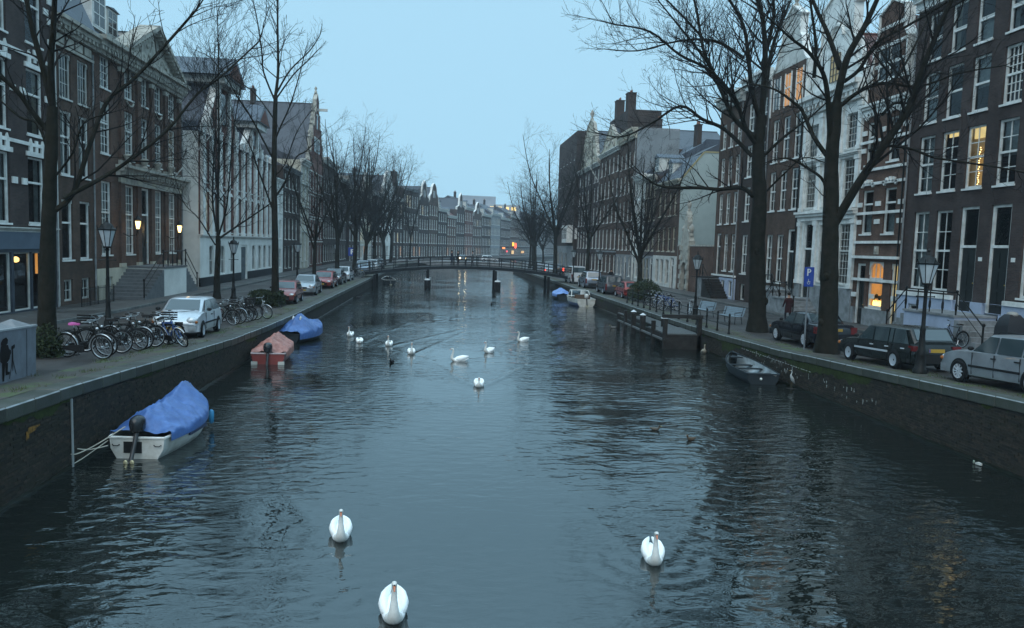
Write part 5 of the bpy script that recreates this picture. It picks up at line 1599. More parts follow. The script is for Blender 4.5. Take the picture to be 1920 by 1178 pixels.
def limb_tree(key, label, seed, dens=1.5, group='bare elms along the quays'):
    (bx, by), limbs = LIMBS[key]
    rr = random.Random(seed)
    t = thing('bare_tree', label, 'tree', (bx, by, zq(by)), 0, group)
    trunk, crown = MB(), MB()
    for i, (pts, r0, r1) in enumerate(limbs):
        r0, r1 = (r0*.72, r1*.76) if key in ('TA', 'TB') else (r0*.80, r1*.80)
        if i == 0:
            p3 = [Vector((x, 0, z)) for x, z in pts]
            p3[0].z -= .25
        else:
            a = rr.choice((-1, 1))*rr.uniform(.15, .65)
            x0, z0 = pts[0]
            p3 = [Vector((x, a*math.hypot(x-x0, (z-z0)*.6), z)) for x, z in pts]
        ln = smooth_line(p3, 4)
        k = len(ln)
        rad = [r0 + (r1-r0)*j/(k-1) for j in range(k)]
        if i == 0:
            for j in range(k):                         # root flare
                rad[j] *= 1 + .40*math.exp(-max(ln[j].z, 0)/.40)
            rad = [q*(1+rr.uniform(-.05, .05)) for q in rad]
        trunk.tube(ln, rad, 10 if i == 0 else 7, cap=True)
        if i == 0 and key in ('TA', 'TB'):             # burrs and lopped stubs
            for q in range(5):
                j = rr.randrange(2, k-2); a = rr.uniform(0, 6.28)
                trunk.ball(ln[j] + Vector((math.cos(a), math.sin(a), 0))*rad[j]*.85, (rad[j]*.4, rad[j]*.4, rad[j]*.5), 7, 5)
        if i == 0:
            continue
        length = sum((ln[j+1]-ln[j]).length for j in range(k-1))
        m = int(length*1.35*dens)
        for q in range(m):
            tt = .18 + .82*(q + rr.random())/m
            j = min(int(tt*(k-1)), k-2)
            d = (ln[j+1]-ln[j]).normalized()
            c = rot_dir(d, R(rr.uniform(30, 65)), rr.uniform(0, 2*PI)); c = (c + Vector((0, 0, .22))).normalized()
            sprout(crown, rr, ln[j], c, length*rr.uniform(.20, .40)*(1.2-.6*tt), max(rad[j]*.42, .014), 1 if length > 5 else 2, dens)
        for q in range(2):
            d = (ln[-1]-ln[-3]).normalized()
            sprout(crown, rr, ln[-1], rot_dir(d, R(rr.uniform(5, 25)), rr.uniform(0, 6.28)), length*.20, r1*.9, 2, dens)
    trunk.build('trunk', BARK, t, 60)
    crown.build('crown', TWIG, t)
    return t

limb_tree('T1', 'bare tree with ivy foot beside the grey stencilled cabinet', 21, 2.0)
limb_tree('T2', 'young forked bare tree before the white hall facade', 22, 2.0)
limb_tree('T3', 'tall straight bare tree with a clipped shrub at its foot by the red hatchback', 23, 2.1)
limb_tree('TA', 'massive bare elm with a long level limb, beside the benches', 24, 2.15)
limb_tree('TB', 'massive forked bare elm behind the blue parking sign', 25, 2.15)

def free_tree_mesh(seed, H, spread, forks, fork_h, r):
    rr = random.Random(seed)
    trunk, crown = MB(), MB()
    ln = smooth_line([Vector((0, 0, -.2)), Vector((rr.uniform(-.1, .1), 0, fork_h*.5)), Vector((rr.uniform(-.2, .2), rr.uniform(-.2, .2), fork_h))], 4)
    k = len(ln)
    trunk.tube(ln, [r*(1-.3*j/(k-1))*(1+.5*math.exp(-max(ln[j].z, 0)/.4)) for j in range(k)], 9)
    for i in range(forks):
        az = 2*PI*i/forks + rr.uniform(-.4, .4)
        sp = spread*rr.uniform(.25, 1.0)
        top = H*rr.uniform(.78, 1.0)
        st = ln[-1 - (i % 3)]
        p = [st, st + Vector((math.cos(az)*sp*.35, math.sin(az)*sp*.35, (top-fork_h)*.30)), st + Vector((math.cos(az)*sp*.75, math.sin(az)*sp*.75, (top-fork_h)*.65)),
             Vector((math.cos(az)*sp, math.sin(az)*sp, top))]
        l2 = smooth_line(p, 4); k2 = len(l2)
        rad = [r*.5*(1-.82*j/(k2-1)) for j in range(k2)]
        trunk.tube(l2, rad, 6)
        length = sum((l2[j+1]-l2[j]).length for j in range(k2-1))
        m = int(length*1.5)
        for q in range(m):
            tt = .12 + .88*(q+rr.random())/m
            j = min(int(tt*(k2-1)), k2-2)
            d = (l2[j+1]-l2[j]).normalized()
            c = rot_dir(d, R(rr.uniform(30, 70)), rr.uniform(0, 2*PI)); c = (c + Vector((0, 0, .15))).normalized()
            sprout(crown, rr, l2[j], c, length*rr.uniform(.22, .42)*(1.15-.5*tt), max(rad[j]*.42, .016), 2, 2.0, .12)
    return trunk.mesh('trunk', BARK, 60), crown.mesh('crown', TWIG)

VARS = [free_tree_mesh(31, 15.0, 4.6, 6, 4.6, .22), free_tree_mesh(32, 16.5, 5.6, 6, 5.2, .27), free_tree_mesh(33, 13.0, 4.0, 5, 4.0, .19), free_tree_mesh(34, 15.0, 6.2, 7, 3.8, .28)]
def free_tree(x, y, v, s, rz, label):
    t = thing('bare_tree', label, 'tree', (x + bend(y), y, zq(y)), rz, 'bare elms along the quays')
    t.scale = (s, s, s)
    link('trunk', VARS[v][0], t); link('crown', VARS[v][1], t)
ORD = ['second', 'third', 'fourth', 'fifth', 'sixth', 'seventh', 'eighth', 'ninth', 'tenth']
for i, (x, y, v, s) in enumerate(((-10.5, 66, 2, .95), (-10.3, 79, 0, 1.08), (-10.4, 95, 1, 1.08), (-10.4, 109, 3, 1.15), (-10.2, 122, 1, 1.15), (-10.0, 138, 3, 1.3), (-10.3, 152, 0, 1.25), (-10.3, 172, 2, 1.4))):
    free_tree(x, y, v, s, 1.7*i, 'bare tree on the hall side, %s along the kerb past the clipped shrub' % (['first'] + ORD)[i])
for i, (x, y, v, s) in enumerate(((16.2, 62.5, 3, .92), (15.6, 83, 0, 1.05), (15.6, 106, 1, 1.2), (15.4, 128, 3, 1.15), (16.2, 143, 0, 1.1), (17.4, 160, 1, 1.0), (18.6, 178, 3, 1.0), (19.5, 198, 1, 1.0))):
    free_tree(x, y, v, s, 2.3*i+.6, 'bare tree on the jetty side, %s along the kerb past the bicycle racks' % (['first'] + ORD)[i])
# ------------------------------------------------------------------ cars
RUBBER = mat('tyre_rubber', (0.012, 0.012, 0.013), 0.8, var=0.2)
ALLOY = mat('alloy_rim', (0.55, 0.58, 0.62), 0.35, 0.25, var=0.15)
STEELRIM = mat('pale_hubcap', (0.45, 0.49, 0.54), 0.4, 0.3, var=0.15)
CARWIN = mat('car_window', (0.03, 0.045, 0.05), 0.05, 0.0, var=0.0, spec=0.9)
PLASTIC = mat('black_plastic', (0.016, 0.017, 0.018), 0.6, var=0.2)
HEADL = mat('headlight_glass', (0.55, 0.58, 0.60), 0.12, 0.3, var=0.1)
TAILL = mat('tail_light', (0.12, 0.008, 0.008), 0.25, var=0.2)
AMBER = mat('indicator', (0.35, 0.10, 0.01), 0.3, var=0.2)
PLATE = mat('yellow_plate', (0.36, 0.22, 0.02), 0.5, var=0.1)
PLATEB = mat('plate_blue', (0.02, 0.04, 0.25), 0.5, var=0)
HEAD_ON = glow('headlight_on', (1.0, 0.80, 0.45), 14.0)
TAIL_ON = glow('tail_on', (1.0, 0.06, 0.03), 6.0)
def paint(name, c, metal=0.3):
    return mat(name, c, 0.30, metal, var=0.12, scale=2.0, coat=0.6, dirt=(c[0]*.72, c[1]*.72, c[2]*.72))

def turned(prof, n=20):
    """a shape turned about the y axis; prof is (radius, y)"""
    b = MB().lathe([(r, z) for r, z in prof], (0, 0, 0), n)
    b.v = [(x, z, y) for x, y, z in b.v]
    return b

def wheel_mesh(r, w, rimm, spokes):
    key = ('wheel', r, w, rimm.name, spokes)
    def f():
        ty = turned([(r*.66, -w/2), (r*.9, -w/2), (r, -w/2+.03), (r, w/2-.03), (r*.9, w/2), (r*.66, w/2)], 22)
        ty.f, ty.m = ty.f[:-2], ty.m[:-2]                       # open in the middle, where the rim sits
        ty = ty.mesh('tyre', RUBBER, 40)
        b = turned([(.03, w/2-.035), (r*.2, w/2-.02), (r*.58, w/2-.05 if spokes else w/2-.02), (r*.62, w/2-.01), (r*.68, w/2-.005), (r*.68, -w/2+.01)], 22)
        if spokes:
            for i in range(spokes):
                a = 2*PI*i/spokes
                b.obox((r*.36*math.cos(a), w/2-.012, r*.36*math.sin(a)), (r*.56, .03, r*.10), (0, -a, 0))
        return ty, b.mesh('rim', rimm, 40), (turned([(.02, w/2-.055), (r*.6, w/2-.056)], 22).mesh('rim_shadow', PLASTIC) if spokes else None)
    return cached(key, f)

def make_car(name, label, loc, rz, s, body, group='cars parked along the quays', lights=False, cat='car'):
    t = thing(name, label, cat, loc, rz, group)
    Ln, Wd, Ht, wb = s['L']/2, s['W']/2, s['H'], s['wb']
    hz, bz = s['hood'], s['belt']
    ws, rf, rr_, rb = s['ws'], s['rf'], s['rr'], s['rb']       # windscreen base, roof front, roof rear, rear glass base
    tz = s.get('tail', bz)                                      # boot height
    wr = s.get('wr', .31)
    wt = Wd*s.get('tumble', .80)
    def ring(x, w, z0, z1, cr):
        h_ = [(w*.80, z0), (w*.97, z0+.07), (w, z0+.22), (w*.995, z0+(z1-z0)*.62), (w*.955, z1-.03), (w*.88, z1), (w*.45, z1+cr)]
        return [(x, -a, b_) for a, b_ in h_] + [(x, a, b_) for a, b_ in h_[::-1]]
    fr = s.get('nose', .55)
    st = [(Ln, Wd*.80, .30, fr, .0), (Ln-.05, Wd*.90, .24, fr+.06, .0), (Ln-.22, Wd*.97, .20, hz-.12, .02), (Ln-.5, Wd, .19, hz-.05, .03), ((Ln+ws)/2-.1, Wd, .19, hz, .03),
          (ws, Wd, .19, bz, .02), ((ws+rb)/2, Wd, .19, bz, .0), (min(rb, rr_)-.02, Wd, .19, bz+.01, .0)]
    rear_x = -Ln
    if rb > -Ln+.45:
        st += [(rb-.05, Wd, .20, tz-.01, .02), (-Ln+.2, Wd*.97, .22, tz-.02, .02)]
    st += [(-Ln+.08, Wd*.95, .24, tz-.08, .0), (-Ln, Wd*.88, .30, tz-.20, .0)]
    st = sorted(st, key=lambda q: -q[0])
    MB().loft([ring(*q) for q in st]).build('body', body, t, 38)
    def g(x, w, zt, wtt):
        return [(x, -w, bz-.04), (x, -wtt, zt-.07), (x, -wtt*.82, zt), (x, 0, zt+.015), (x, wtt*.82, zt), (x, wtt, zt-.07), (x, w, bz-.04)]
    w0 = Wd*.93
    rm = (rf+rr_)/2
    MB().loft([g(ws, w0*.96, bz+.02, w0*.9), g(rf, w0, Ht-.03, wt*.98), g(rm, w0, Ht, wt), g(rr_, w0, Ht-.03-s.get('drop', .0), wt*.97), g(rb, w0*.96, tz+.03, w0*.88)]).build('roof', body, t, 30)
    # glass: screens and side windows
    def scr(xb, zb, wbm, xt, zt, wtp, nm):
        d = Vector((xt-xb, 0, zt-zb)); nrm = Vector((d.z, 0, -d.x)).normalized()
        if (nrm.x > 0) != (xb > 0): nrm = -nrm
        o = nrm*.014
        MB().add([(xb+o.x, -wbm, zb+o.z), (xb+o.x, wbm, zb+o.z), (xt+o.x, wtp, zt+o.z), (xt+o.x, -wtp, zt+o.z)], [(0, 1, 2, 3)]).build(nm, CARWIN, t)
    def lerp(a, b_, k): return a+(b_-a)*k
    scr(lerp(ws, rf, .06), lerp(bz+.02, Ht-.03, .06), w0*.80, lerp(ws, rf, .90), lerp(bz+.02, Ht-.03, .90), wt*.82, 'windscreen')
    scr(lerp(rb, rr_, .10), lerp(tz+.03, Ht-.03, .10), w0*.76, lerp(rb, rr_, .88), lerp(tz+.03, Ht-.03, .88), wt*.78, 'rear_window')
    zb, zt = bz+.03, Ht-.11
    cuts = s['cuts']
    def fx_(k): return lerp(ws, rf, .08+.86*k)-.09
    def rx_(k): return lerp(rb, rr_, .08+.86*k)+.10
    for sg in (-1, 1):
        edges = [None] + cuts + [None]
        for i in range(len(edges)-1):
            def X0(k): return fx_(k) if edges[i] is None else edges[i]-.03
            def X1(k): return rx_(k) if edges[i+1] is None else edges[i+1]+.03
            if X0(1)-X1(1) < .04 and X0(0)-X1(0) < .12: continue
            P = []
            for x, k in ((X0(0), 0), (X0(1), 1), (X1(1), 1), (X1(0), 0)):
                kk = lerp(.07, .97, k)
                P.append((x, sg*(lerp(w0, wt, kk)+.014), lerp(bz-.04, Ht-.07, kk)))
            MB().add(P, [(0, 1, 2, 3)]).build('side_window', CARWIN, t)
        # door seams, handle, trim
        for x in [ws-.18] + cuts:
            MB().box(x-.006, x+.006, sg*Wd*.985-.008, sg*(Wd+.004), .30, bz-.05).build('door_seam', PLASTIC, t)
        MB().box(-wb/2+wr+.08, wb/2-wr-.06, sg*(Wd-.01), sg*(Wd+.018), .50, .56).build('side_trim', s.get('trim', PLASTIC), t)
        for x in [ws-.18] + cuts[:-1] if len(cuts) > 1 else [ws-.18]:
            MB().obox((x-.85, sg*(Wd+.008), bz-.15), (.17, .03, .035)).build('door_handle', s.get('trim', PLASTIC), t)
        mb = MB().ball((ws-.25, sg*(Wd+.09), bz+.08), (.07, .10, .065), 8, 5); mb.build('mirror', s.get('mirrorm', PLASTIC), t, 60)
        # wheels in dark arches
        for x in (wb/2, -wb/2):
            n = 18
            arch = [(x+(wr*1.17)*math.cos(PI*j/n), wr+(wr*1.17)*math.sin(PI*j/n)) for j in range(n+1)] + [(x-wr*1.17, .20), (x+wr*1.17, .20)]
            MB().prism(arch, 'y', sg*(Wd-.12), sg*(Wd+.004)).build('wheel_arch', PLASTIC, t)
            ty, rim, sh = wheel_mesh(wr, .20, s.get('rim', STEELRIM), s.get('spokes', 0))
            w_ = link('wheel', ty, t, (x, sg*(Wd-.062), wr), (0, 0, 0 if sg > 0 else PI))
            link('rim', rim, w_)
            if sh: link('rim_shadow', sh, w_)
        # lights
        hw = s.get('hl', (.34, .14))
        MB().ball((Ln-.13, sg*(Wd*.70), fr+.04+hw[1]*.2), (.15, hw[0]*.5, hw[1]*.55), 10, 6).build('headlight', HEAD_ON if lights == 'front' else HEADL, t, 60)
        th = s.get('tl', (.16, .22))
        MB().box(-Ln-.012, -Ln+.22, sg*(Wd*.97-th[0]), sg*(Wd*.97), tz-.12-th[1], tz-.10).build('tail_light', TAIL_ON if lights == 'rear' else s.get('tlm', TAILL), t)
        MB().ball((Ln-.10, sg*Wd*.90, fr+.04), (.10, .05, .06), 7, 5).build('indicator', AMBER, t, 60)
    MB().box(Ln-.10, Ln+.012, -Wd*.36, Wd*.36, fr-.06, fr+.05).build('grille', PLASTIC, t)
    MB().loft([[(Ln-.30, y*1.01, .26), (Ln+.035-.18*abs(y/Wd)**3, y, .26), (Ln+.035-.18*abs(y/Wd)**3, y, .50), (Ln-.30, y*1.01, .50)] for y in [Wd*q for q in (-.99, -.8, -.5, 0, .5, .8, .99)]]).build('bumper', s.get('bump', body), t, 40)
    MB().loft([[(-Ln+.25, y*1.01, .27), (-Ln-.05+.16*abs(y/Wd)**3, y, .27), (-Ln-.05+.16*abs(y/Wd)**3, y, .54), (-Ln+.25, y*1.01, .54)] for y in [Wd*q for q in (-.99, -.8, -.5, 0, .5, .8, .99)]]).build('bumper', s.get('bump', body), t, 40)
    p = MB().box(Ln+.038, Ln+.046, -.26, .26, .34, .45).build('number_plate', PLATE, t)
    pz = s.get('plate', .78)
    px = -Ln-.058 if pz < .6 else -Ln-.014
    p = MB().box(px, px+.05, -.26, .26, pz-.055, pz+.055).build('number_plate', PLATE, t)
    MB().box(px-.002, px+.01, .215, .258, pz-.05, pz+.05).build('plate_strip', PLATEB, p)
    if s.get('rails'):
        for sg in (-1, 1): MB().tube([(rf-.2, sg*wt*.86, Ht+.005), (rf-.3, sg*wt*.86, Ht+.06), (rr_+.3, sg*wt*.86, Ht+.06), (rr_+.2, sg*wt*.86, Ht+.0)], .018, 5).build('roof_rail', PLASTIC, t)
    MB().tube([(Ln-.62+0, .0, hz+.03), (ws-.02, .45, bz+.05)], .008, 4).build('wiper', PLASTIC, t)
    return t

HATCH = dict(L=3.92, W=1.68, H=1.44, wb=2.49, hood=.92, belt=.95, ws=.92, rf=.30, rr=-1.45, rb=-1.82, cuts=[-.55], nose=.58, tail=.98, wr=.30, tl=(.15, .40), hl=(.40, .26), tumble=.78)
OLDHATCH = dict(L=3.65, W=1.56, H=1.36, wb=2.40, hood=.84, belt=.86, ws=.75, rf=.25, rr=-1.25, rb=-1.70, cuts=[-.35, -1.05], nose=.52, wr=.27, tl=(.2, .26), bump=PLASTIC, tumble=.82)
SEDAN = dict(L=4.52, W=1.74, H=1.42, wb=2.71, hood=.90, belt=.92, ws=.95, rf=.35, rr=-.85, rb=-1.45, cuts=[-.15, -1.0], nose=.56, tail=.98, wr=.31, tumble=.76, hl=(.36, .28))
S60 = dict(SEDAN, L=4.58, W=1.80, H=1.43, rb=-1.55, rr=-.80, belt=.94, tail=1.02, rim=ALLOY, spokes=10, tl=(.26, .26), plate=.80, trim=PLASTIC, wr=.33)
WAGON = dict(L=4.71, W=1.80, H=1.49, wb=2.76, hood=.93, belt=.96, ws=1.05, rf=.45, rr=-1.95, rb=-2.20, cuts=[.0, -.95], nose=.60, tail=1.0, wr=.325, rim=ALLOY, spokes=10, tl=(.14, .5), plate=.85, rails=True, tumble=.78, hl=(.4, .2))
OLDWAGON = dict(L=4.45, W=1.66, H=1.37, wb=2.65, hood=.80, belt=.84, ws=.98, rf=.34, rr=-1.80, rb=-2.12, cuts=[-.05, -.90, -1.15], nose=.54, tail=.90, wr=.29, rim=STEELRIM, tl=(.28, .14), plate=.66, bump=PLASTIC, tumble=.84, trim=ALLOY)
MPV = dict(L=4.2, W=1.72, H=1.62, wb=2.6, hood=.98, belt=1.0, ws=1.2, rf=.55, rr=-1.7, rb=-1.98, cuts=[.1, -.8], nose=.62, tail=1.02, wr=.31, tl=(.14, .5), tumble=.80)
SUV = dict(L=4.4, W=1.80, H=1.70, wb=2.6, hood=1.05, belt=1.08, ws=1.0, rf=.45, rr=-1.75, rb=-2.05, cuts=[.05, -.85], nose=.70, tail=1.1, wr=.36, tl=(.14, .45), tumble=.80, plate=.9, bump=PLASTIC)
VAN = dict(L=4.8, W=1.85, H=1.95, wb=2.9, hood=1.1, belt=1.15, ws=1.65, rf=1.05, rr=-2.2, rb=-2.35, cuts=[.5, -.7], nose=.68, tail=1.15, wr=.32, tl=(.14, .5), tumble=.86)

BRIGHTSILVER = paint('bright_silver_paint', (.52, .56, .60), .35); SILVER = paint('silver_paint', (.34, .37, .40), .5); RED = paint('red_paint', (.30, .035, .03), .1); RED2 = paint('faded_red_paint', (.24, .05, .045), .1)
BLACKP = mat('black_blue_paint', (.008, .009, .013), .14, 0, var=.1, coat=.2, spec=.35); DGREEN = mat('dark_green_paint', (.008, .011, .011), .18, 0, var=.1, coat=.15, spec=.35); WHITEP = paint('white_car_paint', (.62, .64, .66), 0)
DARKP = paint('dark_grey_paint', (.045, .05, .06), .3); BLUEG = paint('blue_grey_paint', (.20, .24, .29), .4)

def park(kind, x, y, spec, body, label, to_far, rot=0, **k):
    pitch = math.atan2(zq(y+1.3)-zq(y-1.3), 2.6)
    t = make_car(kind, label, (x, y, zq(y)), (PI/2 if to_far else -PI/2) + R(rot), spec, body, **k)
    t.rotation_euler = (0, -pitch if to_far else pitch, t.rotation_euler[2])
    return t
park('hatchback', -9.75, 31.2, HATCH, BRIGHTSILVER, 'silver small hatchback parked facing the bridge between the bicycle rows', False, 3)
park('hatchback', -9.65, 50.1, OLDHATCH, RED2, 'old red hatchback parked behind the clipped shrub', False, 2)
park('saloon_car', -9.85, 58.6, SEDAN, SILVER, 'silver saloon parked between two red cars', False, 2)
park('estate_car', -9.8, 67.2, dict(OLDWAGON, L=4.7, W=1.74), RED, 'boxy red estate car parked behind the silver saloon', False, 1)
park('saloon_car', -9.8, 73.2, SEDAN, DARKP, 'dark grey saloon tucked behind the boxy red estate', False)
park('saloon_car', -9.8, 79.6, SEDAN, WHITEP, 'pale saloon parked last before the footbridge', False)
park('mini_van', -9.8, 99.5, MPV, BLUEG, 'blue-grey people carrier just past the footbridge on the hall side', False)
park('hatchback', -9.8, 105.5, HATCH, SILVER, 'silver hatchback second past the footbridge on the hall side', False)
park('estate_car', -9.8, 113, WAGON, WHITEP, 'white estate car third past the footbridge on the hall side', False)
park('hatchback', -9.6, 121, HATCH, DARKP, 'dark hatchback past the white estate on the hall side', False)
park('estate_car', 15.30, 18.95, WAGON, SILVER, 'silver estate car with alloy wheels parked beside the iron lamp post', True, 1).scale = (.95, .95, .95)
park('estate_car', 15.25, 24.75, OLDWAGON, DGREEN, 'long dark green older estate car with pale hubcaps', True, 1)
park('saloon_car', 16.05, 32.4, S60, BLACKP, 'glossy black saloon half hidden behind the forked elm trunk', True)
park('hatchback', 15.6, 63.8, OLDHATCH, RED, 'bright red hatchback beside the round shrub', True)
park('mini_van', 15.2, 69.2, MPV, DARKP, 'dark people carrier parked in front of the bright red hatchback', True)
park('jeep', 15.2, 78.6, SUV, BLUEG, 'silver-blue tall off-road car parked beside the moored motorboat', True)
park('delivery_van', 15.4, 88.4, VAN, WHITEP, 'white van parked by the end of the footbridge', True, cat='van')
park('saloon_car', 15.6, 113, SEDAN, SILVER, 'silver saloon with red tail lights glowing past the footbridge', True, lights='rear')
park('hatchback', 17.9, 120, HATCH, DARKP, 'dark hatchback driving away with tail lights on', True, lights='rear', group='moving cars')
t = make_car('saloon_car', 'dark car with both headlights on, crossing the far road bridge', (4.6, 170, 1.45), -PI/2, SEDAN, DARKP, 'moving cars', 'front')
t = make_car('hatchback', 'pale car without lights crossing the far road bridge', (10.5, 172, 1.42), R(5), HATCH, WHITEP, 'moving cars')

# ------------------------------------------------------------------ bicycles
CHROME = mat('worn_chrome', (0.45, 0.48, 0.50), 0.3, 0.8, var=0.2)
LEATHER = mat('black_saddle', (0.015, 0.014, 0.014), 0.6, var=0.2)
WICKER = mat('dark_crate', (0.02, 0.02, 0.02), 0.8, var=0.4, scale=9)
def bicycle_template(name, frame_m, fender_m, step_through, crate=False, pink=False):
    t = thing(name, 'bicycle', 'bicycle')
    r = .345
    tyre = MB().torus((0, 0, 0), r-.02, .021, 'y', 28, 6).mesh('tyre', RUBBER, 60)
    b = MB().torus((0, 0, 0), r-.05, .012, 'y', 28, 5)
    for i in range(14):
        a = 2*PI*i/14
        b.tube([(0, .02*(-1)**i, 0), ((r-.055)*math.cos(a), 0, (r-.055)*math.sin(a))], .0022, 3, cap=False)
    b.add(turned([(.022, -.045), (.03, -.04), (.03, .04), (.022, .045)], 8).v, turned([(.022, -.045), (.03, -.04), (.03, .04), (.022, .045)], 8).f)
    rim = b.mesh('rim', CHROME)
    for x in (.56, -.53):
        w = link('wheel', tyre, t, (x, 0, r)); link('rim', rim, w)
    bb, seat, head, fork = (-.08, 0, .29), (-.24, 0, .86), (.36, 0, .88), (.56, 0, r)
    b = MB().tube([bb, seat], .017, 6).tube([(.39, 0, .80), (.35, 0, .94)], .021, 6)
    if step_through: b.tube([(.385, 0, .80), (.15, 0, .48), (-.12, 0, .42)], .018, 6).tube([(.39, 0, .76), (.12, 0, .36), bb], .018, 6)
    else: b.tube([(.37, 0, .86), (-.22, 0, .82)], .016, 6).tube([(.39, 0, .80), bb], .018, 6)
    for s in (-1, 1):
        b.tube([bb, (-.53, s*.055, r)], .010, 5).tube([(-.22, 0, .78), (-.53, s*.055, r)], .009, 5)
        b.tube([(.40, s*.03, .78), (.47, s*.05, .58), (.56, s*.05, r)], .011, 5)
    b.build('frame', frame_m, t, 60)
    b = MB().tube([(.35, 0, .93), (.33, 0, 1.06)], .013, 6).tube([(.12, -.29, 1.08), (.22, -.28, 1.09), (.34, -.17, 1.08), (.36, 0, 1.06), (.34, .17, 1.08), (.22, .28, 1.09), (.12, .29, 1.08)], .012, 6)
    hb = b.build('handlebar', CHROME, t, 60)
    for s in (-1, 1): MB().tube([(.10, s*.29, 1.08), (.22, s*.28, 1.09)], .017, 6).build('grip', LEATHER, hb)
    MB().loft([[(x, -w, z), (x, w, z), (x, w*.8, z+.05), (x, -w*.8, z+.05)] for x, w, z in ((-.05, .02, .94), (-.15, .04, .94), (-.26, .10, .94), (-.34, .095, .95))]).build('saddle', LEATHER if not pink else mat('pink_cover', (.45, .10, .28), .6), t, 60)
    MB().tube([seat, (-.255, 0, .94)], .012, 5).build('seat_post', CHROME, t)
    for x, a0, a1 in ((.56, R(35), R(185)), (-.53, R(-5), R(160))):
        MB().torus((x, 0, r), r+.022, .018, 'y', 14, 5, a0, a1).build('mudguard', fender_m, t, 60)
    b = MB()
    for s in (-1, 1): b.tube([(-.30, s*.05, .74), (-.78, s*.06, .74), (-.53, s*.06, r)], .007, 4)
    for x in (-.35, -.5, -.65, -.77): b.tube([(x, -.06, .74), (x, .06, .74)], .006, 4)
    b.build('rack', BLACKIRON, t)
    MB().loft([[(x, -.05-w*.1, .29-w), (x, -.03+w*.1, .29-w), (x, -.03+w*.1, .29+w), (x, -.05-w*.1, .29+w)] for x, w in ((-.60, .05), (-.5, .06), (-.1, .10), (.03, .09), (.05, .03))]).build('chain_case', PLASTIC, t, 40)
    for s, z in ((-1, .13), (1, .45)):
        MB().tube([(-.08, s*.06, .29), (-.08+.04*s, s*.08, z)], .009, 4).box(-.12+.04*s, -.03+.04*s, s*.08-.01 if s > 0 else -.17, .17 if s > 0 else -.07, z-.01, z+.012).build('pedal', PLASTIC, t)
    MB().tube([(-.35, .04, .30), (-.42, .16, .0)], .010, 4).build('kickstand', CHROME, t)
    MB().ball((.46, 0, .86), (.05, .04, .045), 7, 5).build('lamp', CHROME, t, 60)
    if crate:
        b = MB().box(.36, .74, -.22, .22, .84, .86)
        for z in (.90, .98, 1.06):
            b.box(.36, .74, -.22, -.205, z, z+.05).box(.36, .74, .205, .22, z, z+.05).box(.36, .375, -.205, .205, z, z+.05).box(.725, .74, -.205, .205, z, z+.05)
        b.build('crate', WICKER, t)
    return t
BIKES = {
 'black': bicycle_template('bicycle', BLACKIRON, PLASTIC, False),
 'step': bicycle_template('bicycle', mat('dark_green_frame', (.02, .035, .03), .4), CHROME, True),
 'crate': bicycle_template('bicycle', BLACKIRON, PLASTIC, True, crate=True),
 'pink': bicycle_template('bicycle', BLACKIRON, CHROME, True, pink=True),
 'silver': bicycle_template('bicycle', mat('silver_frame', (.42, .45, .48), .4, .3), CHROME, True),
 'blue': bicycle_template('bicycle', mat('blue_frame', (.03, .09, .30), .4), mat('white_mudguard', (.6, .62, .64), .4), False),
}
BK_USED = set()
def bike(kind, x, y, rz, label, group, lean=6, z=None):
    o = BIKES[kind] if kind not in BK_USED else copy_tree(BIKES[kind])
    BK_USED.add(kind)
    o.location = (x, y, zq(y) if z is None else z); o.rotation_euler = (R(lean), 0, R(rz)); tag(o, label, 'bicycle', group)
    return o
G1, G2, G3, G4 = 'bicycles by the first tree', 'bicycles past the silver hatchback', 'bicycles by the jetty', 'bicycles chained at the footbridge'
dark1 = 'black city bicycle in the row between the first tree and the silver hatchback'
bike('pink', -9.75, 22.3, -14, 'bicycle with a pink saddle cover, first in its row beside the ivy-footed tree', G1)
bike('black', -10.0, 23.1, -8, 'black bicycle standing next to the pink-saddled one', G1)
bike('crate', -9.9, 23.9, 172, 'bicycle carrying a dark crate over its front wheel, in the row by the first tree', G1)
bike('black', -9.75, 24.7, -5, 'black bicycle between the crate bicycle and the dark green one by the first tree', G1, 8)
bike('step', -9.8, 25.4, -12, 'dark green bicycle with chrome mudguards in the row by the first tree', G1)
bike('black', -9.7, 26.1, 168, 'black bicycle turned the other way beside the leaning blue one', G1)
bike('crate', -9.6, 26.9, -4, 'second bicycle with a front crate, close to the silver hatchback', G1, -5)
bike('black', -9.45, 27.5, -16, 'black bicycle last in its row before the silver hatchback bonnet', G1)
bike('blue', -8.75, 26.6, -40, 'blue bicycle leaning out of the row towards the quay edge', G1, 22)
for i, (kd, x, y, rz, lb) in enumerate((('black', -9.7, 35.6, -10, None), ('step', -9.6, 36.4, 165, 'dark green bicycle among the black ones past the silver hatchback'), ('black', -9.5, 37.1, -6, None), ('crate', -9.45, 37.8, -12, 'bicycle with a front crate past the silver hatchback'),
        ('black', -9.35, 38.4, 172, None), ('silver', -8.95, 39.2, -24, 'pale silver bicycle at the end of the row before the clipped shrub'))):
    bike(kd, x, y, rz, lb or ('black bicycle first in the row past the silver hatchback', '', 'black bicycle between the green and the crate bicycle past the silver hatchback', '', 'black bicycle next to the pale silver one before the clipped shrub')[i], G2, 7)
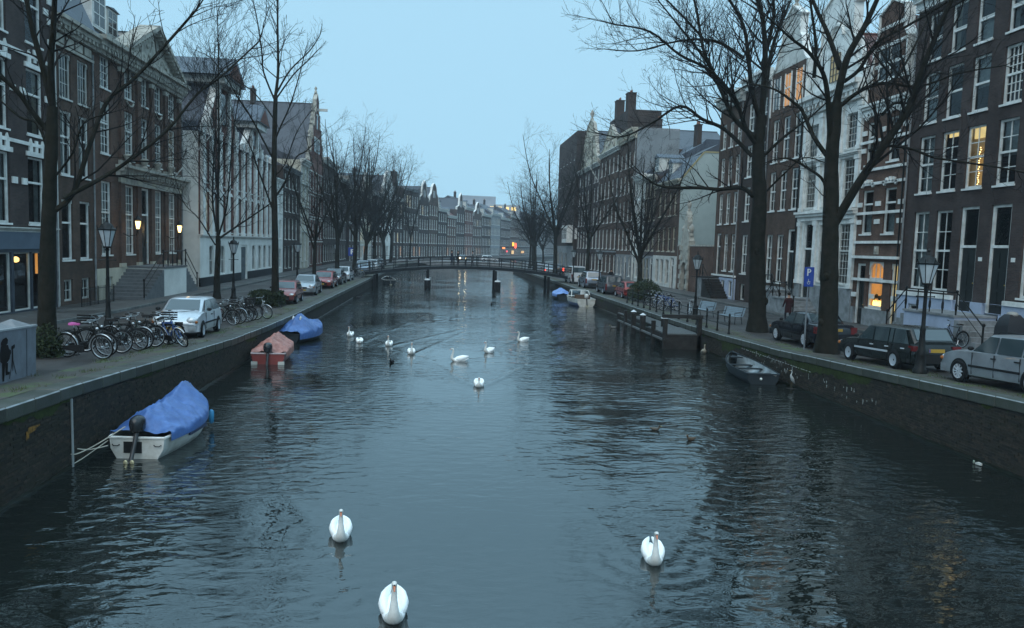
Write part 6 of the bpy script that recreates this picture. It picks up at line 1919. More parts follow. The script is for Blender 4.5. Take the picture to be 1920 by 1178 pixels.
for i, (kd, x, y, rz, lb) in enumerate((('blue', 15.3, 50.6, 195, None), ('silver', 15.3, 51.4, 188, 'pale silver bicycle among the blue ones by the jetty'), ('blue', 15.4, 52.1, 170, None), ('black', 15.4, 52.9, 184, None), ('blue', 15.5, 53.6, 192, None), ('black', 15.5, 54.5, 176, None), ('crate', 15.5, 55.3, 186, 'bicycle with a front crate in the rack by the jetty'))):
    bike(kd, x, y, rz, lb or ('blue bicycle at the bench end of the rack by the jetty', '', 'blue bicycle between the silver and the black one by the jetty', 'black bicycle between two blue ones by the jetty', 'blue bicycle between two black ones by the jetty', 'black bicycle next to the crate bicycle by the jetty')[i], G3, 6)
bike('black', 22.1, 31.6, 95, 'lone black bicycle standing below the pale blue stoop', None, 6, 1.3)
bike('silver', 15.0, 45.9, 80, 'pale silver bicycle leaning at the canal railing near the benches', None, 8)
for i in range(4):
    bike('black' if i % 2 else 'step', -9.3+.05*i, 84.6+.8*i, 5+7*i, 'black bicycle chained by the footbridge end' if i % 2 else 'dark green bicycle chained by the footbridge end', G4)

# ------------------------------------------------------------------ boats
def hull_rings(Ln, B, zs, zk, bow=.55, tr=.80, n=14, fine=2.2):
    rings = []
    for i in range(n+1):
        u = i/n
        w = B/2*(tr + (1-tr)*math.sin(PI*min(u*1.15, .5)))*(1 - max(0, (u-.45)/.55)**fine)
        w = max(w, .02)
        zt = zs + bow*max(0, u-.35)**2*1.2
        kk = zk + (.35*max(0, u-.7)/.3)**2*3
        x = -Ln/2 + Ln*u
        rings.append([(x, -w, zt), (x, -w*.96, zt*.45), (x, -w*.62, kk*.6), (x, 0, kk), (x, w*.62, kk*.6), (x, w*.96, zt*.45), (x, w, zt)])
    return rings

def boat(name, label, loc, rz, Ln, B, zs, hullm, gunm, open_in=None, thwarts=(), group='moored boats', bow=.55, tr=.8):
    t = thing(name, label, 'boat', loc, rz, group)
    rg = hull_rings(Ln, B, zs, -.28, bow, tr)
    b = MB().loft(rg, cap=False, closed=False)
    b.poly([p for p in rg[0]])
    if isinstance(hullm, tuple): b.m = [0 if j % 6 in (0, 5) else 1 for j in range(len(b.f)-1)] + [0]
    b.build('hull', list(hullm) if isinstance(hullm, tuple) else hullm, t, 50)
    for sg in (0, 6):
        MB().tube([(r[sg][0], r[sg][1], r[sg][2]) for r in rg], .035, 6).build('gunwale', gunm, t, 60)
    MB().tube([rg[0][0], rg[0][6]], .03, 5).build('transom_cap', gunm, t)
    if open_in:
        ri = [[(p[0]+(.04 if i == 0 else 0), p[1]*.93, max(p[2], -.05)+.012) for p in r] for i, r in enumerate(rg[:-1])]
        b = MB().loft(ri, cap=False, closed=False); b.poly(ri[0])
        b.build('inner_hull', open_in, t, 50)
        for k in thwarts:
            r = rg[int(k*14)]
            MB().box(r[0][0]-.13, r[0][0]+.13, -abs(r[0][1])*.93, abs(r[0][1])*.93, zs-.16, zs-.12).build('thwart', gunm, t)
    return t, rg

def tarp(t, rg, prof, m, over=.06, drop=.10, seed=1, wr=.02):
    """a sheet over the boat: prof gives (u, ridge height) pairs"""
    rr = random.Random(seed); n, k = 64, 44
    vs, fs = [], []
    us = [p[0] for p in prof]; hs = [p[1] for p in prof]
    for i in range(n+1):
        u = us[0] + (us[-1]-us[0])*i/n
        f = u*14; j = min(int(f), 13); a = f-j
        p0, p1 = rg[j], rg[j+1]
        x = p0[0][0]+(p1[0][0]-p0[0][0])*a
        w = abs(p0[0][1]+(p1[0][1]-p0[0][1])*a)+over
        zg = p0[0][2]+(p1[0][2]-p0[0][2])*a
        hr = float(np.interp(u, us, hs))
        for q in range(k+1):
            v = -1 + 2*q/k
            e = abs(v)
            if e > .88: z = zg+.05 - drop*(e-.88)/.12; y = math.copysign(w, v)
            else:
                y = w*v/.88; s_ = 1-e/.88
                z = zg+.05 + (hr-zg-.05)*(s_**.85)
            if e < .95:
                nz = noise.noise(Vector((x*2.3+seed, y*1.7, seed*.7)))*wr*2 + noise.noise(Vector((x*7+y*5, y*2.0+seed, 3.1)))*wr
                cr = (1-abs(noise.noise(Vector((x*1.6+y*1.1, y*.8-x*.5, seed*1.3)))))**7*.05 + (1-abs(noise.noise(Vector((x*3.4-y*2.6, y*1.4, seed*2.1)))))**9*.035
                z += cr*(wr/.03)*min(1, (1-e)*6) + nz - .05*math.sin(PI*min(1, e/.88))*abs(math.sin(u*PI*4))
            vs.append((x, y, z))
    for i in range(n):
        for q in range(k):
            fs.append((i*(k+1)+q, i*(k+1)+q+1, (i+1)*(k+1)+q+1, (i+1)*(k+1)+q))
    return MB().add(vs, fs).build('tarpaulin', m, t, 179)

BLUETARP = mat('blue_tarpaulin', (.060, .135, .34), .42, var=.3, scale=3.5, bump=.8, bscale=6, dirt=(.032, .078, .22))
REDTARP = mat('red_tarpaulin', (.36, .17, .14), .5, var=.3, scale=4.5, bump=.5, bscale=7, dirt=(.20, .065, .045))
BOATWHITE = mat('boat_white', (.56, .57, .55), .4, var=.3, scale=2, dirt=(.34, .33, .29))
BOATGREY = mat('boat_grey_blue', (.018, .025, .030), .55, var=.3, scale=2, spec=.2)
ROPE = mat('pale_rope', (.42, .40, .34), .8)

def outboard(t, x, z, tilt=.35, m=None):
    o = MB().loft([[(x-.02+.25*k*math.cos(a), .18*k*math.sin(a), z+.02+.11*q) for a in [2*PI*j/12 for j in range(12)]] for q, k in ((0, .62), (.5, .9), (1.5, 1), (2.4, .97), (3.1, .8), (3.5, .45), (3.6, .1))]).build('outboard', m or mat('outboard_cowl', (.018, .020, .023), .22, var=.2, spec=.4), t, 60)
    MB().tube([(x-.05, 0, z+.1), (x-.12-tilt*.3, 0, z-.25), (x-.2-tilt*.8, 0, z-.62)], [.07, .05, .055], 7).build('motor_leg', mat('motor_leg', (.03, .034, .038), .35), o, 60)
    b = MB()
    for i in range(3):
        a = 2*PI*i/3+.5
        b.ball((x-.30-tilt*.8, .09*math.cos(a), z-.66+.09*math.sin(a)), (.02, .055, .06), 7, 5)
    b.build('propeller', mat('brass_propeller', (.50, .45, .28), .4, .4), o, 60)

t, rg = boat('tarpaulin_boat', 'white motorboat under a peaked blue tarpaulin with outboard, moored at the near quay wall', (-6.55, 19.55, .02), R(86), 3.9, 1.65, .50, BOATWHITE, WHITE, bow=.65)
t.scale = (.92, .92, .92)
tarp(t, rg, [(.05, .62), (.15, .98), (.35, 1.04), (.55, 1.14), (.76, 1.42), (.86, 1.22), (.985, .72)], BLUETARP, .06, .16, 4, .036)
outboard(t, -1.88, .62, .25)
b = MB().box(-1.962, -1.94, -.12, .32, .12, .40); b.build('motor_well', PLASTIC, t)
for y in (-.5, .5): MB().tube([(-1.96, y-.09, .33), (-1.99, y-.05, .30), (-1.99, y+.05, .30), (-1.96, y+.09, .33)], .012, 5).build('transom_handle', PLASTIC, t)
for sg in (-1,): MB().box(-.8, .3, -.85, -.80, .30, .40).build('hull_stripe', mat('navy_stripe', (.02, .03, .08), .4), t)
MB().lathe([(.03, -.30), (.075, -.25), (.075, .05), (.03, .10)], (1.30, -.62, .42), 8).build('fender', mat('blue_fender', (.03, .22, .42), .4), t, 60)
b = MB()
b.tube(smooth_line([Vector(p) for p in ((-2.0, .25, .78), (-2.5, .75, .42), (-2.85, 1.05, .30), (-2.7, 1.28, .42), (-2.4, .95, .30), (-2.15, .6, .34))], 5), .014, 5)
b.tube(smooth_line([Vector(p) for p in ((-1.9, .72, .4), (-2.6, 1.0, .12), (-2.92, 1.16, .03))], 4), .012, 5)
b.build('mooring_line', ROPE, t, 60)

t, rg = boat('tarpaulin_boat', 'red boat under a flat red-brown tarpaulin, stern towards the blue peaked boat', (-6.85, 33.3, .02), R(92), 3.6, 1.36, .42, mat('boat_red', (.22, .045, .04), .4), mat('pale_pink_rail', (.50, .40, .40), .5), bow=.3, tr=.95)
tarp(t, rg, [(.03, .50), (.10, .60), (.22, .92), (.5, .98), (.75, .9), (.98, .60)], REDTARP, .05, .20, 9, .04)
outboard(t, -1.78, .45, .1)
for y in (-.64, .40): MB().box(-1.86, -1.8, y, y+.24, -.05, .10).build('trim_tab', OFFWHITE, t)

t, rg = boat('tarpaulin_boat', 'small boat wrapped in a steep blue tarpaulin tent just past the red boat', (-6.85, 40.0, .02), R(75), 3.7, 1.5, .42, BOATGREY, BOATGREY, bow=.5)
tarp(t, rg, [(.0, .55), (.12, .75), (.32, 1.32), (.42, 1.28), (.62, .9), (.8, .85), (.985, .80)], BLUETARP, .06, .30, 13, .04)
for y in (-.18, .2): MB().ball((-.75, y, 1.05), (.12, .04, .16), 8, 5).build('patch', WHITE, t, 60)

t, rg = boat('rowing_boat', 'open grey rowing boat with pale inside and three thwarts below the black saloon', (12.70, 31.0, .02), R(84), 4.7, 1.45, .38, BOATGREY, BOATGREY, mat('boat_inside', (.30, .35, .38), .6, var=.4, scale=2.5, dirt=(.14, .16, .16)), (.25, .52, .78), bow=.5, tr=.85)
MB().ball((-2.40, .1, .20), .055, 8, 5).build('fender_ball', OFFWHITE, t, 60)
MB().prism([(1.5, -.28), (2.15, 0), (1.5, .28)], 'z', .46, .50).build('bow_deck', BOATGREY, t)
MB().tube([(-2.3, .0, .40), (-2.36, -.5, .34), (-2.3, -.3, .2)], .01, 4).build('mooring_line', ROPE, t)

t, rg = boat('motorboat', 'white motorboat with wrap-around windscreen and blue hull moored below the off-road car', (12.35, 68.8, .02), R(94), 5.4, 2.0, .62, (BOATWHITE, mat('boat_blue', (.02, .05, .18), .35)), BOATWHITE, BOATWHITE, (.2, .35), bow=.5)
b = MB().loft([[(x, -w, z), (x, w, z)] for x, w, z in ((.9, .78, .68), (1.8, .60, .78), (2.6, .1, .92))], cap=False, closed=False); b.build('foredeck', BOATWHITE, t)
b = MB()
for sg in (-1, 1): b.tube([(.9, sg*.80, .7), (.45, sg*.72, 1.25), (-.4, sg*.76, 1.25), (-.7, sg*.85, .7)], .03, 6)
b.tube([(.45, -.72, 1.25), (.45, .72, 1.25)], .03, 6).tube([(.45, 0, 1.25), (.95, 0, .72)], .02, 5)
o = b.build('windscreen_frame', WHITE, t, 60)
MB().quad((.88, -.76, .74), (.88, .76, .74), (.46, .70, 1.22), (.46, -.70, 1.22)).build('windscreen', CARGLASS, o)
MB().box(-1.2, -.5, -.7, .7, .25, .6).box(-1.3, -1.2, -.7, .7, .3, .95).build('seat', mat('brown_seat', (.10, .07, .05), .6), t)
outboard(t, -2.66, .7, .2, mat('white_cowl', (.5, .5, .48), .4))
t, rg = boat('tarpaulin_boat', 'little boat under a pale blue cover beyond the white motorboat', (11.9, 76.5, .02), R(92), 3.6, 1.6, .40, BOATGREY, BOATGREY)
tarp(t, rg, [(.02, .6), (.25, 1.0), (.6, 1.0), (.98, .8)], mat('pale_blue_cover', (.12, .22, .48), .4, var=.2, scale=3), .06, .2, 17, .03)
t, rg = boat('open_boat', 'small dark open boat with a tilted outboard just past the footbridge', (-6.4, 96.5, .02), R(100), 4.2, 1.6, .5, BOATGREY, BOATWHITE, BOATGREY, (.3, .6))
outboard(t, -2.05, .6, .6)
# ------------------------------------------------------------------ street lamps and signs
LAMPGLASS = mat('frosted_lamp_glass', (.42, .47, .50), .25, var=.15, scale=5)
def street_lamp(x, y, hgt, label):
    t = thing('street_lamp', label, 'street lamp', (x, y, zq(y)-.02), 0, 'iron crown lamps on the quays')
    k = hgt/4.0
    MB().lathe([(.21, 0), (.21, .12), (.16, .20), (.135, .55), (.155, .62), (.10, .75), (.085, 1.1)], (0, 0, 0), 10).build('base', BLACKIRON, t, 40)
    b = MB().lathe([(.085, 1.0), (.075, 1.3), (.09, 1.35), (.06, 1.45), (.05, 2.9*k), (.08, 2.95*k), (.05, 3.0*k)], (0, 0, 0), 10)
    b.tube([(-.28, 0, 2.62*k), (.28, 0, 2.62*k)], .018, 6).ball((-.28, 0, 2.62*k), .03, 6, 4).ball((.28, 0, 2.62*k), .03, 6, 4)
    b.build('post', BLACKIRON, t, 40)
    z0 = 3.0*k
    b = MB().lathe([(.13, 0), (.15, .04), (.13, .07)], (0, 0, z0), 8).lathe([(.31, .62), (.34, .66), (.24, .72), (.20, .82), (.06, .90), (.03, 1.0), (.05, 1.04), (.01, 1.12)], (0, 0, z0), 8)
    for j in range(8):
        a = 2*PI*j/8
        b.tube([(.135*math.cos(a), .135*math.sin(a), z0+.06), (.30*math.cos(a), .30*math.sin(a), z0+.64)], .012, 4)
        b.tube([(.30*math.cos(a), .30*math.sin(a), z0+.64), (.34*math.cos(a), .34*math.sin(a), z0+.78)], .014, 4)
    ln = b.build('lantern', BLACKIRON, t, 40)
    MB().lathe([(.12, .06), (.285, .62)], (0, 0, z0), 8).build('lantern_glass', LAMPGLASS, ln)
    return t
street_lamp(-11.6, 28.4, 4.3, 'iron crown lamp post rising behind the bicycles near the first tree')
street_lamp(-13.4, 52.0, 3.9, 'iron crown lamp post by the young forked tree before the white hall')
street_lamp(-11.6, 64.5, 3.9, 'iron crown lamp post behind the silver saloon')
street_lamp(-11.6, 88.0, 3.9, 'iron crown lamp post near the end of the footbridge on the hall side')
street_lamp(14.55, 22.2, 3.6, 'iron crown lamp post with a heavy base between the two estate cars')
street_lamp(14.9, 44.4, 3.9, 'iron crown lamp post behind the canal railing by the benches')
street_lamp(14.7, 71.6, 3.9, 'iron crown lamp post between the dark people carrier and the off-road car')
street_lamp(14.7, 86.0, 3.9, 'iron crown lamp post next to the white van')

SIGNBLUE = mat('sign_blue', (.02, .055, .30), .4, var=.1)
POLE = mat('grey_pole', (.22, .24, .26), .5, .3)
t = thing('parking_sign', 'blue parking sign with a white letter P on a grey pole by the forked elm', 'sign', (14.66, 30.0, zq(30)))
MB().tube([(0, 0, -.05), (0, 0, 3.35)], .032, 8).build('pole', POLE, t, 60)
pl = MB().box(-.20, .20, -.05, -.035, 2.55, 3.33).build('sign_plate', SIGNBLUE, t)
b = MB().box(-.09, -.04, -.056, -.0505, 2.98, 3.26)
n = 8
arc = [(-.04+.11*math.cos(a), 3.18+.08*math.sin(a)) for a in [PI/2-PI*i/n for i in range(n+1)]]; ari = [(-.04+.065*math.cos(a), 3.18+.04*math.sin(a)) for a in [PI/2-PI*i/n for i in range(n+1)]]
b.prism(arc + ari[::-1], 'y', -.056, -.0505)
b.build('letter', WHITE, pl)
b = MB().torus((-.01, -.052, 2.70), .055, .008, 'y', 16, 4).box(-.03, -.01, -.056, -.0505, 2.72, 2.85).box(-.01, .06, -.056, -.0505, 2.74, 2.757)
b.build('pictogram', OFFWHITE, pl)
t = thing('parking_sign', 'square blue sign on a thin pole past the footbridge on the hall side', 'sign', (-10.6, 95, zq(95)))
MB().tube([(0, 0, -.05), (0, 0, 3.2)], .04, 6).build('pole', POLE, t, 60)
pl = MB().box(-.5, .5, -.06, -.042, 2.2, 3.2).build('sign_plate', SIGNBLUE, t)
MB().box(-.22, -.08, -.066, -.0605, 2.4, 3.0).box(-.08, .2, -.066, -.0605, 2.88, 3.0).box(-.08, .2, -.066, -.0605, 2.64, 2.76).box(.1, .2, -.066, -.0605, 2.76, 2.88).build('letter', WHITE, pl)

# ------------------------------------------------------------------ cabinet with the stencil
t = thing('utility_cabinet', 'grey street cabinet stencilled with a photographer and tripod', 'cabinet', (-9.3, 17.6, zq(17.6)), 0)
pit = math.atan2(zq(18.6)-zq(16.6), 2.0)
CAB = mat('cabinet_grey', (.13, .15, .18), .55, var=.25, scale=3, dirt=(.09, .10, .12))
MB().box(-.62, 0, -1.55, 1.40, -.10, 1.10).build('cabinet_body', CAB, t)
MB().box(-.64, .02, -1.58, 1.43, 1.10, 1.14).build('cabinet_rim', mat('cabinet_rim', (.30, .32, .34), .5), t)
for y0, y1 in ((-1.5, -.55), (-.50, .45), (.48, 1.30)):
    ym = (y0+y1)/2
    MB().add([(-.58, y0, 1.14), (-.04, y0, 1.14), (-.04, y1, 1.14), (-.58, y1, 1.14), (-.31, ym, 1.30)], [(0, 1, 4), (1, 2, 4), (2, 3, 4), (3, 0, 4)]).build('cabinet_lid', mat('lid_grey', (.20, .21, .22), .6), t)
for y in (-.52, .92): MB().box(.001, .006, y-.006, y+.006, -.05, 1.06).build('panel_seam', PLASTIC, t)
MB().box(-.66, .04, -1.6, 1.45, -.3, -.10).build('foundation', GREYSTONE, t)
b = MB(); X = .007
def flat(pts): b.poly([(X, y, z) for y, z in pts])
flat([(-.22, .93), (-.30, .86), (-.30, .80), (-.22, .78), (-.08, .78), (.0, .82), (.02, .90), (-.06, .96)])        # hat
flat([(-.30, .79), (-.36, .60), (-.34, .46), (-.24, .40), (-.04, .40), (.08, .47), (.12, .56), (.17, .60), (.15, .66), (.06, .70), (.02, .79)])   # coat and arms
flat([(-.26, .40), (-.24, .02), (-.16, .02), (-.12, .40)])                                                          # legs
flat([(-.12, .40), (-.10, .14), (.08, .14), (.10, .19), (.0, .21), (.02, .40)])
flat([(.17, .74), (.32, .78), (.34, .72), (.30, .68), (.24, .68), (.17, .67)])                                       # camera
flat([(.20, .68), (.19, .40), (.26, .40), (.25, .68)])
flat([(.20, .42), (.06, .04), (.09, .04), (.23, .42)]); flat([(.22, .42), (.22, .20), (.245, .20), (.245, .42)]); flat([(.23, .42), (.38, .10), (.40, .11), (.26, .42)])
b.build('stencil', mat('stencil_black', (.008, .006, .006), .8, var=.2), t)
t.rotation_euler = (pit, 0, R(4))

# ------------------------------------------------------------------ jetty, railing, benches
t = thing('jetty', 'dark timber landing stage with white-capped piles against the quay', 'jetty', (12.4, 44.0, 0))
JW = DARKWOOD; CAPM = mat('white_pile_cap', (.62, .66, .68), .6)
for i in range(16):
    MB().box(-.85, .98, -5.2+i*.22, -5.01+i*.22, .74, .80).build('plank', mat('wet_plank', (.085, .09, .09), .35, var=.3, scale=5), t)
MB().box(-.88, 1.0, -5.25, -5.1, -.4, .73).box(-.88, -.8, -5.1, -1.7, .35, .73).build('skirt', JW, t)
for i in range(20):
    MB().box(-.1, .98, -1.4+i*.34, -1.1+i*.34, .70, .76).build('plank', MATS['wet_plank'], t)
for z, w in ((.42, .10), (.92, .07)):
    MB().box(-.98, -.90, -5.3 if z < .5 else 3.4, 5.4, z, z+w).build('rail_beam', mat('rail_wood', (.12, .125, .125), .5, var=.3, scale=4), t)
for i, y in enumerate((-5.2, -3.0, -.6, 1.5, 3.4, 5.3)):
    MB().box(-1.0, -.80, y-.10, y+.10, -1.2, 1.25 if i else 1.55).build('pile', JW, t)
for y in (.4, 2.6, -1.4):
    x = .15 if y < 0 else -.6
    p = MB().box(x-.14, x+.14, y-.14, y+.14, -1.2, 1.25).build('pile', JW, t)
    MB().add([(x-.16, y-.16, 1.25), (x+.16, y-.16, 1.25), (x+.16, y+.16, 1.25), (x-.16, y+.16, 1.25), (x, y, 1.38)], [(0, 1, 4), (1, 2, 4), (2, 3, 4), (3, 0, 4), (3, 2, 1, 0)]).build('pile_cap', CAPM, p)
p = MB().box(.80, 1.02, -5.25, -5.03, -1.2, 1.6).build('pile', JW, t)
MB().box(-1.05, 1.05, -5.28, -5.02, 1.60, 1.78).build('portal_beam', JW, t)

t = thing('canal_railing', 'low black iron railing with turned posts along the quay above the jetty', 'railing', (13.95, 47, zq(47)))
y = -10.6
while y < 11.5:
    MB().lathe([(.075, -.02), (.075, .08), (.045, .16), (.04, .6), (.06, .66), (.04, .72), (.04, .92), (.06, .96), (.03, 1.05)], (0, y, 0), 8).build('post', BLACKIRON, t, 50)
    y += 1.6
for z in (.45, .86): MB().tube([(0, -10.6, z), (0, 11.4, z)], .022, 6).build('rail', BLACKIRON, t)
t.rotation_euler = (math.atan2(zq(42)-zq(37), 9), 0, 0); t.rotation_euler = (0, 0, 0)

BENCHM = mat('bench_blue_grey', (.22, .29, .34), .5, var=.2, scale=5)
def bench(x, y, rz, label):
    t = thing('park_bench', label, 'bench', (x, y, zq(y)), R(rz), 'benches by the canal railing')
    for i in range(5): MB().box(-.85, .85, -.22+i*.095, -.145+i*.095, .43, .46).build('seat_slat', BENCHM, t)
    for i in range(5): MB().obox((0, .30+i*.025, .52+i*.09), (1.7, .03, .07), (R(-14), 0, 0)).build('back_slat', BENCHM, t)
    for sx in (-.7, .7):
        MB().tube([(sx, -.2, 0), (sx, -.18, .42), (sx, .24, .42), (sx, .42, .95)], .022, 6).tube([(sx, .24, .42), (sx, .32, 0)], .022, 6).build('leg', BLACKIRON, t)
        MB().tube([(sx, -.2, .42), (sx, -.22, .64), (sx, .30, .66)], .018, 5).build('armrest', BLACKIRON, t)
bench(16.3, 42.6, -70, 'slatted blue-grey bench beside the massive elm')
bench(16.2, 46.8, -75, 'slatted blue-grey bench next to the bicycle rack, further from the elm')

t = thing('rubbish_container', 'black round-hooded container standing by the pale blue base', 'bin', (22.4, 28.6, 1.33))
MB().loft([[(-.45+s_, -.40+s_, z), (.45-s_, -.40+s_, z), (.45-s_, .40-s_, z), (-.45+s_, .40-s_, z)] for z, s_ in ((0, .0), (1.1, .03), (1.45, .12), (1.62, .24))]).build('container_body', mat('black_cover', (.010, .010, .013), .55, var=.2), t, 50)
MB().ball((0, 0, 1.62), (.2, .25, .12), 10, 6).build('hood_cap', mat('grey_cap', (.25, .24, .22), .5), t, 60)
t = thing('float_box', 'small pale plastic debris at the foot of the quay wall below the silver estate', 'debris', (13.25, 17.6, .02), .3)
MB().loft([[(-.05, -.18, 0), (.05, -.18, 0), (.05, -.18, .12), (-.05, -.18, .14)], [(-.06, .05, 0), (.06, .05, 0), (.06, .05, .16), (-.06, .05, .13)], [(-.04, .2, 0), (.04, .2, 0), (.04, .2, .08), (-.04, .2, .1)]]).build('carton', OFFWHITE, t); t.scale = (.42, .42, .42)
MB().lathe([(.03, 0), (.05, .02), (.05, .16), (.02, .2)], (0, .32, 0), 8).build('bottle', mat('green_bottle', (.25, .30, .24), .3), t, 60)

# ------------------------------------------------------------------ birds
SWANW = mat('swan_white', (.86, .87, .86), .7, var=.06, scale=8, bump=.3, bscale=25)
NECKG = mat('swan_neck', (.60, .60, .57), .8, var=.15, scale=12, bump=.2)
BILL = mat('swan_bill', (.52, .17, .09), .4, var=.2, scale=20)
BEAKB = mat('beak_black', (.008, .008, .008), .4, var=0)
def oval(c, t_, w, h, n=12, up=Vector((0, 0, 1))):
    t_ = t_.normalized(); s_ = Vector((0, 1, 0))
    u = s_.cross(t_).normalized()
    if u.z < 0 and abs(t_.z) < .8: u = -u
    return [tuple(c + s_*(w*math.cos(2*PI*j/n)) + u*(h*math.sin(2*PI*j/n))) for j in range(n)]
def lofted(path, n=12):
    """rings along a path of (x, z, half-width, half-height) in the body's own plane"""
    P = [Vector((p[0], 0, p[1])) for p in path]; rg = []; u0 = None
    for i, p in enumerate(path):
        t_ = (P[min(i+1, len(P)-1)] - P[max(i-1, 0)]).normalized()
        u = Vector((-t_.z, 0, t_.x))
        if u0 is not None and u.dot(u0) < 0: u = -u
        u0 = u
        rg.append([tuple(P[i] + Vector((0, 1, 0))*(p[2]*math.cos(2*PI*j/n)) + u*(p[3]*math.sin(2*PI*j/n))) for j in range(n)])
    return rg
def swan_mesh(pose):
    body = [(-.58, .17, .015, .01), (-.50, .16, .07, .035), (-.40, .13, .16, .10), (-.25, .10, .215, .17), (-.05, .08, .235, .19), (.14, .08, .215, .17), (.27, .10, .175, .13), (.345, .14, .135, .10)]
    if pose == 'up':
        neck = [(.385, .22, .112, .085), (.38, .34, .084, .068), (.345, .48, .062, .056), (.315, .62, .050, .049), (.315, .73, .047, .047), (.345, .81, .053, .055), (.395, .835, .052, .053), (.445, .815, .032, .036)]
        bill = [(.43, .820, .028, .028), (.475, .785, .022, .018), (.52, .745, .015, .010)]; knob = (.442, .832)
        eye = (.40, .842)
    elif pose == 'low':
        neck = [(.37, .22, .065, .07), (.34, .30, .055, .058), (.27, .37, .046, .048), (.24, .44, .042, .044), (.27, .50, .042, .046), (.33, .52, .044, .046), (.38, .50, .03, .034)]
        bill = [(.365, .505, .024, .024), (.41, .475, .019, .016), (.45, .44, .013, .009)]; knob = (.375, .515); eye = (.335, .525)
    else:
        neck = [(.40, .20, .065, .07), (.46, .24, .05, .05), (.54, .22, .042, .042), (.58, .14, .040, .040), (.57, .07, .044, .046), (.55, .03, .03, .03)]
        bill = [(.555, .035, .024, .024), (.54, -.01, .018, .015), (.53, -.05, .012, .009)]; knob = (.56, .03); eye = (.575, .08)
    b = MB().loft(lofted(body+neck))
    nb = len(body)
    b.m = [1 if (len(b.f) > 2 and i//12 >= nb-2) else 0 for i in range(len(b.f))]
    me = b.mesh('swan_body', [SWANW, NECKG], 80)
    bl = MB().loft(lofted(bill, 8)).mesh('bill', BILL, 70)
    kn = MB().ball((knob[0], 0, knob[1]), (.026, .026, .022), 7, 5)
    for s in (-1, 1): kn.ball((eye[0]+.02, s*.030, eye[1]-.012), (.030, .014, .010), 6, 4)
    kn = kn.mesh('face_mask', BEAKB, 60)
    wings = []
    for s in (-1, 1):
        rg = []
        for x, y, z, w, h_ in ((.20, .12, .12, .05, .06), (.10, .165, .15, .085, .12), (-.08, .19, .18, .10, .15), (-.26, .165, .225, .085, .15), (-.40, .115, .26, .06, .10), (-.50, .065, .29, .035, .055), (-.58, .03, .31, .01, .012)):
            rg.append([(x, s*(y + w*math.cos(2*PI*j/10)), z + h_*math.sin(2*PI*j/10) + .02*math.cos(2*PI*j/10)) for j in range(10)])
        wings.append(MB().loft(rg).mesh('wing', SWANW, 70))
    return me, bl, kn, wings
SW = {k: swan_mesh(k) for k in ('up', 'low', 'tuck')}
SWL = ['swan with its head turned aside, furthest ahead of all the swans',
       'swan swimming close behind the swan at the head of the flock, bill straight down',
       'swan on dark rippled water apart from the two leading swans, one wing tip raised',
       'round swan with low tucked neck, alone on smooth pale water',
       'side-on swan with its neck upright and tail cocked',
       'swan turned half sideways between the side-on swan and the wake-trailing swan',
       'swan trailing a long pale wake towards the moored motorboat',
       'upright swan facing forward right beside the black coot',
       'upright swan between the coot and the swan with its head bowed',
       'swan with its head bowed to the water near the tarpaulin boats',
       'upright swan closest to the quay with the blue tarpaulin tent boat']
for (x, y, hd, sc, pose, _), lb in zip(SWANS, SWL):
    t = thing('swan', lb, 'swan', (x, y, .0), R(hd-90), 'swans on the canal')
    t.scale = (sc*.78, sc*.68, sc*.66)
    me, bl, kn, wg = SW[pose]
    link('body', me, t); link('bill', bl, t); link('face_mask', kn, t)
    for w in wg: link('wing', w, t)

def duck(name, label, x, y, hd, s, bodyc, headc, billc, cat='duck'):
    t = thing(name, label, cat, (x, y, 0), R(hd), 'small waterbirds'); t.scale = (s, s, s)
    m1 = mat('feather_%02x%02x%02x' % tuple(int(c*255) for c in bodyc), bodyc, .8, var=.4, scale=20)
    path = [(-.27, .11, .01, .008), (-.20, .08, .05, .03), (-.08, .05, .10, .08), (.06, .05, .095, .08), (.14, .08, .055, .06), (.17, .14, .036, .038), (.18, .19, .040, .042), (.205, .225, .042, .040), (.235, .22, .02, .025)]
    MB().loft(lofted(path, 10)).build('body', m1, t, 80)
    MB().ball((.205, 0, .215), (.047, .042, .042), 8, 6).build('head', mat('feather_%02x%02x%02x' % tuple(int(c*255) for c in headc), headc, .7, var=.3, scale=20), t, 60)
    MB().loft(lofted([(.235, .215, .018, .014), (.30, .205, .016, .006)], 8)).build('bill', mat('bill_%02x%02x%02x' % tuple(int(c*255) for c in billc), billc, .5), t, 60)
duck('coot', 'black coot swimming just ahead of the upright swans', -1.96, 32.5, -110, .85, (.012, .012, .014), (.010, .010, .011), (.6, .58, .5), 'coot')
duck('mallard', 'brown duck with dark head on rippled water, left of its paler mate', 6.08, 21.0, -30, .62, (.10, .085, .07), (.012, .02, .014), (.4, .32, .06))
bpy.data.objects['mallard']['label'] = 'duck with near-black head on open rippled water'
duck('mallard', 'brown mottled duck following the near-black headed duck', 6.75, 19.9, -160, .62, (.09, .065, .045), (.08, .055, .04), (.2, .12, .05))
duck('coot', 'tiny dark coot out in the middle before the footbridge', 4.35, 66.0, -90, .9, (.012, .012, .014), (.012, .012, .013), (.5, .5, .45), 'coot')
duck('mallard', 'pale-flanked duck near the jetty pile', 11.0, 48.6, 200, .95, (.16, .15, .14), (.02, .03, .025), (.4, .32, .06))
duck('mallard', 'dark duck resting by the wall past the blue tent boat', -7.2, 70.0, 20, 1.1, (.05, .05, .055), (.02, .025, .025), (.3, .2, .05))
t = thing('goose', 'pale buff goose floating at the quay wall by the jetty', 'goose', (13.1, 37.4, 0), R(60), 'small waterbirds'); t.scale = (.85,)*3
gm = mat('goose_buff', (.27, .24, .19), .8, var=.3, scale=9)
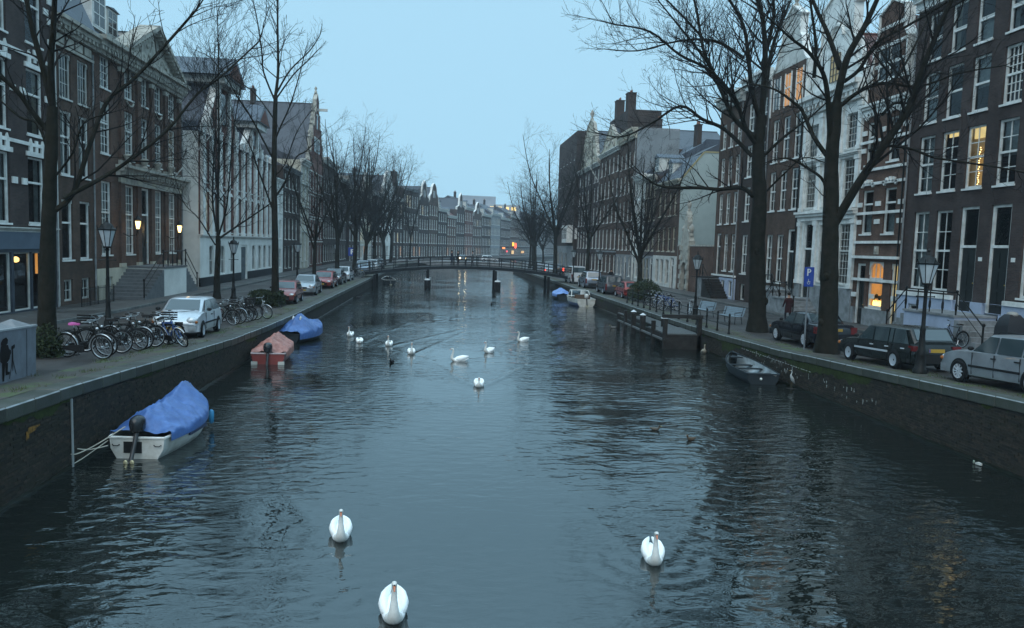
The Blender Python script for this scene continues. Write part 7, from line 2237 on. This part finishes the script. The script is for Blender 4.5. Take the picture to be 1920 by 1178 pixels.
MB().loft(lofted([(-.40, .20, .01, .01), (-.32, .17, .06, .04), (-.16, .11, .15, .14), (.04, .10, .17, .17), (.18, .12, .11, .12), (.25, .20, .055, .06), (.26, .32, .035, .036), (.25, .42, .032, .033), (.28, .48, .036, .036), (.33, .475, .02, .024)], 12)).build('body', gm, t, 80)
MB().loft(lofted([(.325, .475, .018, .018), (.39, .45, .01, .008)], 8)).build('bill', mat('goose_bill', (.4, .2, .05), .5), t, 60)
t = thing('heron', 'grey heron standing upright at the foot of the quay wall past the rowing boat', 'heron', (13.22, 27.9, 0), R(200), 'small waterbirds')
hm = mat('heron_grey', (.42, .45, .46), .8, var=.3, scale=14)
MB().loft(lofted([(-.22, .22, .01, .01), (-.16, .30, .05, .04), (-.08, .42, .085, .075), (-.01, .53, .075, .07), (.04, .61, .045, .045), (.03, .68, .028, .03), (-.01, .75, .022, .023), (-.01, .81, .022, .023), (.03, .86, .028, .028), (.08, .865, .015, .018)], 10)).build('body', hm, t, 80)
MB().loft(lofted([(.075, .865, .012, .013), (.20, .85, .003, .003)], 6)).build('bill', mat('heron_bill', (.40, .28, .08), .5), t)
for s in (-1, 1): MB().tube([(-.04, s*.03, .40), (-.02, s*.03, .16), (-.04, s*.03, -.05)], .009, 5).build('leg', mat('heron_leg', (.10, .09, .06), .6), t)
MB().box(-.2, .2, -.15, .2, -.3, .005).build('ledge', DARKWOOD, t); t.scale = (.8, .8, .8)

# ------------------------------------------------------------------ people
def person_mesh(stride, arms, coat, legs):
    V = [(0, 0, .95), (0, 0, 1.15), (0, 0, 1.38), (0, 0, 1.48), (.01, 0, 1.58), (.02, 0, 1.70),
         (0, .10, .90), (stride, .10, .50), (stride*.6, .10, .08), (stride*.6+.14, .11, .04),
         (0, -.10, .90), (-stride*.4, -.10, .48), (-stride, -.10, .10), (-stride+.14, -.11, .05),
         (0, .19, 1.40), (arms, .25, 1.13), (arms+.12, .24, .90), (0, -.19, 1.40), (-arms, -.25, 1.13), (-arms+.14, -.24, .90)]
    E = [(0, 1), (1, 2), (2, 3), (3, 4), (4, 5), (0, 6), (6, 7), (7, 8), (8, 9), (0, 10), (10, 11), (11, 12), (12, 13), (2, 14), (14, 15), (15, 16), (2, 17), (17, 18), (18, 19)]
    rad = [.15, .15, .16, .06, .09, .085, .09, .065, .05, .04, .09, .065, .05, .04, .075, .055, .04, .075, .055, .04]
    me = bpy.data.meshes.new('person_sk'); me.from_pydata(V, E, [])
    o = bpy.data.objects.new('person_sk', me); C.objects.link(o)
    o.modifiers.new('s', 'SKIN'); o.modifiers.new('u', 'SUBSURF').levels = 1
    for i, q in enumerate(me.skin_vertices[0].data): q.radius = (rad[i]*.85, rad[i]*1.15) if i < 3 else (rad[i], rad[i])
    me.skin_vertices[0].data[0].use_root = True
    dg = bpy.context.evaluated_depsgraph_get()
    nm = bpy.data.meshes.new_from_object(o.evaluated_get(dg))
    bpy.data.objects.remove(o)
    skin = mat('skin', (.36, .22, .16), .6, var=.1)
    nm.materials.clear()
    for m in (coat, legs, skin, mat('shoe', (.015, .013, .012), .6)): nm.materials.append(m)
    for p in nm.polygons:
        z, y = p.center.z, abs(p.center.y)
        p.material_index = 2 if z > 1.47 or (y > .19 and z < .93) else 3 if z < .09 else 1 if z < .80 else 0
        p.use_smooth = True
    return nm
HAIR = mat('dark_hair', (.02, .016, .013), .7, var=.3, scale=30)
def person(label, x, y, z, rz, coat, stride=.12, arms=.08):
    t = thing('person', label, 'person', (x, y, z), R(rz), 'people')
    link('body', person_mesh(stride, arms, coat, mat('dark_trousers', (.02, .022, .03), .8)), t)
    MB().ball((-.005, 0, 1.70), (.105, .095, .10), 10, 7).build('hair', HAIR, t, 60)
    b = MB().ball((.105, 0, 1.66), (.02, .013, .022), 6, 4)
    b.build('nose', mat('skin', (.36, .22, .16)), t, 60)
    b = MB()
    for s in (-1, 1): b.ball((.09, s*.035, 1.685), (.012, .014, .010), 6, 4)
    b.build('eyes', BEAKB, t, 60)
    MB().lathe([(.20, .62), (.185, .95), (.17, 1.1)], (0, 0, 0), 12).build('coat_skirt', coat, t, 60)
C1, C2, C3, C4 = mat('black_coat', (.012, .012, .015), .8), mat('dark_red_coat', (.035, .012, .014), .8), mat('navy_coat', (.015, .02, .04), .8), mat('grey_coat', (.08, .085, .09), .8)
person('person in a dark red coat walking behind the black saloon', 20.2, 43.6, zq(43.6), 100, C2)
person('person in a navy coat crossing the footbridge, first of a pair', 1.2, 90.4, 2.55, 10, C3)
person('person in a black coat crossing the footbridge beside a companion in navy', 1.9, 89.8, 2.55, 10, C1)
person('person in a grey coat alone on the footbridge', 3.6, 90.2, 2.55, 180, C4)
person('person in a black coat on the pavement by the white van', 19.0, 86.0, zq(86), -90, C1, .2)

# ------------------------------------------------------------------ shrubs, ivy, grass
def leaf_cloud(seed, n, rx, ry, rz, size, shape='box', col=(.03, .042, .018)):
    rr = random.Random(seed); b = MB()
    for i in range(n):
        if shape == 'box': p = Vector((rr.uniform(-1, 1)*rx, rr.uniform(-1, 1)*ry, rr.uniform(0, 1)**.8*rz))
        else:
            a, u = rr.uniform(0, 2*PI), rr.random()**.45
            p = Vector((rx*u*math.cos(a), ry*u*math.sin(a), rz*(.05+.95*rr.random())*math.sqrt(max(0, 1-u*u*.85))))
        k = noise.noise(p*2.2)*.16
        p += Vector((k, k*.6, abs(k)))
        d = Vector((rr.uniform(-1, 1), rr.uniform(-1, 1), rr.uniform(-.3, 1))).normalized(); o = d.orthogonal().normalized()
        o = Matrix.Rotation(rr.uniform(0, 6.28), 3, d) @ o; q = d.cross(o); s = size*rr.uniform(.6, 1.3)
        b.cur = rr.randrange(2)
        b.add([tuple(p-o*s), tuple(p+q*s*.5), tuple(p+o*s), tuple(p-q*s*.5)], [(0, 1, 2, 3)])
    return b
LEAF = [mat('leaf_dark', (.020, .032, .016), .6, var=.4, scale=8), mat('leaf_mid', (.038, .050, .022), .6, var=.4, scale=8)]
for nm, lb, x, y, r, sd in (('clipped_shrub', 'clipped dark green shrub round the foot of the tall straight tree', -10.15, 46.9, (.85, 1.0, .85), 1), ('round_shrub', 'big loose green shrub between the bright red hatchback and the bicycle rack', 15.9, 59.6, (1.3, 1.9, 1.75), 2)):
    t = thing(nm, lb, 'shrub', (x, y, zq(y)))
    tag(leaf_cloud(sd, 5200, r[0], r[1], r[2], .07, 'box' if sd == 1 else 'dome').build('foliage', LEAF, t), kind='stuff')
    b = MB()
    for i in range(7): a = 6.28*i/7; b.tube([(0, 0, -.05), (r[0]*.5*math.cos(a), r[1]*.5*math.sin(a), r[2]*.6)], [.04, .015], 5)
    b.build('stem', BARK, t)
t = thing('ivy', 'ivy tuft climbing the foot of the tree beside the cabinet', 'plant', (-10.75, 22.35, zq(22.3)))
tag(leaf_cloud(5, 1500, .45, .40, .95, .045, 'dome').build('foliage', LEAF, t), kind='stuff')
b = MB()
for i in range(5): b.tube([(.1*math.cos(i), .1*math.sin(i), -.03), (.18*math.cos(i*1.3), .18*math.sin(i*1.3), .6)], [.02, .006], 5)
b.build('stem', BARK, t)
rr = random.Random(77)
for side, nm in ((-1, 'left'), (1, 'right')):
    b = MB(); e = XL if side < 0 else XR
    for i in range(420):
        y = 14 + 34*rr.random()**1.3; o = rr.uniform(.50, 1.5)
        if noise.noise(Vector((o*1.3, y*.5, side*7.0))) < .02: continue
        for q in range(9):
            px, py = e+side*(o+rr.gauss(0, .07)), y+rr.gauss(0, .10); h_ = rr.uniform(.03, .10); a = rr.uniform(0, 6.28); w = .006
            z = zq(py)
            b.cur = rr.randrange(2)
            b.add([(px-w*math.cos(a), py-w*math.sin(a), z-.01), (px+w*math.cos(a), py+w*math.sin(a), z-.01), (px+rr.gauss(0, .03), py+rr.gauss(0, .03), z+h_)], [(0, 1, 2)])
    tag(b.build('grass', [mat('grass_a', (.055, .085, .022), .8), mat('grass_b', (.085, .095, .035), .8)]), 'short winter grass growing along the %s quay edge' % ('cabinet side' if side < 0 else 'jetty side'), 'grass', kind='stuff')
b = MB()
for i in range(500):                                   # fallen leaves on the stones
    side = rr.choice((-1, 1)); y = rr.uniform(14, 50); x = (XL if side < 0 else XR)+side*rr.uniform(.1, 3.5); a = rr.uniform(0, 6.28); s = rr.uniform(.02, .045); z = zq(y)+.012
    b.add([(x+s*math.cos(a), y+s*math.sin(a), z), (x-s*.5*math.sin(a), y+s*.5*math.cos(a), z+.004), (x-s*math.cos(a), y-s*math.sin(a), z+.002), (x+s*.5*math.sin(a), y-s*.5*math.cos(a), z+.006)], [(0, 1, 2, 3)])
tag(b.build('fallen_leaves', mat('dead_leaf', (.10, .065, .03), .8, var=.5, scale=5)), 'scattered brown fallen leaves on the quay stones', 'leaves', kind='stuff')

# ------------------------------------------------------------------ evening haze
hz_m = bpy.data.materials.new('haze'); hz_m.use_nodes = True
n = hz_m.node_tree; n.nodes.clear()
out = n.nodes.new('ShaderNodeOutputMaterial'); pv = n.nodes.new('ShaderNodeVolumePrincipled')
pv.inputs['Color'].default_value = (.80, .90, 1.0, 1); pv.inputs['Density'].default_value = 0.0004
pv.inputs['Anisotropy'].default_value = 0.2
n.links.new(pv.outputs[0], out.inputs['Volume'])
b = MB().box(-1520, 1520, -320, 2020, -4.0, 31.0)
tag(b.build('haze', hz_m), 'thin blue evening haze filling the air over the canal', 'haze', kind='stuff')
